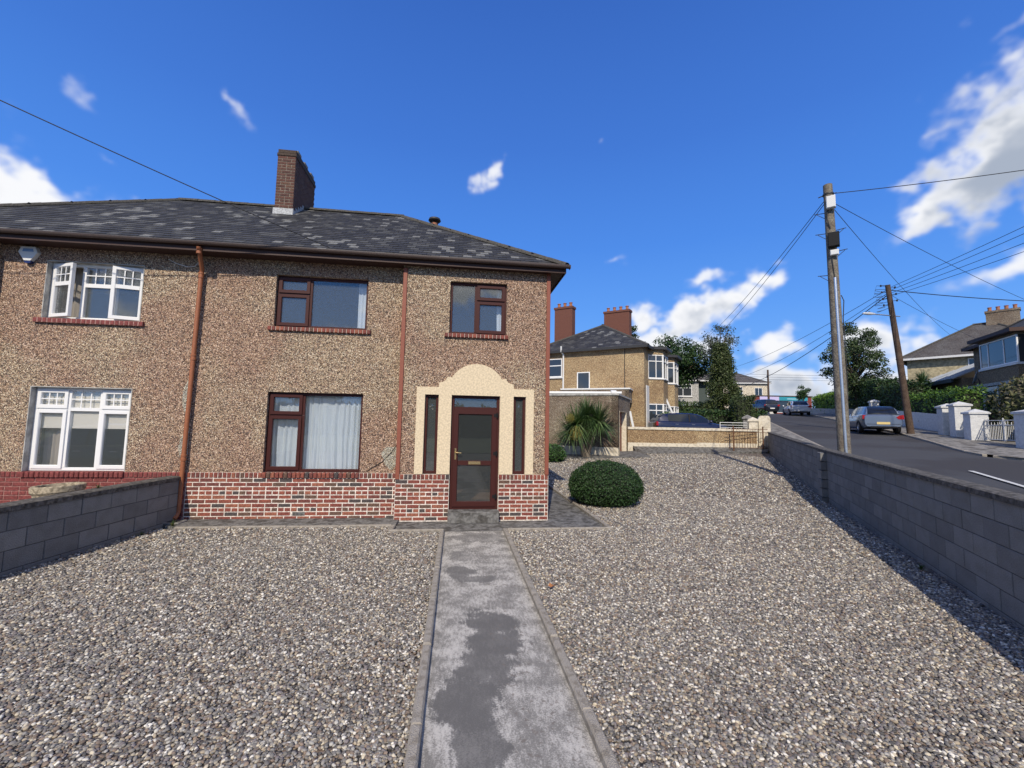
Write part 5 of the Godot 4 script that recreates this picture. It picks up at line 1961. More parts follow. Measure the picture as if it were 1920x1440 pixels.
func garden_plants() -> void:
	var t := thing("clipped_bush", "dark green clipped dome-shaped bush on the gravel by the house corner", "bush", Vector3(3.50, 0.0, -1.45))
	bush(t, Vector3(0.86, 0.56, 0.80), 15000, 0.042, [lin(0.022, 0.055, 0.014), lin(0.028, 0.068, 0.016), lin(0.017, 0.044, 0.012), lin(0.036, 0.08, 0.02)], 5, 0.80)
	t = thing("low_shrub", "small leafy shrub against the house side by the cabbage palm", "shrub", Vector3(4.05, 0.2, -10.3))
	bush(t, Vector3(0.7, 0.42, 0.7), 2600, 0.08, [lin(0.04, 0.10, 0.02), lin(0.06, 0.13, 0.025), lin(0.03, 0.075, 0.016)], 6, 0.8, 0.25)
	# the cabbage palm by the garage
	t = thing("cabbage_palm", "large multi-headed cabbage palm with sword leaves in front of the garage", "palm", Vector3(6.05, 0.33, -11.3))
	var green := [lin(0.065, 0.12, 0.036), lin(0.085, 0.145, 0.045), lin(0.045, 0.09, 0.028), lin(0.13, 0.18, 0.075)]
	var heads := [Vector3(-0.62, 1.5, 0.45), Vector3(0.45, 1.65, 0.35), Vector3(-0.05, 1.9, 0.1), Vector3(-0.85, 1.2, 0.1)]
	for k in heads.size():
		var b := MB.new()
		b.tube([Vector3(0.08 * (k - 1.5), -0.2, 0.04 * k), heads[k] * Vector3(0.35, 0.4, 0.35) + Vector3(0.04 * (k - 1.5), 0, 0), heads[k] * Vector3(0.8, 0.78, 0.8), heads[k]], [0.13, 0.105, 0.09, 0.06], 9)
		obj(b, "trunk", M.palmbark, t)
		b = MB.new()
		b.tinted = true
		rosette(b, heads[k], 340 if k < 3 else 200, 1.22, 0.045, green, 40 + k)
		obj(b, "crown", M.leaf, t)
	for q in [[Vector3(-1.05, 1.75, 0.9), 0.20], [Vector3(-0.85, 1.1, 1.15), 0.30]]:
		var b := crown([[q[0], Vector3(q[1], q[1] * 1.15, q[1])]], 900, 0.035, [lin(0.30, 0.25, 0.05), lin(0.22, 0.20, 0.05), lin(0.36, 0.31, 0.09)], 80)
		b.tube([heads[0], (heads[0] + q[0]) / 2 + Vector3(0, 0.15, 0), q[0]], [0.02, 0.015, 0.008], 6)
		obj(b, "flower_cluster", M.leaf, t)


# ---------------------------------------------------------------- cars

# local: the car looks along -z, stands on y = 0
func car(t: Node3D, L: float, W: float, H: float, body: Material, hatch := true, plate: Material = null) -> void:
	var hw := W / 2.0
	var zf := -L / 2.0
	# stations along the car: z share, half width share, bottom, beltline, roofline (0 where there is no cabin)
	var st := [
		[0.000, 0.70, 0.30, 0.52, 0.0], [0.012, 0.80, 0.24, 0.60, 0.0], [0.05, 0.92, 0.20, 0.68, 0.0], [0.12, 0.98, 0.19, 0.76, 0.0], [0.20, 1.0, 0.19, 0.84, 0.0], [0.265, 1.0, 0.19, 0.905, 0.93],
		[0.33, 1.0, 0.19, 0.925, 1.12], [0.40, 1.0, 0.19, 0.935, 1.32], [0.45, 1.0, 0.19, 0.94, 1.41], [0.52, 1.0, 0.19, 0.945, 1.455], [0.62, 1.0, 0.19, 0.955, 1.46], [0.74, 1.0, 0.20, 0.965, 1.445], [0.84, 0.995, 0.21, 0.975, 1.415],
		[0.895, 0.985, 0.23, 0.98, 1.375] if hatch else [0.90, 0.985, 0.23, 0.98, 1.41], [0.945, 0.97, 0.26, 0.975, 1.20] if hatch else [0.945, 0.97, 0.26, 0.975, 1.34], [0.978, 0.95, 0.29, 0.955, 0.985] if hatch else [0.98, 0.945, 0.29, 0.955, 1.0], [1.0, 0.90, 0.33, 0.86, 0.0]]
	var k := H / 1.46
	var bd := MB.new()
	var prev := []
	for i in st.size():
		var q: Array = st[i]
		var z: float = zf + L * q[0]
		var w: float = hw * q[1]
		var y0: float = q[2]
		var yb: float = q[3] * k
		var sec := [Vector3(0, y0 - 0.02, z), Vector3(w * 0.88, y0, z), Vector3(w * 0.97, lerpf(y0, yb, 0.2), z), Vector3(w, lerpf(y0, yb, 0.45), z), Vector3(w * 0.985, lerpf(y0, yb, 0.72), z), Vector3(w * 0.945, lerpf(y0, yb, 0.93), z), Vector3(w * 0.86, yb, z), Vector3(0, yb + 0.025, z)]
		if i > 0:
			for j in sec.size() - 1:
				for sg in [1.0, -1.0]:
					var f := Vector3(sg, 1, 1)
					var a: Vector3 = prev[j] * f
					var b: Vector3 = prev[j + 1] * f
					var c: Vector3 = sec[j + 1] * f
					var d: Vector3 = sec[j] * f
					var mid := (a + b + c + d) / 4.0
					var out := Vector3(mid.x, (mid.y - 0.55) * 1.2, 0)
					bd.quad(a, b, c, d, out)
		else:
			for j in sec.size() - 2:
				for sg in [1.0, -1.0]:
					bd.tri(sec[0] * Vector3(sg, 1, 1), sec[j + 1] * Vector3(sg, 1, 1), sec[j + 2] * Vector3(sg, 1, 1), Vector3(0, 0, -1))
		prev = sec
	for j in prev.size() - 2:
		for sg in [1.0, -1.0]:
			bd.tri(prev[0] * Vector3(sg, 1, 1), prev[j + 1] * Vector3(sg, 1, 1), prev[j + 2] * Vector3(sg, 1, 1), Vector3(0, 0, 1))
	smooth_normals(bd, 0.75)
	obj(bd, "body", body, t)
	# cabin
	var glass := {"windscreen": MB.new(), "rear_window": MB.new(), "side_window": MB.new(), "side_window_b": MB.new()}
	var roof := MB.new()
	prev = []
	var pq := []
	for q in st:
		if q[4] == 0.0:
			continue
		var z: float = zf + L * q[0]
		var w: float = hw * q[1]
		var yb: float = q[3] * k - 0.005
		var yr: float = maxf(q[4] * k, yb + 0.012)
		var e := clampf((yr - yb) / 0.5, 0, 1)
		var wt := lerpf(w * 0.84, w * 0.66, e)
		var sec := [Vector3(w * 0.865, yb, z), Vector3(lerpf(w * 0.865, wt, 0.9), lerpf(yb, yr, 0.86), z), Vector3(wt * 0.93, lerpf(yb, yr, 0.965), z), Vector3(0, yr + 0.012, z)]
		if prev:
			var z0: float = pq[0]
			var share: float = (z0 + q[0]) / 2.0
			for sg in [1.0, -1.0]:
				var f := Vector3(sg, 1, 1)
				for j in 3:
					var a: Vector3 = prev[j] * f
					var b: Vector3 = prev[j + 1] * f
					var c: Vector3 = sec[j + 1] * f
					var d: Vector3 = sec[j] * f
					var out := Vector3(sg * (1.0 if j == 0 else 0.2), 0.35 if j == 0 else 1.0, 0)
					var into := roof
					if j == 0:
						if share > 0.33 and share < (0.86 if hatch else 0.93):
							into = glass.side_window if sg > 0 else glass.side_window_b
					elif share < 0.44:
						into = glass.windscreen if j == 2 else roof
						out.z = -1.0
					elif share > 0.86:
						into = glass.rear_window if j == 2 and share < 0.975 else roof
						out.z = 0.8
					into.quad(a, b, c, d, out)
		prev = sec
		pq = q
	smooth_normals(roof, 0.7)
	obj(roof, "roof", body, t)
	for g in glass:
		if glass[g].v.size():
			smooth_normals(glass[g], 0.7)
			obj(glass[g], "side_window" if g == "side_window_b" else g, M.car_glass, t)
	for sg in [1.0, -1.0]:                    # door pillar, handles, mirrors, lamps
		var b := MB.new()
		for zz in [0.565]:
			var z: float = zf + L * zz
			b.quad(Vector3(sg * hw * 0.872, 0.95 * k, z - 0.035), Vector3(sg * hw * 0.872, 0.95 * k, z + 0.035), Vector3(sg * hw * 0.70, 1.40 * k, z + 0.035), Vector3(sg * hw * 0.70, 1.40 * k, z - 0.035), Vector3(sg, 0.3, 0))
		obj(b, "door_pillar", M.plastic_black, t)
		for zz in [0.53, 0.74]:
			b = MB.new()
			b.cbox(Vector3(0.17, 0.025, 0.03), 0.006)
			obj(b, "door_handle", M.alloy, t, Transform3D(Basis(Vector3.UP, sg * PI / 2), Vector3(sg * (hw * 0.975), 0.80 * k, zf + L * zz)))
		b = MB.new()
		b.lathe([Vector2(0.0, -0.07), Vector2(0.075, -0.055), Vector2(0.095, 0.0), Vector2(0.08, 0.06), Vector2(0.0, 0.075)], Vector3(sg * (hw + 0.08), 0.98 * k, zf + L * 0.315), 10)
		obj(b, "mirror", body, t)
		b = MB.new()
		b.prism(PackedVector2Array([Vector2(-0.03, 0), Vector2(0.2, -0.01), Vector2(0.3, 0.1), Vector2(0.14, 0.2), Vector2(-0.02, 0.22)]), -0.05, 0.06, Transform3D(Basis(Vector3(-sg, 0, 0), Vector3.UP, Vector3(0, 0, 1)).orthonormalized() if sg < 0 else Basis(Vector3(-1, 0, 0), Vector3.UP, Vector3(0, 0, -1)), Vector3(sg * hw * 0.955, 0.72 * k, zf + L * (0.972 if sg < 0 else 0.992))))
		obj(b, "tail_light", M.tail, t)
		b = MB.new()
		b.cbox(Vector3(0.3, 0.13, 0.12), 0.03)
		obj(b, "headlight", M.lamp_clear, t, Transform3D(Basis(Vector3.UP, PI - sg * 0.5), Vector3(sg * hw * 0.74, 0.6 * k, zf + L * 0.035)))
	var bm := MB.new()
	bm.box(Vector3(-hw * 0.8, 0.44 * k, L / 2 - 0.03), Vector3(hw * 0.8, 0.455 * k, L / 2 + 0.012))
	bm.box(Vector3(-hw * 0.62, 0.27, L / 2 - 0.06), Vector3(hw * 0.62, 0.34, L / 2 + 0.004))
	obj(bm, "bumper_trim", M.plastic_black, t)
	bm = MB.new()
	bm.cbox(Vector3(0.56, 0.125, 0.014), 0.003)
	obj(bm, "number_plate", plate if plate else M.plate_white, t, Transform3D(Basis(), Vector3(0, 0.50 * k, L / 2 + 0.008)))
	for sx in [1.0, -1.0]:
		for zz in [0.185, 0.80]:
			var wh := part(t, "wheel")
			wh.position = Vector3(sx * (hw - 0.09), 0.31, zf + L * zz)
			wh.rotation.z = -sx * PI / 2
			var b := MB.new()
			b.lathe([Vector2(0.20, -0.1), Vector2(0.30, -0.1), Vector2(0.315, -0.07), Vector2(0.315, 0.07), Vector2(0.30, 0.1), Vector2(0.20, 0.1)], Vector3.ZERO, 24)
			obj(b, "tyre", M.tyre, wh)
			b = MB.new()
			b.lathe([Vector2(0.205, 0.09), Vector2(0.19, 0.06), Vector2(0.19, 0.02)], Vector3.ZERO, 24)
			b.lathe([Vector2(0.055, 0.04), Vector2(0.05, 0.085), Vector2(0.0, 0.09)], Vector3.ZERO, 12)
			for q in 5:
				var a := TAU * q / 5.0
				b.obox(Transform3D(Basis(Vector3.UP, a), Vector3(cos(a) * 0.115, 0.065, -sin(a) * 0.115)), Vector3(0.17, 0.03, 0.045))
			obj(b, "rim", M.alloy, wh)
			b = MB.new()
			b.lathe([Vector2(0.0, -0.05), Vector2(0.355, -0.05), Vector2(0.355, 0.094), Vector2(0.325, 0.094), Vector2(0.325, -0.03)], Vector3.ZERO, 26)
			obj(b, "wheel_arch", M.plastic_black, wh)


# average the normals of faces that meet at a point and turn less than the limit (as a cosine)
func smooth_normals(b: MB, lim: float) -> void:
	var by := {}
	for i in b.v.size():
		var key := Vector3i((b.v[i] * 2000.0).round())
		by.get_or_add(key, []).append(i)
	var out := b.n.duplicate()
	for key in by:
		for i in by[key]:
			var s := Vector3.ZERO
			for j in by[key]:
				if b.n[i].dot(b.n[j]) > lim:
					s += b.n[j]
			out[i] = s.normalized()
	b.n = out


# ---------------------------------------------------------------- neighbouring plots

# a plain window of a house further off: frame, panes, sill; local x-y plane facing +z
func far_window(parent: Node3D, x0: float, x1: float, y0: float, y1: float, z: float, m: Material, cols := 2, transom := 0.7, sill := true) -> void:
	var w := part(parent, "window")
	var b := MB.new()
	ring(b, x0, x1, y0, y1, z - 0.05, z + 0.04, 0.06)
	for k in range(1, cols):
		var x := lerpf(x0, x1, float(k) / cols)
		b.box(Vector3(x - 0.03, y0 + 0.061, z - 0.045), Vector3(x + 0.03, y1 - 0.061, z + 0.035))
	if transom > 0.0:
		var y := lerpf(y0, y1, transom)
		b.box(Vector3(x0 + 0.061, y - 0.03, z - 0.044), Vector3(x1 - 0.061, y + 0.03, z + 0.034))
	obj(b, "frame", m, w)
	for k in cols:
		b = MB.new()
		var a := lerpf(x0 + 0.05, x1 - 0.05, float(k) / cols)
		var e := lerpf(x0 + 0.05, x1 - 0.05, float(k + 1) / cols)
		b.box(Vector3(a, y0 + 0.05, z + 0.004), Vector3(e - 0.001, y1 - 0.05, z + 0.012))
		obj(b, "pane", M.glass_far, w)
	if sill:
		b = MB.new()
		b.box(Vector3(x0 - 0.08, y0 - 0.09, z - 0.05), Vector3(x1 + 0.08, y0 - 0.002, z + 0.10))
		obj(b, "sill", M.white, w)


# a hipped roof over a rectangle in local x, z; ridge along z unless across
func hip_roof(h: Node3D, x0: float, x1: float, z0: float, z1: float, eave: float, rise: float, over: float, m: Material, along_z := true, fascia: Material = null, slates := false) -> Node3D:
	var rf := part(h, "roof")
	var a := Vector3(x0 - over, eave, z1 + over)
	var b := Vector3(x1 + over, eave, z1 + over)
	var c := Vector3(x1 + over, eave, z0 - over)
	var d := Vector3(x0 - over, eave, z0 - over)
	var half := ((x1 - x0) if along_z else (z1 - z0)) / 2.0 + over
	var p: Vector3
	var q: Vector3
	if along_z:
		p = Vector3((x0 + x1) / 2, eave + rise, z1 + over - half)
		q = Vector3((x0 + x1) / 2, eave + rise, z0 - over + half)
	else:
		p = Vector3(x0 - over + half, eave + rise, (z0 + z1) / 2)
		q = Vector3(x1 + over - half, eave + rise, (z0 + z1) / 2)
	var s := MB.new()
	if along_z:
		s.tri(a, b, p, Vector3(0, 1, 1))
		s.quad(b, c, q, p, Vector3(1, 1, 0))
		s.tri(c, d, q, Vector3(0, 1, -1))
		s.quad(d, a, p, q, Vector3(-1, 1, 0))
	else:
		s.tri(a, d, p, Vector3(-1, 1, 0))
		s.quad(a, b, q, p, Vector3(0, 1, 1))
		s.tri(b, c, q, Vector3(1, 1, 0))
		s.quad(c, d, p, q, Vector3(0, 1, -1))
	s.quad(a, b, c, d, Vector3(0, -1, 0))
	obj(s, "roof_covering", m, rf)
	s = MB.new()
	var fm: Material = fascia if fascia else M.fascia
	for e in [[a, b], [b, c], [c, d], [d, a]]:
		var dr: Vector3 = (e[1] - e[0]).normalized()
		var L: float = (e[1] - e[0]).length()
		s.obox(Transform3D(Basis(dr, Vector3.UP, dr.cross(Vector3.UP)), (e[0] + e[1]) / 2 + Vector3(0, -0.06, 0)), Vector3(L + 0.08, 0.15, 0.08))
	obj(s, "fascia", fm, rf)
	var list := ridge_list(p, q, 0.13, M.ridge)
	for e in ([[p, a], [p, b], [q, c], [q, d]] if along_z else [[p, a], [p, d], [q, b], [q, c]]):
		list.append_array(ridge_list(e[0], e[1], 0.11, M.ridge))
	pieces(rf, "ridge_tile", list)
	if slates and along_z:
		var up := (p - (a + b) / 2).normalized()
		var hs := (p - (a + b) / 2).length()
		var wd := (b - a).length()
		var keep := func(x: float, y: float) -> bool:
			return absf(x - wd / 2) < wd / 2 * (1.0 - y / hs) - 0.03
		pieces(rf, "slate", slate_list(a, Vector3(1, 0, 0), up, wd, hs, keep, 91, M.slates, [4, 4, 3, 2, 0.8], 0.28, 0.24))
	return rf


func far_chimney(h: Node3D, at: Vector3, size: Vector3, pots: int, m: Material, along := Vector3(1, 0, 0), label := "") -> void:
	var c := part(h, "chimney")
	if label:
		c.set_meta("label", label)
	var b := MB.new()
	b.box(at - Vector3(size.x / 2, 0, size.z / 2), at + Vector3(size.x / 2, size.y - 0.15, size.z / 2))
	obj(b, "stack", m, c)
	b = MB.new()
	b.box(at + Vector3(-size.x / 2 - 0.05, size.y - 0.15, -size.z / 2 - 0.05), at + Vector3(size.x / 2 + 0.05, size.y, size.z / 2 + 0.05))
	obj(b, "cap_course", m, c)
	for k in pots:
		b = MB.new()
		var o := along * ((k + 0.5) / pots - 0.5) * (size.x if along.x != 0 else size.z)
		b.lathe([Vector2(0.12, 0), Vector2(0.10, 0.26), Vector2(0.13, 0.28), Vector2(0.13, 0.32), Vector2(0.08, 0.32), Vector2(0.0, 0.3)], at + o + Vector3(0, size.y, 0), 10)
		obj(b, "chimney_pot", M.clay, c)


func garage_and_yard() -> void:
	# this plot's flat-roofed garage; its door looks towards the street
	var a := deg_to_rad(29.6)
	var g := thing("garage", "grey pebbledashed flat-roofed garage behind the cabbage palm", "garage", Vector3(7.55, 0.25, -11.25), -a)
	# local: x to the right along the front wall, -z away
	var w := wall_mesh(-6.0, 0.0, 0.0, 2.98, -0.2, 0.0, [])
	obj(w, "wall", M.dash_grey, g)
	var b := wall_mesh(0.0, 4.2, 0.0, 2.98, -0.32, 0.0, [Rect2(0.35, -0.1, 2.3, 2.35)])
	var side := obj(b, "wall", M.dash_grey, g, Transform3D(Basis(Vector3.UP, PI / 2), Vector3(0.0, 0, -0.001)))
	side.position = Vector3(0, 0, 0)
	b = MB.new()
	b.box(Vector3(-6.0, 0, -4.4), Vector3(-5.8, 2.98, -0.2))
	b.box(Vector3(-6.0, 0, -4.4), Vector3(-0.32, 2.98, -4.2))
	obj(b, "wall", M.dash_grey, g)
	b = MB.new()
	b.box(Vector3(-6.05, 2.98, -4.45), Vector3(0.05, 3.06, 0.05))
	obj(b, "roof_edge", M.render_grey, g)
	b = MB.new()
	b.box(Vector3(-6.0, 0, 0.0), Vector3(0.012, 0.52, 0.014))
	obj(b, "plinth", M.creampaint, g)
	b = MB.new()
	b.box(Vector3(-0.28, 0.0, -2.66), Vector3(-0.24, 2.25, -0.34))
	obj(b, "garage_door", M.trim, g)
	b = MB.new()                              # painted reveals of the opening
	b.box(Vector3(-0.235, 0.0, -2.66), Vector3(0.012, 2.25, -2.645))
	b.box(Vector3(-0.235, 0.0, -0.355), Vector3(0.012, 2.25, -0.34))
	b.box(Vector3(-0.235, 2.235, -2.64), Vector3(0.012, 2.25, -0.36))
	obj(b, "painted_reveal", M.creampaint, g)
	# the next garage up, taller
	g = thing("garage", "taller grey garage with a pale open door beside the tan house", "garage", Vector3(9.62, 0.8, -15.0), -a)
	b = wall_mesh(-4.0, 0.0, 0.0, 3.05, -0.2, 0.0, [])
	obj(b, "wall", M.dash_grey, g)
	b = wall_mesh(0.0, 3.0, 0.0, 3.05, -0.25, 0.0, [Rect2(0.25, -0.1, 2.2, 2.4)])
	obj(b, "wall", M.dash_grey, g, Transform3D(Basis(Vector3.UP, PI / 2), Vector3.ZERO))
	b = MB.new()
	b.box(Vector3(-4.0, 3.05, -3.2), Vector3(0.06, 3.13, 0.05))
	obj(b, "roof_edge", M.white, g)
	b = MB.new()
	b.box(Vector3(-0.22, 0, -2.47), Vector3(-0.18, 2.3, -0.25))
	obj(b, "garage_door", M.iron, g)
	b = MB.new()
	b.box(Vector3(-0.17, 0, -2.46), Vector3(0.3, 2.28, -2.41))
	obj(b, "open_door", M.plastic_white, g)
	# pipe lying on the flat roof
	b = MB.new()
	b.tube([Vector3(3.5, 3.42, -13.9), Vector3(8.3, 3.46, -12.75)], [0.07], 10)
	b.lathe([Vector2(0.09, -0.15), Vector2(0.13, -0.13), Vector2(0.13, 0.13), Vector2(0.09, 0.15)], Vector3(7.9, 3.46, -12.84), 12, Basis(Vector3(0, 0, 1), -PI / 2))
	tag(obj(b, "roof_pipe", M.plastic_white), "white plastic pipe lying along the garage roof", "pipe")
	# low boundary wall of the next plot
	var lw := thing("low_wall", "low pebbledashed wall with cream coping in front of the dark blue car", "wall", Vector3(8.9, 0.0, -13.45), -atan2(0.83, 6.7) * -1.0)
	lw.rotation.y = -atan2(0.85, 6.85)
	b = MB.new()
	b.box(Vector3(0, 0.3, -0.2), Vector3(6.75, 1.62, 0.0))
	obj(b, "wall", M.dash_tan, lw)
	b = MB.new()
	b.box(Vector3(0, 0.3, -0.19), Vector3(3.6, 0.93, 0.012))
	b.box(Vector3(3.6, 0.3, -0.19), Vector3(6.75, 0.99, 0.012))
	obj(b, "plinth", M.creampaint, lw)
	b = MB.new()
	b.box(Vector3(0, 1.621, -0.25), Vector3(6.75, 1.75, 0.05))
	obj(b, "coping", M.creampaint, lw)
	# gate piers
	gate_pier(street(21.1, -0.12, 0.3), 0.55, 0.5, 2.16, M.creampaint, "tall cream gate pier at the end of the block wall", "gate_pier", true)
	gate_pier(Vector3(15.75, 0.3, -13.1), 0.42, 0.42, 2.05, M.creampaint, "cream pier standing behind the rusty gate", "gate_pier", false)
	gate_pier(Vector3(16.35, 0.4, -14.4), 0.45, 0.45, 2.1, M.concrete, "grey pier with a pyramid cap behind the white tube gate", "gate_pier", false)
	# rusty gate standing open along the low wall
	var gt := thing("iron_gate", "rusty brown iron bar gate standing open before the low wall", "gate", Vector3(14.05, 0.62, -12.28), -atan2(-0.10, 1.68))
	gt.rotation.y = -atan2(-0.05, 1.6)
	for x in [0.0, 1.68]:
		b = MB.new()
		b.tube([Vector3(x, 0.0, 0), Vector3(x, 1.26, 0)], [0.03], 8)
		obj(b, "post", M.rust, gt)
	for y in [0.16, 0.95, 1.12]:
		b = MB.new()
		b.tube([Vector3(-0.28, y, 0), Vector3(1.95, y, 0)], [0.014], 6)
		obj(b, "rail", M.rust, gt)
	for k in 15:
		b = MB.new()
		b.tube([Vector3(-0.25 + k * 0.15, 0.12, 0), Vector3(-0.25 + k * 0.15, 0.98 + 0.12 * (k % 2), 0)], [0.009], 5)
		obj(b, "bar", M.rust, gt)
	gt = thing("tube_gate", "white tubular drive gate between the dark blue car and the piers", "gate", Vector3(14.5, 0.95, -14.1), -0.1)
	b = MB.new()
	b.tube([Vector3(0, 0, 0), Vector3(0, 1.12, 0), Vector3(1.5, 1.12, 0), Vector3(1.5, 0, 0)], [0.025], 7)
	obj(b, "frame", M.white, gt)
	for y in [0.2, 0.85, 0.98]:
		b = MB.new()
		b.tube([Vector3(0, y, 0), Vector3(1.5, y, 0)], [0.016], 6)
		obj(b, "rail", M.white, gt)
	for k in 9:
		b = MB.new()
		b.tube([Vector3(0.15 + k * 0.15, 0.2, 0), Vector3(0.15 + k * 0.15, 0.85, 0)], [0.011], 5)
		obj(b, "bar", M.white, gt)


func gate_pier(at: Vector3, w: float, d: float, h: float, m: Material, label: String, called: String, flat: bool, turn := 0.0, group := "") -> Node3D:
	var t := thing(called, label, "gate pier", at, turn if turn != 0.0 else street_turn(), group)
	var b := MB.new()
	if flat:
		b.prism(PackedVector2Array([Vector2(-w / 2, 0), Vector2(w / 2, 0), Vector2(w / 2, h - 0.14), Vector2(w / 2 - 0.05, h - 0.03), Vector2(w / 2 - 0.1, h), Vector2(-w / 2 + 0.1, h), Vector2(-w / 2 + 0.05, h - 0.03), Vector2(-w / 2, h - 0.14)]), -d / 2, d / 2)
		obj(b, "shaft", m, t)
		return t
	b.box(Vector3(-w / 2, 0, -d / 2), Vector3(w / 2, h - 0.2, d / 2))
	obj(b, "shaft", m, t)
	b = MB.new()
	var o := 0.06
	b.box(Vector3(-w / 2 - o, h - 0.2, -d / 2 - o), Vector3(w / 2 + o, h - 0.12, d / 2 + o))
	var tip := Vector3(0, h + 0.04, 0)
	var c := [Vector3(-w / 2 - o, h - 0.119, -d / 2 - o), Vector3(w / 2 + o, h - 0.119, -d / 2 - o), Vector3(w / 2 + o, h - 0.119, d / 2 + o), Vector3(-w / 2 - o, h - 0.119, d / 2 + o)]
	for k in 4:
		b.tri(c[k], c[(k + 1) % 4], tip, (c[k] + c[(k + 1) % 4]) / 2 - Vector3(0, h - 0.4, 0))
	obj(b, "cap", m, t)
	return t


func tan_house() -> void:
	var a := deg_to_rad(37.9)
	# local: x right along the side wall that faces the viewer, -z along the street front
	var h := thing("detached_house", "tan pebbledashed house with slate hip roof and two brick chimneys behind the garage", "house", Vector3(10.85, 0.9, -15.75), -a)
	var E := 5.62
	var b := wall_mesh(-7.6, 0.0, 0.0, E, -0.25, 0.0, [])
	obj(b, "wall", M.dash_tan, h)
	b = MB.new()
	b.box(Vector3(-0.25, 0, -8.0), Vector3(0, E, -0.25))
	b.box(Vector3(-7.6, 0, -8.0), Vector3(-7.35, E, -0.25))
	b.box(Vector3(-7.6, 0, -8.25), Vector3(0, E, -8.0))
	obj(b, "wall", M.dash_tan, h)
	b = MB.new()
	b.box(Vector3(-1.6, 0, 0.0), Vector3(0.02, 0.85, 0.02))
	b.box(Vector3(0.0, 0, -3.0), Vector3(0.02, 0.85, 0.0))
	obj(b, "brick_base", M.bricks[3], h)
	hip_roof(h, -7.6, 0.0, -8.2, 0.0, E, 2.35, 0.3, M.roof_far, true, M.iron, true)
	far_chimney(h, Vector3(-6.15, 5.9, -2.4), Vector3(1.35, 3.3, 0.55), 3, M.brick_far, Vector3(1, 0, 0), "plain brick chimney stack with three pots")
	far_chimney(h, Vector3(-3.3, 6.8, -5.6), Vector3(1.9, 2.55, 0.6), 4, M.brick_far, Vector3(1, 0, 0), "wide brick chimney stack with four pots")
	far_window(h, -6.45, -5.25, 3.95, 5.15, 0.0, M.upvc_white, 1, 0.62)
	far_window(h, -4.2, -3.35, 3.0, 4.2, 0.0, M.upvc_white, 1, 0.0)
	far_window(h, -6.9, -5.6, 1.6, 2.5, 0.0, M.upvc_white, 1, 0.0)
	b = MB.new()
	b.tube([Vector3(-5.2, 5.9, 0.30), Vector3(-5.2, 5.55, 0.3), Vector3(-5.12, 5.4, 0.1), Vector3(-5.12, 1.6, 0.1)], [0.055], 9)
	b.tube([Vector3(-5.9, 2.95, 0.08), Vector3(-5.4, 2.9, 0.1), Vector3(-5.12, 2.6, 0.1)], [0.045], 8)
	obj(b, "downpipe", M.plastic_white, h)
	b = MB.new()
	b.tube([Vector3(-1.15, 5.6, 0.03), Vector3(-1.15, 2.6, 0.03)], [0.02], 6)
	obj(b, "cable", M.iron, h)
	# two-storey canted bay on the street front
	for z in [-2.3, -5.8]:
		var bay := part(h, "bay")
		var pts := [Vector2(0.0, 1.25), Vector2(0.75, 0.65), Vector2(0.75, -0.65), Vector2(0.0, -1.25)]
		for lev in [[0.0, 0.75, "w"], [0.75, 2.25, "g"], [2.25, 3.75, "w"], [3.75, 5.25, "g"], [5.25, 5.55, "w"]]:
			b = MB.new()
			var inset := 0.04 if lev[2] == "g" else 0.0
			for k in 3:
				var p: Vector2 = pts[k]
				var q: Vector2 = pts[k + 1]
				var n := Vector3(q.y - p.y, 0, 0)
				var out := Vector3((p.x + q.x) / 2 + 0.2, 0, (p.y + q.y) / 2)
				b.quad(Vector3(p.x - inset, lev[0], z + p.y), Vector3(q.x - inset, lev[0], z + q.y), Vector3(q.x - inset, lev[1], z + q.y), Vector3(p.x - inset, lev[1], z + p.y), out)
			if lev[2] == "g":
				obj(b, "pane", M.glass_far, bay)
				b = MB.new()
				for k in 4:
					var p: Vector2 = pts[k]
					b.box(Vector3(p.x - 0.07, lev[0], z + p.y - 0.05), Vector3(p.x + 0.02, lev[1], z + p.y + 0.05))
				for k in 3:
					var p := Vector3(pts[k].x, 0, z + pts[k].y)
					var q := Vector3(pts[k + 1].x, 0, z + pts[k + 1].y)
					for yy in [lev[0] + 0.05, lerpf(lev[0], lev[1], 0.72), lev[1] - 0.05]:
						b.tube([p + Vector3(0, yy, 0), q + Vector3(0, yy, 0)], [0.04], 4)
					var mid := (p + q) / 2
					b.tube([mid + Vector3(0, lev[0], 0), mid + Vector3(0, lev[1], 0)], [0.035], 4)
				obj(b, "frame", M.upvc_white, bay)
			else:
				obj(b, "apron", M.dash_tan, bay)
		b = MB.new()
		for y in [0.75, 3.75]:
			for k in 3:
				b.tube([Vector3(pts[k].x + 0.03, y, z + pts[k].y), Vector3(pts[k + 1].x + 0.03, y, z + pts[k + 1].y)], [0.06], 4)
		obj(b, "sill", M.white, bay)
		b = MB.new()
		b.prism(PackedVector2Array([Vector2(-0.1, -1.5), Vector2(1.0, -0.8), Vector2(1.0, 0.8), Vector2(-0.1, 1.5)]), 5.55, 5.72, Transform3D(Basis(Vector3(1, 0, 0), Vector3(0, 0, 1), Vector3(0, 1, 0)), Vector3(0, 0, z)))
		obj(b, "bay_roof", M.iron, bay)
	b = MB.new()
	b.box(Vector3(0.02, 0.2, -0.95), Vector3(0.06, 3.3, -0.3))
	obj(b, "porch_panel", M.white, h)
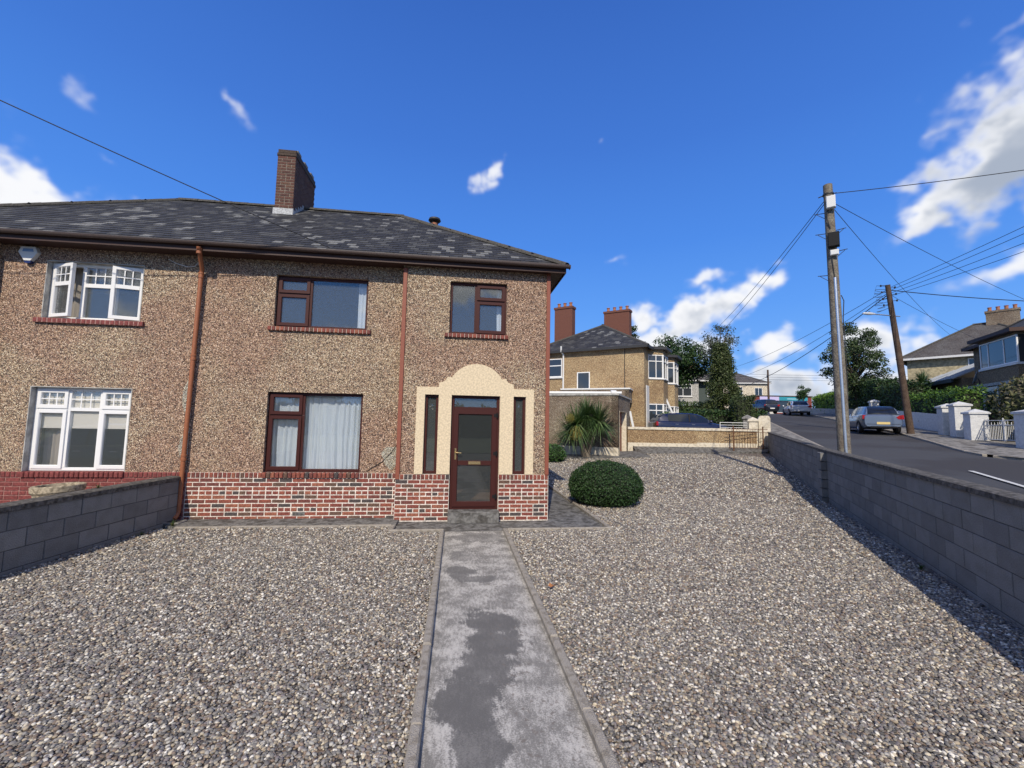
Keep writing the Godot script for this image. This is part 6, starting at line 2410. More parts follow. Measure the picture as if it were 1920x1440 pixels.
	# planks leaning on the front
	for q in [[Vector3(9.75, 1.0, -14.4), Vector3(9.55, 2.6, -14.75), "white plank leaning on the second garage"], [Vector3(13.9, 1.2, -17.0), Vector3(12.9, 3.6, -17.3), "long pale plank leaning against the bay of the tan house"]]:
		b = MB.new()
		var d: Vector3 = (q[1] - q[0]).normalized()
		var x := d.cross(Vector3(0.3, 0, 1)).normalized()
		b.obox(Transform3D(Basis(x, d, x.cross(d)), (q[0] + q[1]) / 2), Vector3(0.14, (q[1] - q[0]).length(), 0.03))
		tag(obj(b, "plank", M.white), q[2], "plank")
	var sh := thing("leafy_shrub", "bright green shrub below the bay of the tan house", "shrub", Vector3(12.15, 1.05, -15.6))
	bush(sh, Vector3(0.6, 0.85, 0.6), 1500, 0.12, [lin(0.09, 0.17, 0.03), lin(0.07, 0.13, 0.025), lin(0.13, 0.2, 0.05)], 16, 0.8, 0.3)


func far_street() -> void:
	# grey house
	var h := thing("detached_house", "grey rendered house with white windows beyond the broad tree", "house", Vector3(26.0, 3.0, -40.0), deg_to_rad(-12))
	obj(wall_mesh(-5.0, 2.2, 0, 4.2, -6.0, 0.0, []), "wall", M.render_grey, h)
	obj(wall_mesh(2.25, 5.0, 0, 4.2, -6.0, -0.6, []), "wall", mat(lin(0.06, 0.08, 0.075), 0.8), h)
	hip_roof(h, -5.0, 5.0, -6.0, 0.0, 4.2, 2.1, 0.3, M.roof_grey, false, M.white)
	far_window(h, -0.6, 1.4, 2.3, 3.7, 0.0, M.upvc_white, 2, 0.7)
	far_window(h, -3.9, -2.6, 2.4, 3.6, 0.0, M.upvc_white, 1, 0.7)
	far_window(h, 3.4, 4.4, 2.4, 3.6, -0.6, M.upvc_white, 1, 0.7)
	var b := MB.new()
	b.box(Vector3(-5.0, 1.1, 0.0), Vector3(2.2, 1.5, 0.06))
	obj(b, "band", M.white, h)
	b = MB.new()
	b.tube([Vector3(-1.5, 0, 0.06), Vector3(-1.5, 4.2, 0.06)], [0.05], 6)
	obj(b, "downpipe", M.iron, h)
	# cream house with the shop row beside it
	h = thing("detached_house", "cream house with brown roof and white windows beside the shops", "house", Vector3(47.0, 4.2, -58.5), deg_to_rad(-14))
	obj(wall_mesh(-6.0, 4.0, 0, 4.9, -7.0, 0.0, []), "wall", M.render_cream, h)
	hip_roof(h, -6.0, 4.0, -7.0, 0.0, 4.9, 2.0, 0.35, M.roof_grey, false, M.white)
	far_window(h, -2.2, 0.0, 2.6, 4.2, 0.0, M.upvc_white, 1, 0.7)
	far_window(h, 1.9, 3.1, 2.7, 4.1, 0.0, M.upvc_white, 2, 0.0)
	far_window(h, -2.2, 0.0, 0.5, 2.0, 0.0, M.upvc_white, 2, 0.7)
	b = MB.new()
	b.box(Vector3(-6.0, 2.1, 0.0), Vector3(4.0, 2.35, 0.25))
	obj(b, "string_course", M.white, h)
	var s := thing("shop_row", "single storey shop row with lilac and teal fascia boards at the top of the street", "shop", Vector3(47.3, 3.9, -56.3), deg_to_rad(-7))
	obj(wall_mesh(0.0, 9.4, 0, 2.9, -6.0, 0.0, [Rect2(1.1, 0.3, 2.2, 1.9), Rect2(3.6, 0.3, 4.6, 1.9)]), "wall", mat(lin(0.23, 0.05, 0.04), 0.85, T.mid, 1.0), s)
	b = MB.new()
	b.box(Vector3(1.0, 2.25, 0.0), Vector3(4.1, 2.85, 0.1))
	obj(b, "lilac_fascia", mat(lin(0.56, 0.5, 0.75), 0.5), s)
	b = MB.new()
	b.box(Vector3(4.12, 2.25, 0.0), Vector3(8.7, 2.85, 0.1))
	obj(b, "teal_fascia", mat(lin(0.03, 0.28, 0.36), 0.5), s)
	b = MB.new()
	b.box(Vector3(5.4, 2.45, 0.1), Vector3(7.6, 2.62, 0.105))
	obj(b, "sign_band", mat(lin(0.3, 0.55, 0.62), 0.5), s)
	b = MB.new()
	b.box(Vector3(-0.1, 2.9, -6.1), Vector3(9.5, 3.05, 0.15))
	obj(b, "flat_roof", M.roof_grey, s)
	for q in [[1.1, 3.3], [3.6, 5.8], [5.9, 8.2]]:
		b = MB.new()
		b.box(Vector3(q[0] + 0.02, 0.3, -0.2), Vector3(q[1] - 0.02, 2.2, -0.19))
		obj(b, "shop_window", M.glass_far, s)
		b = MB.new()
		ring(b, q[0], q[1], 0.3, 2.2, -0.18, -0.1, 0.08)
		obj(b, "frame", M.upvc_white, s)
	var w := thing("low_wall", "low red brick wall with white coping before the shops", "wall", Vector3(36.3, 3.35, -42.6), deg_to_rad(-7))
	b = MB.new()
	b.box(Vector3(-2.0, -0.3, -0.2), Vector3(2.2, 0.8, 0.0))
	obj(b, "wall", M.bricks[1], w)
	b = MB.new()
	b.box(Vector3(-2.0, 0.8, -0.25), Vector3(2.2, 0.92, 0.05))
	obj(b, "coping", M.white, w)
	var p := thing("gate_pier", "short round-topped white pier at the end of the red brick wall", "gate pier", Vector3(38.2, 3.3, -42.0))
	b = MB.new()
	b.lathe([Vector2(0.42, -0.2), Vector2(0.42, 1.05), Vector2(0.36, 1.3), Vector2(0.2, 1.42), Vector2(0, 1.45)], Vector3.ZERO, 14)
	obj(b, "shaft", M.white, p)
	b = MB.new()
	b.box(Vector3(0.3, -0.2, -0.1), Vector3(1.45, 0.95, 0.1))
	obj(b, "wing_wall", M.white, p)


func right_side() -> void:
	# boundary wall of the plots across the street
	var segs := [[24.6, 33.6, 1.05, "white rendered boundary wall between the brown pole and the gate piers"], [36.2, 70.0, 1.0, "grey boundary wall under the bright hedge up the street"]]
	for q in segs:
		var w := thing("boundary_wall", q[3], "wall", on_road(q[0], 8.72))
		var L: float = q[1] - q[0]
		var rise: float = road_y(q[1]) - road_y(q[0])
		w.transform = Transform3D(Basis(-RV, Vector3.UP, -RU), on_road(q[1], 8.72))
		var b := MB.new()
		var n := 6
		for k in n:
			var x0 := L * k / n
			var x1 := L * (k + 1) / n
			var y0 := -rise * x0 / L
			var y1 := -rise * x1 / L
			for zz in [[0.0, 1.0], [-0.2, -1.0]]:
				b.quad(Vector3(x0, y0 - 0.3, zz[0]), Vector3(x1, y1 - 0.3, zz[0]), Vector3(x1, y1 + q[2], zz[0]), Vector3(x0, y0 + q[2], zz[0]), Vector3(0, 0, zz[1]))
			b.quad(Vector3(x0, y0 + q[2], 0), Vector3(x1, y1 + q[2], 0), Vector3(x1, y1 + q[2], -0.2), Vector3(x0, y0 + q[2], -0.2), Vector3.UP)
		for e in [[0.0, 0.0, -1.0], [L, -rise, 1.0]]:
			b.quad(Vector3(e[0], e[1] - 0.3, 0), Vector3(e[0], e[1] - 0.3, -0.2), Vector3(e[0], e[1] + q[2], -0.2), Vector3(e[0], e[1] + q[2], 0), Vector3(e[2], 0, 0))
		obj(b, "wall", M.pier_white if q[0] < 30 else M.render_grey, w)
	# white gate piers
	var sw: Material = M.pier_white
	gate_pier(on_road(23.85, 8.35, 0.0), 0.62, 0.62, 1.66, sw, "white pier with pyramid cap at the end of the white boundary wall", "gate_pier", false, 0.0, "white piers across the street")
	gate_pier(on_road(22.75, 8.4, 0.0), 0.6, 0.6, 1.78, sw, "tallest white pier, flaking, beside the black railing", "gate_pier", false, 0.0, "white piers across the street")
	gate_pier(on_road(21.1, 8.3, 0.0), 0.62, 0.62, 1.46, sw, "white pier with pyramid cap holding the white double gate", "gate_pier", false, 0.0, "white piers across the street")
	gate_pier(on_road(17.4, 8.55, 0.0), 0.95, 0.85, 1.62, sw, "broad white pier nearest the viewer across the street", "gate_pier", false, 0.0, "white piers across the street")
	gate_pier(on_road(35.9, 8.6, 0.0), 0.5, 0.5, 1.75, sw, "white-capped pier above the roof of the silver blue car", "gate_pier", false, 0.0, "white piers across the street")
	gate_pier(on_road(45.3, 8.6, 0.0), 0.5, 0.5, 1.75, sw, "far white-capped pier beside the grey pole", "gate_pier", false, 0.0, "white piers across the street")
	# wall with railing between two piers
	var w := thing("railing_wall", "low white wall with black iron railing between two white piers", "wall")
	w.transform = Transform3D(Basis(-RV, Vector3.UP, -RU), on_road(22.45, 8.5))
	var b := MB.new()
	b.box(Vector3(0, -0.3, -0.2), Vector3(1.05, 0.82, 0.0))
	obj(b, "wall", sw, w)
	for k in 8:
		b = MB.new()
		b.tube([Vector3(0.08 + k * 0.13, 0.82, -0.1), Vector3(0.08 + k * 0.13, 1.42, -0.1)], [0.012], 5)
		obj(b, "bar", M.iron, w)
	for y in [0.9, 1.36]:
		b = MB.new()
		b.box(Vector3(0, y, -0.115), Vector3(1.05, y + 0.03, -0.085))
		obj(b, "rail", M.iron, w)
	# small brown step between the two left piers
	b = MB.new()
	b.obox(Transform3D(Basis(-RV, Vector3.UP, -RU), on_road(23.3, 8.4, 0.17)), Vector3(0.5, 0.3, 0.2))
	tag(obj(b, "gate_step", mat(lin(0.05, 0.035, 0.03), 0.8)), "small dark step in the gap between the two piers by the railing", "step")
	# white double gate
	var gt := thing("drive_gate", "white iron double drive gate with scrolls between white piers", "gate")
	gt.transform = Transform3D(Basis(-RV, Vector3.UP, -RU), on_road(20.75, 8.45, 0.06))
	for side in 2:
		var o := 1.42 * side
		for x in [0.03, 1.36]:
			b = MB.new()
			b.tube([Vector3(o + x, 0.05, 0), Vector3(o + x, 1.02 if x > 0.5 else 0.95, 0)], [0.022], 6)
			obj(b, "stile", M.white, gt)
		for y in [0.1, 0.72, 0.92]:
			b = MB.new()
			b.tube([Vector3(o, y, 0), Vector3(o + 1.38, y, 0)], [0.016], 6)
			obj(b, "rail", M.white, gt)
		for k in 10:
			b = MB.new()
			b.tube([Vector3(o + 0.14 + k * 0.12, 0.1, 0), Vector3(o + 0.14 + k * 0.12, 0.72 + 0.12 * (k % 2), 0)], [0.011], 5)
			obj(b, "bar", M.white, gt)
		b = MB.new()
		var cx := o + (1.2 if side == 0 else 0.18)
		var arc := []
		for k in 13:
			var an := TAU * k / 12.0
			arc.append(Vector3(cx + 0.09 * cos(an), 0.82 + 0.09 * sin(an), 0))
		b.tube(arc, [0.011], 5)
		obj(b, "scroll", M.white, gt)
	# hedges
	var bright := [lin(0.14, 0.25, 0.025), lin(0.17, 0.29, 0.035), lin(0.10, 0.19, 0.022)]
	var deep := [lin(0.025, 0.058, 0.014), lin(0.035, 0.075, 0.016), lin(0.018, 0.042, 0.012)]
	var midg := [lin(0.085, 0.17, 0.022), lin(0.11, 0.21, 0.028), lin(0.055, 0.115, 0.018)]
	for q in [[46.0, 60.0, 9.4, 2.35, 1.2, bright, "bright clipped hedge up the street above the grey wall", 0.16], [36.6, 45.8, 9.7, 3.1, 1.6, deep, "tall dark hedge behind the silver blue car", 0.16], [31.0, 36.4, 9.6, 2.9, 1.4, deep, "dark shrubby hedge beside the brown pole", 0.15], [23.9, 31.0, 9.45, 2.35, 1.2, midg, "bright green hedge between the brown pole and the white piers", 0.12]]:
		var L: float = q[1] - q[0]
		var hg := thing("hedge", q[6], "hedge")
		var mid: float = (q[0] + q[1]) / 2
		hg.transform = Transform3D(Basis(-RV, Vector3.UP, -RU), on_road(mid, q[2], 0.0))
		hedge(hg, Vector3(L, q[3], q[4]), 110.0, q[7] * 1.1, q[5], int(mid), 0.3)
	# feathery shrub in the near garden across the street
	var sh := thing("feathery_shrub", "large olive brown feathery shrub behind the white double gate", "shrub", on_road(21.2, 10.9))
	bush(sh, Vector3(2.3, 1.75, 1.5), 7000, 0.17, [lin(0.09, 0.10, 0.035), lin(0.12, 0.115, 0.05), lin(0.06, 0.075, 0.025), lin(0.15, 0.13, 0.08)], 31, 0.8, 0.25)
	sh = thing("feathery_shrub", "green shrub at the edge of view below the dark bay window", "shrub", on_road(15.2, 12.0))
	bush(sh, Vector3(2.4, 1.4, 1.6), 3500, 0.15, [lin(0.05, 0.10, 0.02), lin(0.08, 0.14, 0.03), lin(0.04, 0.07, 0.018)], 32, 0.8, 0.25)
	# cabbage palm and shrubs beyond
	var green := [lin(0.06, 0.10, 0.035), lin(0.085, 0.13, 0.045), lin(0.045, 0.08, 0.028)]
	var cp := thing("cabbage_palm", "slim cabbage palm in front of the yellow house", "palm", on_road(33.2, 10.6))
	b = MB.new()
	b.tube([Vector3(0, -0.2, 0), Vector3(0.05, 1.6, 0), Vector3(0, 3.0, 0)], [0.13, 0.1, 0.08], 8)
	b.tube([Vector3(0.04, 2.2, 0), Vector3(0.6, 2.9, -0.5), Vector3(0.9, 3.2, -0.7)], [0.08, 0.06, 0.05], 7)
	obj(b, "trunk", M.palmbark, cp)
	for k in 2:
		b = MB.new()
		b.tinted = true
		rosette(b, [Vector3(0, 3.0, 0), Vector3(0.9, 3.2, -0.7)][k], 150, 0.95, 0.05, green, 60 + k)
		obj(b, "crown", M.leaf, cp)
	cp = thing("cabbage_palm", "distant cabbage palm above the dark hedge by the grey pole", "palm", on_road(47.0, 11.5))
	b = MB.new()
	b.tube([Vector3(0, -0.2, 0), Vector3(0, 3.2, 0)], [0.12, 0.09], 8)
	obj(b, "trunk", M.palmbark, cp)
	b = MB.new()
	b.tinted = true
	rosette(b, Vector3(0, 3.2, 0), 120, 1.1, 0.06, green, 66)
	obj(b, "crown", M.leaf, cp)
	# brown house with the bay
	var h := thing("detached_house", "dark brown pebbledashed house with a bay window in shade across the street", "house")
	h.transform = Transform3D(Basis(-RV, Vector3.UP, -RU), on_road(29.0, 11.6))
	# local: x towards the viewer along the front, z out to the street
	var y0 := -0.9
	var E := 4.9
	obj(wall_mesh(0.0, 13.0, y0, E, -8.0, 0.0, [Rect2(0.55, 3.35, 1.4, 1.25)]), "wall", M.dash_brown, h)
	hip_roof(h, 0.0, 13.0, -8.0, 0.0, E, 2.9, 0.35, M.roof_far, false, M.fascia)
	far_window(h, 0.56, 1.94, 3.36, 4.58, -0.12, M.upvc_white, 2, 0.65)
	var bay := part(h, "bay")
	b = MB.new()
	b.box(Vector3(2.3, y0, 0.0), Vector3(5.6, 3.35, 0.7))
	b.box(Vector3(2.3, 4.72, 0.0), Vector3(5.6, E - 0.05, 0.7))
	obj(b, "apron", M.dash_brown, bay)
	b = MB.new()
	b.box(Vector3(2.33, 3.35, 0.0), Vector3(5.57, 4.72, 0.66))
	obj(b, "pane", M.glass_far, bay)
	b = MB.new()
	b.box(Vector3(2.25, 3.25, -0.02), Vector3(5.65, 3.36, 0.76))
	obj(b, "sill", M.white, bay)
	b = MB.new()
	ring(b, 2.31, 5.59, 3.36, 4.72, 0.63, 0.69, 0.07)
	for x in [3.05, 4.45]:
		b.box(Vector3(x, 3.42, 0.63), Vector3(x + 0.06, 4.66, 0.685))
	b.box(Vector3(2.3, 3.36, 0.0), Vector3(2.36, 4.72, 0.06))
	b.box(Vector3(2.29, 3.36, 0.6), Vector3(2.37, 4.72, 0.68))
	obj(b, "frame", M.upvc_white, bay)
	b = MB.new()
	b.box(Vector3(2.0, E - 0.06, -0.1), Vector3(5.9, E + 0.12, 1.05))
	obj(b, "bay_roof", M.fascia, bay)
	b = MB.new()
	b.box(Vector3(1.0, 2.35, 0.0), Vector3(8.0, 2.5, 0.9))
	obj(b, "porch_roof", M.render_grey, h)
	b = MB.new()
	b.box(Vector3(2.3, 0.9, 0.701), Vector3(8.0, 2.35, 0.74))
	obj(b, "porch_glass", M.glass_far, h)
	b = MB.new()
	for x in [2.6, 3.9, 5.2]:
		b.box(Vector3(x, 0.9, 0.74), Vector3(x + 0.12, 2.35, 0.8))
	obj(b, "porch_frame", M.upvc_white, h)
	var sd := thing("satellite_dish", "grey satellite dish on the porch roof of the brown house", "satellite dish")
	sd.transform = Transform3D(Basis(-RV, Vector3.UP, -RU), on_road(27.2, 10.95, 2.5))
	b = MB.new()
	b.lathe([Vector2(0.0, 0.0), Vector2(0.2, 0.03), Vector2(0.36, 0.1), Vector2(0.36, 0.115), Vector2(0.19, 0.045), Vector2(0.0, 0.016)], Vector3(0, 0.55, 0), 20, Basis(Vector3(1, 0, 0.4).normalized(), 1.25))
	obj(b, "dish", mat(lin(0.4, 0.42, 0.44), 0.5), sd)
	b = MB.new()
	b.tube([Vector3(0, 0, 0), Vector3(0, 0.35, -0.1), Vector3(0, 0.55, -0.02)], [0.025], 7)
	b.tube([Vector3(0, 0.3, 0), Vector3(0.1, 0.35, 0.4)], [0.012], 5)
	obj(b, "bracket", M.iron, sd)
	# metal-roofed garage beside it
	var g := thing("garage", "dark garage with a grey standing-seam metal roof beside the brown house", "garage")
	g.transform = Transform3D(Basis(-RV, Vector3.UP, -RU), on_road(35.2, 11.1))
	obj(wall_mesh(0.0, 6.0, -0.8, 2.75, -5.0, 0.0, []), "wall", M.dash_brown, g)
	b = MB.new()
	b.box(Vector3(1.2, 0.2, 0.0), Vector3(3.6, 2.1, 0.03))
	obj(b, "garage_door", M.dark, g)
	b = MB.new()
	ring(b, 1.15, 3.65, 0.15, 2.15, 0.0, 0.06, 0.06)
	obj(b, "door_frame", M.white, g)
	var rf := part(g, "roof")
	var A := Vector3(-0.5, 2.75, 0.5)
	var B := Vector3(6.0, 2.75, 0.5)
	var Cc := Vector3(6.0, 4.35, -2.8)
	var D := Vector3(2.6, 4.35, -2.8)
	b = MB.new()
	b.plate(A, B, Cc, D, 0.08, Vector3(0, 1, 0.5))
	b.plate(A, D, Vector3(2.6, 4.35, -2.81), Vector3(-0.5, 2.75, -5.5), 0.08, Vector3(-1, 1, 0))
	obj(b, "roof_sheet", M.zinc, rf)
	for k in 14:
		b = MB.new()
		var x := 0.0 + 0.45 * k
		var top := B.lerp(Cc, 1.0)
		var t := clampf((x + 0.5) / 3.1, 0.0, 1.0)
		var e0 := Vector3(x, 2.765, 0.5)
		var e1 := Vector3(x, lerpf(2.765, 4.365, t), lerpf(0.5, -2.8, t))
		if e0.distance_to(e1) > 0.1:
			b.tube([e0, e1], [0.02], 4)
			obj(b, "seam", M.zinc, rf)
	b = MB.new()
	b.box(Vector3(-0.5, 2.5, 0.40), Vector3(6.0, 2.72, 0.5))
	b.box(Vector3(-0.5, 2.5, -5.0), Vector3(-0.4, 2.72, 0.4))
	obj(b, "fascia", M.iron, rf)
	# yellow house with the grey hip roof
	h = thing("detached_house", "pale yellow house with grey hip roof and white eaves beyond the metal-roofed garage", "house")
	h.transform = Transform3D(Basis(Vector3(0.53, 0, 0.848), Vector3.UP, Vector3(-0.848, 0, 0.53)), Vector3(34.64, 2.15, -21.05))
	# local: x away from the street, z towards the viewer
	obj(wall_mesh(0.0, 8.0, 0, 5.15, -7.0, 0.0, []), "wall", M.render_yellow, h)
	hip_roof(h, 0.0, 8.0, -7.0, 0.0, 5.15, 2.75, 0.5, M.roof_grey, false, M.white)
	far_window(h, 3.3, 4.5, 3.6, 4.9, 0.0, M.upvc_white, 1, 0.6)
	far_chimney(h, Vector3(5.0, 7.0, -3.5), Vector3(1.7, 1.75, 0.7), 4, M.dash_grey)
	var low := thing("detached_house", "distant low roof with a pale gable end behind the hedges", "house")
	low.transform = Transform3D(Basis(RU, Vector3.UP, -RV), street(56.0, 12.5, road_y(56.0)))
	obj(wall_mesh(0.0, 9.0, 0, 2.6, -6.0, 0.0, []), "wall", M.render_cream, low)
	b = MB.new()
	b.plate(Vector3(-0.2, 2.6, 0.3), Vector3(9.2, 2.6, 0.3), Vector3(9.2, 4.2, -3.0), Vector3(-0.2, 4.2, -3.0), 0.1, Vector3(0, 1, 1))
	b.plate(Vector3(-0.2, 2.6, -6.3), Vector3(9.2, 2.6, -6.3), Vector3(9.2, 4.2, -3.0), Vector3(-0.2, 4.2, -3.0), 0.1, Vector3(0, 1, -1))
	obj(b, "roof", M.roof_far, low)


func trees() -> void:
	var dk := [lin(0.022, 0.055, 0.013), lin(0.032, 0.075, 0.016), lin(0.016, 0.04, 0.011), lin(0.045, 0.095, 0.02)]
	var gr := [lin(0.035, 0.065, 0.02), lin(0.05, 0.085, 0.025), lin(0.028, 0.05, 0.018), lin(0.07, 0.1, 0.035)]
	var sil := [lin(0.06, 0.075, 0.045), lin(0.045, 0.06, 0.035), lin(0.08, 0.09, 0.055)]
	tree(Vector3(22.1, 3.0, -33.6), "broad dark green tree behind the bays of the tan house", 8.2, Vector3(0, 5.2, 0), Vector3(3.1, 2.5, 2.8), 60, 260, 0.95, 0.24, dk, 201)
	tree(Vector3(17.6, 3.5, -36.6), "tree tip showing above the tan house roof", 9.8, Vector3(0.6, 8.2, 0), Vector3(1.0, 1.4, 1.0), 10, 150, 0.55, 0.22, gr, 202)
	# evergreen column
	var t := thing("conifer", "tall olive green conical evergreen beside the hedge", "tree", Vector3(21.7, 1.9, -25.0))
	var b := MB.new()
	b.tube([Vector3(0, -0.3, 0), Vector3(0, 6.4, 0)], [0.16, 0.03], 8)
	obj(b, "trunk", M.bark, t)
	var clumps := []
	var r := RandomNumberGenerator.new()
	r.seed = 9
	for k in 170:
		var y := 0.2 + 6.5 * pow(r.randf(), 1.2)
		var rad := lerpf(2.3, 0.3, pow(y / 6.8, 0.75))
		var a := r.randf() * TAU
		clumps.append([Vector3(cos(a) * rad * r.randf_range(0.3, 1.0), y, sin(a) * rad * r.randf_range(0.3, 1.0)), Vector3(0.5, 0.55, 0.5) * r.randf_range(0.6, 1.2)])
	obj(crown(clumps, 210, 0.15, [lin(0.045, 0.07, 0.018), lin(0.06, 0.085, 0.022), lin(0.032, 0.05, 0.014), lin(0.08, 0.10, 0.03)], 203, 0.25), "crown", M.leaf, t)
	# loose birch-like tree behind it
	t = tree(Vector3(25.0, 2.7, -30.4), "thin grey-green weeping tree rising behind the conical evergreen", 9.4, Vector3(-0.2, 6.3, 0), Vector3(1.75, 3.2, 1.5), 46, 90, 0.6, 0.19, sil, 204, "weeping_tree", 0.6)
	tree(Vector3(33.2, 2.9, -27.4) + RU * 2.4, "open dark-leaved tree beside the grey pole up the street", 8.6, Vector3(0, 4.7, 0), Vector3(2.5, 3.7, 2.3), 80, 150, 0.62, 0.2, gr, 205)
	tree(Vector3(52.5, 3.9, -52.0), "small dark conifer beyond the shops", 4.6, Vector3(0, 2.8, 0), Vector3(0.8, 1.7, 0.8), 14, 120, 0.5, 0.22, dk, 206)
	# hedges on this side of the street beyond the drive
	var hg := thing("hedge", "dark green hedge behind the dark blue car", "hedge", Vector3(18.2, 1.15, -20.6), -0.35)
	hedge(hg, Vector3(6.4, 1.85, 1.4), 120.0, 0.15, dk, 210, 0.3)
	hg = thing("hedge", "olive clipped hedge end beside the top of the road", "hedge", street(29.5, -0.75, road_y(29.5)), street_turn())
	hedge(hg, Vector3(1.3, 1.95, 8.0), 120.0, 0.13, [lin(0.045, 0.07, 0.018), lin(0.035, 0.055, 0.016), lin(0.06, 0.085, 0.025)], 211, 0.25)
	hg = thing("hedge", "green hedge below the grey house", "hedge", Vector3(19.3, 2.3, -29.0), -0.2)
	hedge(hg, Vector3(8.0, 1.7, 1.5), 100.0, 0.16, [lin(0.05, 0.09, 0.02), lin(0.065, 0.115, 0.025), lin(0.035, 0.065, 0.016)], 212, 0.3)
	hg = thing("hedge", "long dark hedge across the green behind the viewer", "hedge", Vector3(-4, 0.1, 41.0))
	hedge(hg, Vector3(90.0, 3.3, 2.0), 9.0, 0.6, dk, 213, 0.4)
	# across the front road, behind the viewer, mirrored in the glass
	for q in [[-16.0, 44.0, 301], [-4.0, 52.0, 302], [9.0, 46.0, 303], [20.0, 50.0, 304], [-28.0, 50.0, 305]]:
		tree(Vector3(q[0], 0.2, q[1]), "broad tree on the green behind the viewer, " + {301: "left of the pair facing the door", 302: "facing the front door", 303: "facing the house corner", 304: "at the street end", 305: "at the far end of the green"}[q[2]], 7.0, Vector3(0, 4.4, 0), Vector3(2.8, 2.2, 2.8), 26, 60, 1.0, 0.5, dk, q[2])


func vehicles() -> void:
	var silver := paint(lin(0.22, 0.27, 0.35), 0.6)
	var t := thing("parked_car", "silver blue hatchback parked by the brown pole with its rear to the viewer", "car", on_road(25.6, 5.62, 0.02), street_turn())
	t.rotation.x = 0.0
	car(t, 4.25, 1.76, 1.46, silver, true, M.plate_yellow)
	t = thing("parked_car", "pale silver hatchback parked at the top of the street", "car", on_road(49.0, 5.45, 0.02), street_turn() + 0.06)
	car(t, 4.35, 1.82, 1.46, paint(lin(0.62, 0.62, 0.64), 0.2), true)
	t = thing("parked_car", "black tall car parked before the shops", "car", on_road(57.0, 3.0, 0.05), street_turn() + 0.45)
	car(t, 4.4, 1.85, 1.75, paint(lin(0.012, 0.014, 0.022)), false)
	t = thing("parked_car", "dark navy hatchback standing on the drive behind the low wall", "car", Vector3(13.35, 1.14, -15.25), -PI / 2 - 0.13)
	car(t, 4.35, 1.77, 1.43, paint(lin(0.010, 0.013, 0.045), 0.2), true)
	t = thing("parked_car", "dark car half hidden behind the green hedge below the grey house", "car", Vector3(18.0, 2.35, -31.0), -PI / 2 + 0.1)
	car(t, 4.3, 1.77, 1.5, paint(lin(0.012, 0.018, 0.04), 0.2), false)
	t = thing("parked_car", "dark car on the neighbouring drive, mirrored in the neighbouring window", "car", Vector3(-10.2, 0.0, 5.2), PI / 2)
	car(t, 4.4, 1.8, 1.6, paint(lin(0.012, 0.016, 0.03), 0.2), false)


# a hanging wire between two points
func wire(a: Vector3, e: Vector3, sag: float, r: float, label: String, group: String) -> void:
	var b := MB.new()
	var p := []
	for k in 17:
		var t := k / 16.0
		p.append(a.lerp(e, t) - Vector3(0, sag * 4.0 * t * (1.0 - t), 0))
	b.tube(p, [r], 5, false)
	tag(obj(b, "overhead_wire", M.cable), label, "wire", group)


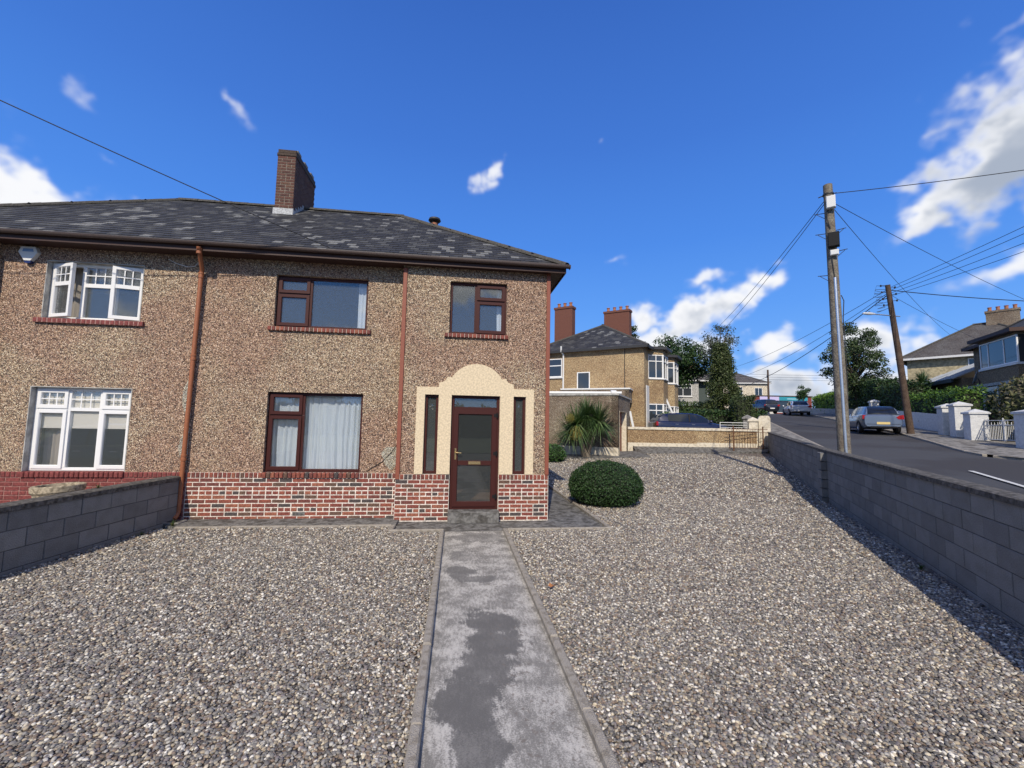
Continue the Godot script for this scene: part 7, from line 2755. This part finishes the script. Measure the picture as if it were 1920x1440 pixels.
func poles() -> void:
	var P1 := on_road(8.7, 0.62, 0.0)
	var top1 := Vector3(10.58, 8.95, -2.42)
	var t := thing("telephone_pole", "weathered grey wooden telephone pole with a silver conduit behind the block wall", "utility pole", P1)
	var b := MB.new()
	var up := top1 - P1
	b.tube([Vector3(0, -0.4, 0), up * 0.3, up * 0.65, up], [0.155, 0.148, 0.132, 0.115], 14)
	obj(b, "pole", M.wood_grey, t)
	var face := (EYE - P1)
	face.y = 0
	face = face.normalized()
	var right := Vector3.UP.cross(face).normalized()
	# silver conduit up the near side
	b = MB.new()
	var cp := []
	for k in 6:
		cp.append(up * lerpf(0.0, 0.66, k / 5.0) + face * lerpf(0.15, 0.13, k / 5.0) + right * 0.035)
	b.tube(cp, [0.036], 10)
	obj(b, "conduit", M.galv, t)
	b = MB.new()
	b.tube([up * 0.66 + face * 0.14 + right * 0.03, up * 0.72 + face * 0.15 + right * 0.0, up * 0.78 + face * 0.14 + right * 0.0], [0.012], 6)
	b.tube([up * 0.835 + face * 0.14, up * 0.87 + face * 0.15 - right * 0.06, up * 0.93 + face * 0.13 - right * 0.03, up * 0.95 + face * 0.13], [0.012], 6)
	b.tube([up * 0.52 + right * 0.16, up * 0.58 + right * 0.2, up * 0.6 + right * 0.15], [0.012], 6)
	b.tube([up * 0.25 + right * 0.15, up * 0.4 + right * 0.17, up * 0.52 + right * 0.16], [0.012], 6)
	obj(b, "cable", M.cable, t)
	var bs := Basis(right, Vector3.UP, face)
	for q in [[0.925, Vector3(0.22, 0.36, 0.14), M.plastic_white, "white_box"], [0.79, Vector3(0.27, 0.42, 0.16), M.plastic_black, "black_box"], [0.745, Vector3(0.2, 0.16, 0.08), M.plastic_white, "white_clip"]]:
		b = MB.new()
		b.cbox(q[1], 0.02)
		obj(b, q[3], q[2], t, Transform3D(bs, up * q[0] + face * 0.2 + right * (0.05 if q[3] == "white_box" else 0.06)))
	b = MB.new()
	b.lathe([Vector2(0.125, -0.02), Vector2(0.14, -0.02), Vector2(0.14, 0.02), Vector2(0.125, 0.02)], up * 0.965, 14)
	b.tube([up * 0.965 + right * 0.12, up * 0.965 + right * 0.2], [0.015], 6)
	b.tube([up * 0.965 - right * 0.12, up * 0.962 - right * 0.24], [0.015], 6)
	obj(b, "bracket_ring", M.iron, t)
	for q in [[0.825, -1.0], [0.83, 1.0], [0.755, 1.0], [0.675, -1.0], [0.9, -1.0]]:
		b = MB.new()
		b.tube([up * q[0] + right * 0.10 * q[1], up * q[0] + right * 0.36 * q[1] + Vector3(0, 0.02, 0)], [0.011], 5)
		b.tube([up * q[0] + right * 0.3 * q[1], up * (q[0] - 0.02) + right * 0.11 * q[1]], [0.008], 5)
		obj(b, "step_iron", M.iron, t)
	# street lamp pole across the street
	var P2 := on_road(24.1, 6.95, 0.1)
	var t2 := Vector3(22.65, 9.55, -11.55)
	var u2 := t2 - P2
	t = thing("lamp_pole", "dark brown wooden pole carrying a street lamp and many wires", "utility pole", P2)
	b = MB.new()
	b.tube([Vector3(0, -0.4, 0), u2 * 0.5, u2], [0.165, 0.145, 0.115], 12)
	obj(b, "pole", M.wood_brown, t)
	var arm0 := u2 * 0.79
	var toward := (Vector3(20.95, 0, -11.6) - Vector3((P2 + arm0).x, 0, (P2 + arm0).z)).normalized()
	b = MB.new()
	b.tube([arm0 - toward * 0.45 + Vector3(0, 0.0, 0), arm0 + toward * 1.15 + Vector3(0, 0.04, 0)], [0.03], 8)
	obj(b, "arm", M.galv, t)
	b = MB.new()
	var hd := Basis(toward, Vector3.UP, toward.cross(Vector3.UP))
	b.lathe([Vector2(0.0, -0.36), Vector2(0.06, -0.33), Vector2(0.10, -0.15), Vector2(0.115, 0.05), Vector2(0.085, 0.3), Vector2(0.04, 0.37), Vector2(0, 0.38)], arm0 + toward * 1.42 + Vector3(0, 0.05, 0), 12, Basis(toward.cross(Vector3.UP), toward, Vector3.UP) * Basis.from_scale(Vector3(1.0, 1.0, 0.65)))
	obj(b, "lamp_head", mat(lin(0.55, 0.57, 0.6), 0.35), t)
	b = MB.new()
	b.lathe([Vector2(0.04, 0), Vector2(0.04, 0.06), Vector2(0, 0.07)], arm0 + toward * 1.4 + Vector3(0, 0.11, 0), 8)
	obj(b, "photocell", M.iron, t)
	for k in 7:
		b = MB.new()
		var y := 1.0 - 0.022 * k
		var sgn := 1.0 if k % 2 else -1.0
		var o := u2 * y + right * 0.14 * sgn
		b.tube([u2 * y, o + right * 0.14 * sgn], [0.014], 5)
		b.lathe([Vector2(0.035, -0.05), Vector2(0.045, -0.02), Vector2(0.03, 0.0), Vector2(0.045, 0.025), Vector2(0.02, 0.055)], o + right * 0.14 * sgn, 8)
		obj(b, "insulator", M.iron, t)
	for k in 8:
		b = MB.new()
		var o := u2 * (0.985 - 0.017 * k) - right * (0.12 + 0.05 * (k % 3))
		b.tube([u2 * (0.99 - 0.02 * k), o - right * 0.34 + Vector3(0, 0.16 - 0.07 * k, 0), o - right * 0.42 - Vector3(0, 0.10 + 0.03 * k, 0), o - right * 0.1 - Vector3(0, 0.25, 0)], [0.012], 5)
		obj(b, "jumper_cable", M.cable, t)
	# pole beyond the crest
	var P3 := on_road(63.0, 4.4, 0.0)
	t = thing("telephone_pole", "distant brown wooden pole before the shops", "utility pole", P3)
	b = MB.new()
	b.tube([Vector3(0, -0.3, 0), Vector3(0, 6.1, 0)], [0.15, 0.11], 10)
	obj(b, "pole", M.wood_brown, t)
	b = MB.new()
	b.box(Vector3(-0.14, 5.0, -0.1), Vector3(0.02, 5.35, 0.1))
	obj(b, "junction_box", M.iron, t)
	b = MB.new()
	b.tube([Vector3(0, 4.55, 0), Vector3(0.5, 4.5, 0)], [0.03], 6)
	obj(b, "arm", M.iron, t)
	# wires
	var g := "overhead wires"
	var W1 := P1 + up * 0.965
	var W2 := P2 + u2 * 0.985
	wire(Vector3(-2.41, 5.0, 0.42), Vector3(-9.5, 7.15, 3.46), 0.06, 0.008, "black wire rising from the house eaves to the upper edge of the sky", g)
	wire(W1 + Vector3(0.15, 0.05, 0), Vector3(20.6, 9.75, 0.4), 0.12, 0.011, "single wire leaving the top of the grey pole over the street", g)
	wire(P1 + up * 0.945, Vector3(37.0, 8.8, -13.1), 0.25, 0.009, "wire from the grey pole passing over the brown house", g)
	wire(P1 + up * 0.935, Vector3(41.3, 9.9, -23.0), 0.3, 0.009, "wire from the grey pole down to the yellow house roof", g)
	wire(P1 + up * 0.945 - right * 0.1, Vector3(23.0, 9.4, -33.0), 0.7, 0.010, "outer of two wires dropping from the grey pole to the broad tree", g)
	wire(P1 + up * 0.935 - right * 0.1, Vector3(25.2, 9.6, -36.0), 0.8, 0.010, "inner of two wires dropping from the grey pole to the broad tree", g)
	for k in 4:
		wire(W2 + Vector3(0, -0.16 * k, 0) + right * 0.15, [Vector3(19.2, 9.95, 2.2), Vector3(19.4, 9.6, 1.8), Vector3(20.2, 9.25, 0.6), Vector3(20.9, 8.95, -0.6)][k], 0.1, 0.011, ["topmost", "second", "third", "lowest"][k] + " of four parallel wires running from the brown pole to the right", g)
	wire(W2 + Vector3(0, -0.15, 0), Vector3(38.0, 9.2, -11.0), 0.2, 0.022, "thick wire from the brown pole over the yellow house", g)
	wire(W2 + Vector3(0, -0.35, 0), Vector3(36.5, 6.9, -15.6), 0.2, 0.010, "short wire slanting from the brown pole to the yellow house", g)
	wire(W2 + Vector3(0, -0.1, 0), P3 + Vector3(0, 5.9, 0) + RU * -8.0, 1.0, 0.014, "upper wire from the brown pole up the street", g)
	wire(W2 + Vector3(0, -0.3, 0), P3 + Vector3(0, 4.6, 0) + RU * -7.0, 1.2, 0.014, "middle wire from the brown pole up the street", g)
	wire(W2 + Vector3(0, -0.4, 0), P3 + Vector3(0, 3.2, 0) + RU * -6.0, 1.2, 0.024, "thick lower wire from the brown pole up the street", g)
	for k in 3:
		wire(P3 + Vector3(-14, 5.9 - 0.35 * k, -4), P3 + Vector3(40, 6.0 - 0.35 * k, 6), 0.4, 0.016, ["top", "middle", "bottom"][k] + " of the distant level wires crossing behind the trees", g)


func small_things() -> void:
	# planter beyond the party wall
	var t := thing("stone_planter", "pale stone planter pot behind the low party wall", "planter", Vector3(-6.25, 0.0, 0.62))
	t.rotation.z = 0.05
	var b := MB.new()
	b.lathe([Vector2(0.2, 0.0), Vector2(0.24, 0.04), Vector2(0.27, 0.3), Vector2(0.29, 0.6), Vector2(0.32, 0.64), Vector2(0.325, 0.72), Vector2(0.30, 0.735), Vector2(0.265, 0.73), Vector2(0.26, 0.6), Vector2(0.0, 0.58)], Vector3.ZERO, 28)
	obj(b, "pot", M.stone_pot, t)
	b = MB.new()
	b.lathe([Vector2(0.262, 0.60), Vector2(0.15, 0.63), Vector2(0.0, 0.62)], Vector3.ZERO, 20)
	obj(b, "soil", M.earth, t)
	var r := RandomNumberGenerator.new()
	r.seed = 4
	b = MB.new()
	for k in 14:
		var a := r.randf() * TAU
		var q := r.randf() * 0.2
		b.tube([Vector3(cos(a) * q, 0.61, sin(a) * q), Vector3(cos(a) * q * 1.2, 0.64 + r.randf() * 0.05, sin(a) * q * 1.2)], [0.004], 4)
	obj(b, "dry_stems", mat(lin(0.3, 0.22, 0.11), 0.9), t)
	# weeds at the wall foot and on the wall
	var spots := [[Vector3(-4.62, 0.03, 0.5), "tuft of weeds at the foot of the downpipe", 0.12], [Vector3(-4.78, 0.02, 1.0), "thin weeds at the foot of the party wall", 0.08], [Vector3(-5.05, 0.815, 1.55), "small green tuft growing on the party wall coping", 0.07], [Vector3(6.15, 0.03, 3.35), "small weed in the shadow of the street wall", 0.09]]
	for q in spots:
		var w := thing("weed_tuft", q[1], "weed", q[0])
		b = MB.new()
		b.tinted = true
		rosette(b, Vector3.ZERO, 40, q[2], 0.008, [lin(0.06, 0.11, 0.025), lin(0.09, 0.12, 0.03), lin(0.14, 0.13, 0.05)], int(q[0].x * 10) + 200, 0.2)
		obj(b, "blades", M.leaf, w)
	# fallen leaves on the gravel
	var lf := [[Vector3(-2.6, 0.045, 5.62), "curled orange brown dead leaf on the gravel at the near edge"], [Vector3(1.12, 0.045, 3.62), "curled brown dead leaf beside the path kerb"]]
	for q in lf:
		b = MB.new()
		for k in 6:
			var a := TAU * k / 6.0
			b.tri(q[0] + Vector3(0, 0.006, 0), q[0] + Vector3(cos(a) * 0.05, 0.02 * sin(k * 2.0) + 0.012, sin(a) * 0.03), q[0] + Vector3(cos(a + 1.0) * 0.045, 0.02 * sin(k * 2.0 + 2.0) + 0.012, sin(a + 1.0) * 0.03), Vector3.UP)
		tag(obj(b, "dead_leaf", mat(lin(0.32, 0.13, 0.045), 0.85)), q[1], "leaf")
	# shoe for the downpipe
	b = MB.new()
	b.cbox(Vector3(0.3, 0.26, 0.05), 0.012)
	var gl := thing("gully", "small concrete gully with pale stones under the downpipe", "drain", Vector3(-4.74, 0.045, 0.28))
	obj(b, "gully_surround", M.concrete, gl, Transform3D(Basis(Vector3(1, 0, 0), -PI / 2), Vector3.ZERO))
	b = MB.new()
	b.box(Vector3(-0.07, 0.026, -0.07), Vector3(0.07, 0.03, 0.07))
	obj(b, "grating", M.iron, gl)


func _ready() -> void:
	set_stage()
	make_materials()
	ground()
	house_main()
	house_neighbour()
	garden_walls()
	garage_and_yard()
	tan_house()
	far_street()
	right_side()
	trees()
	garden_plants()
	poles()
	vehicles()
	small_things()
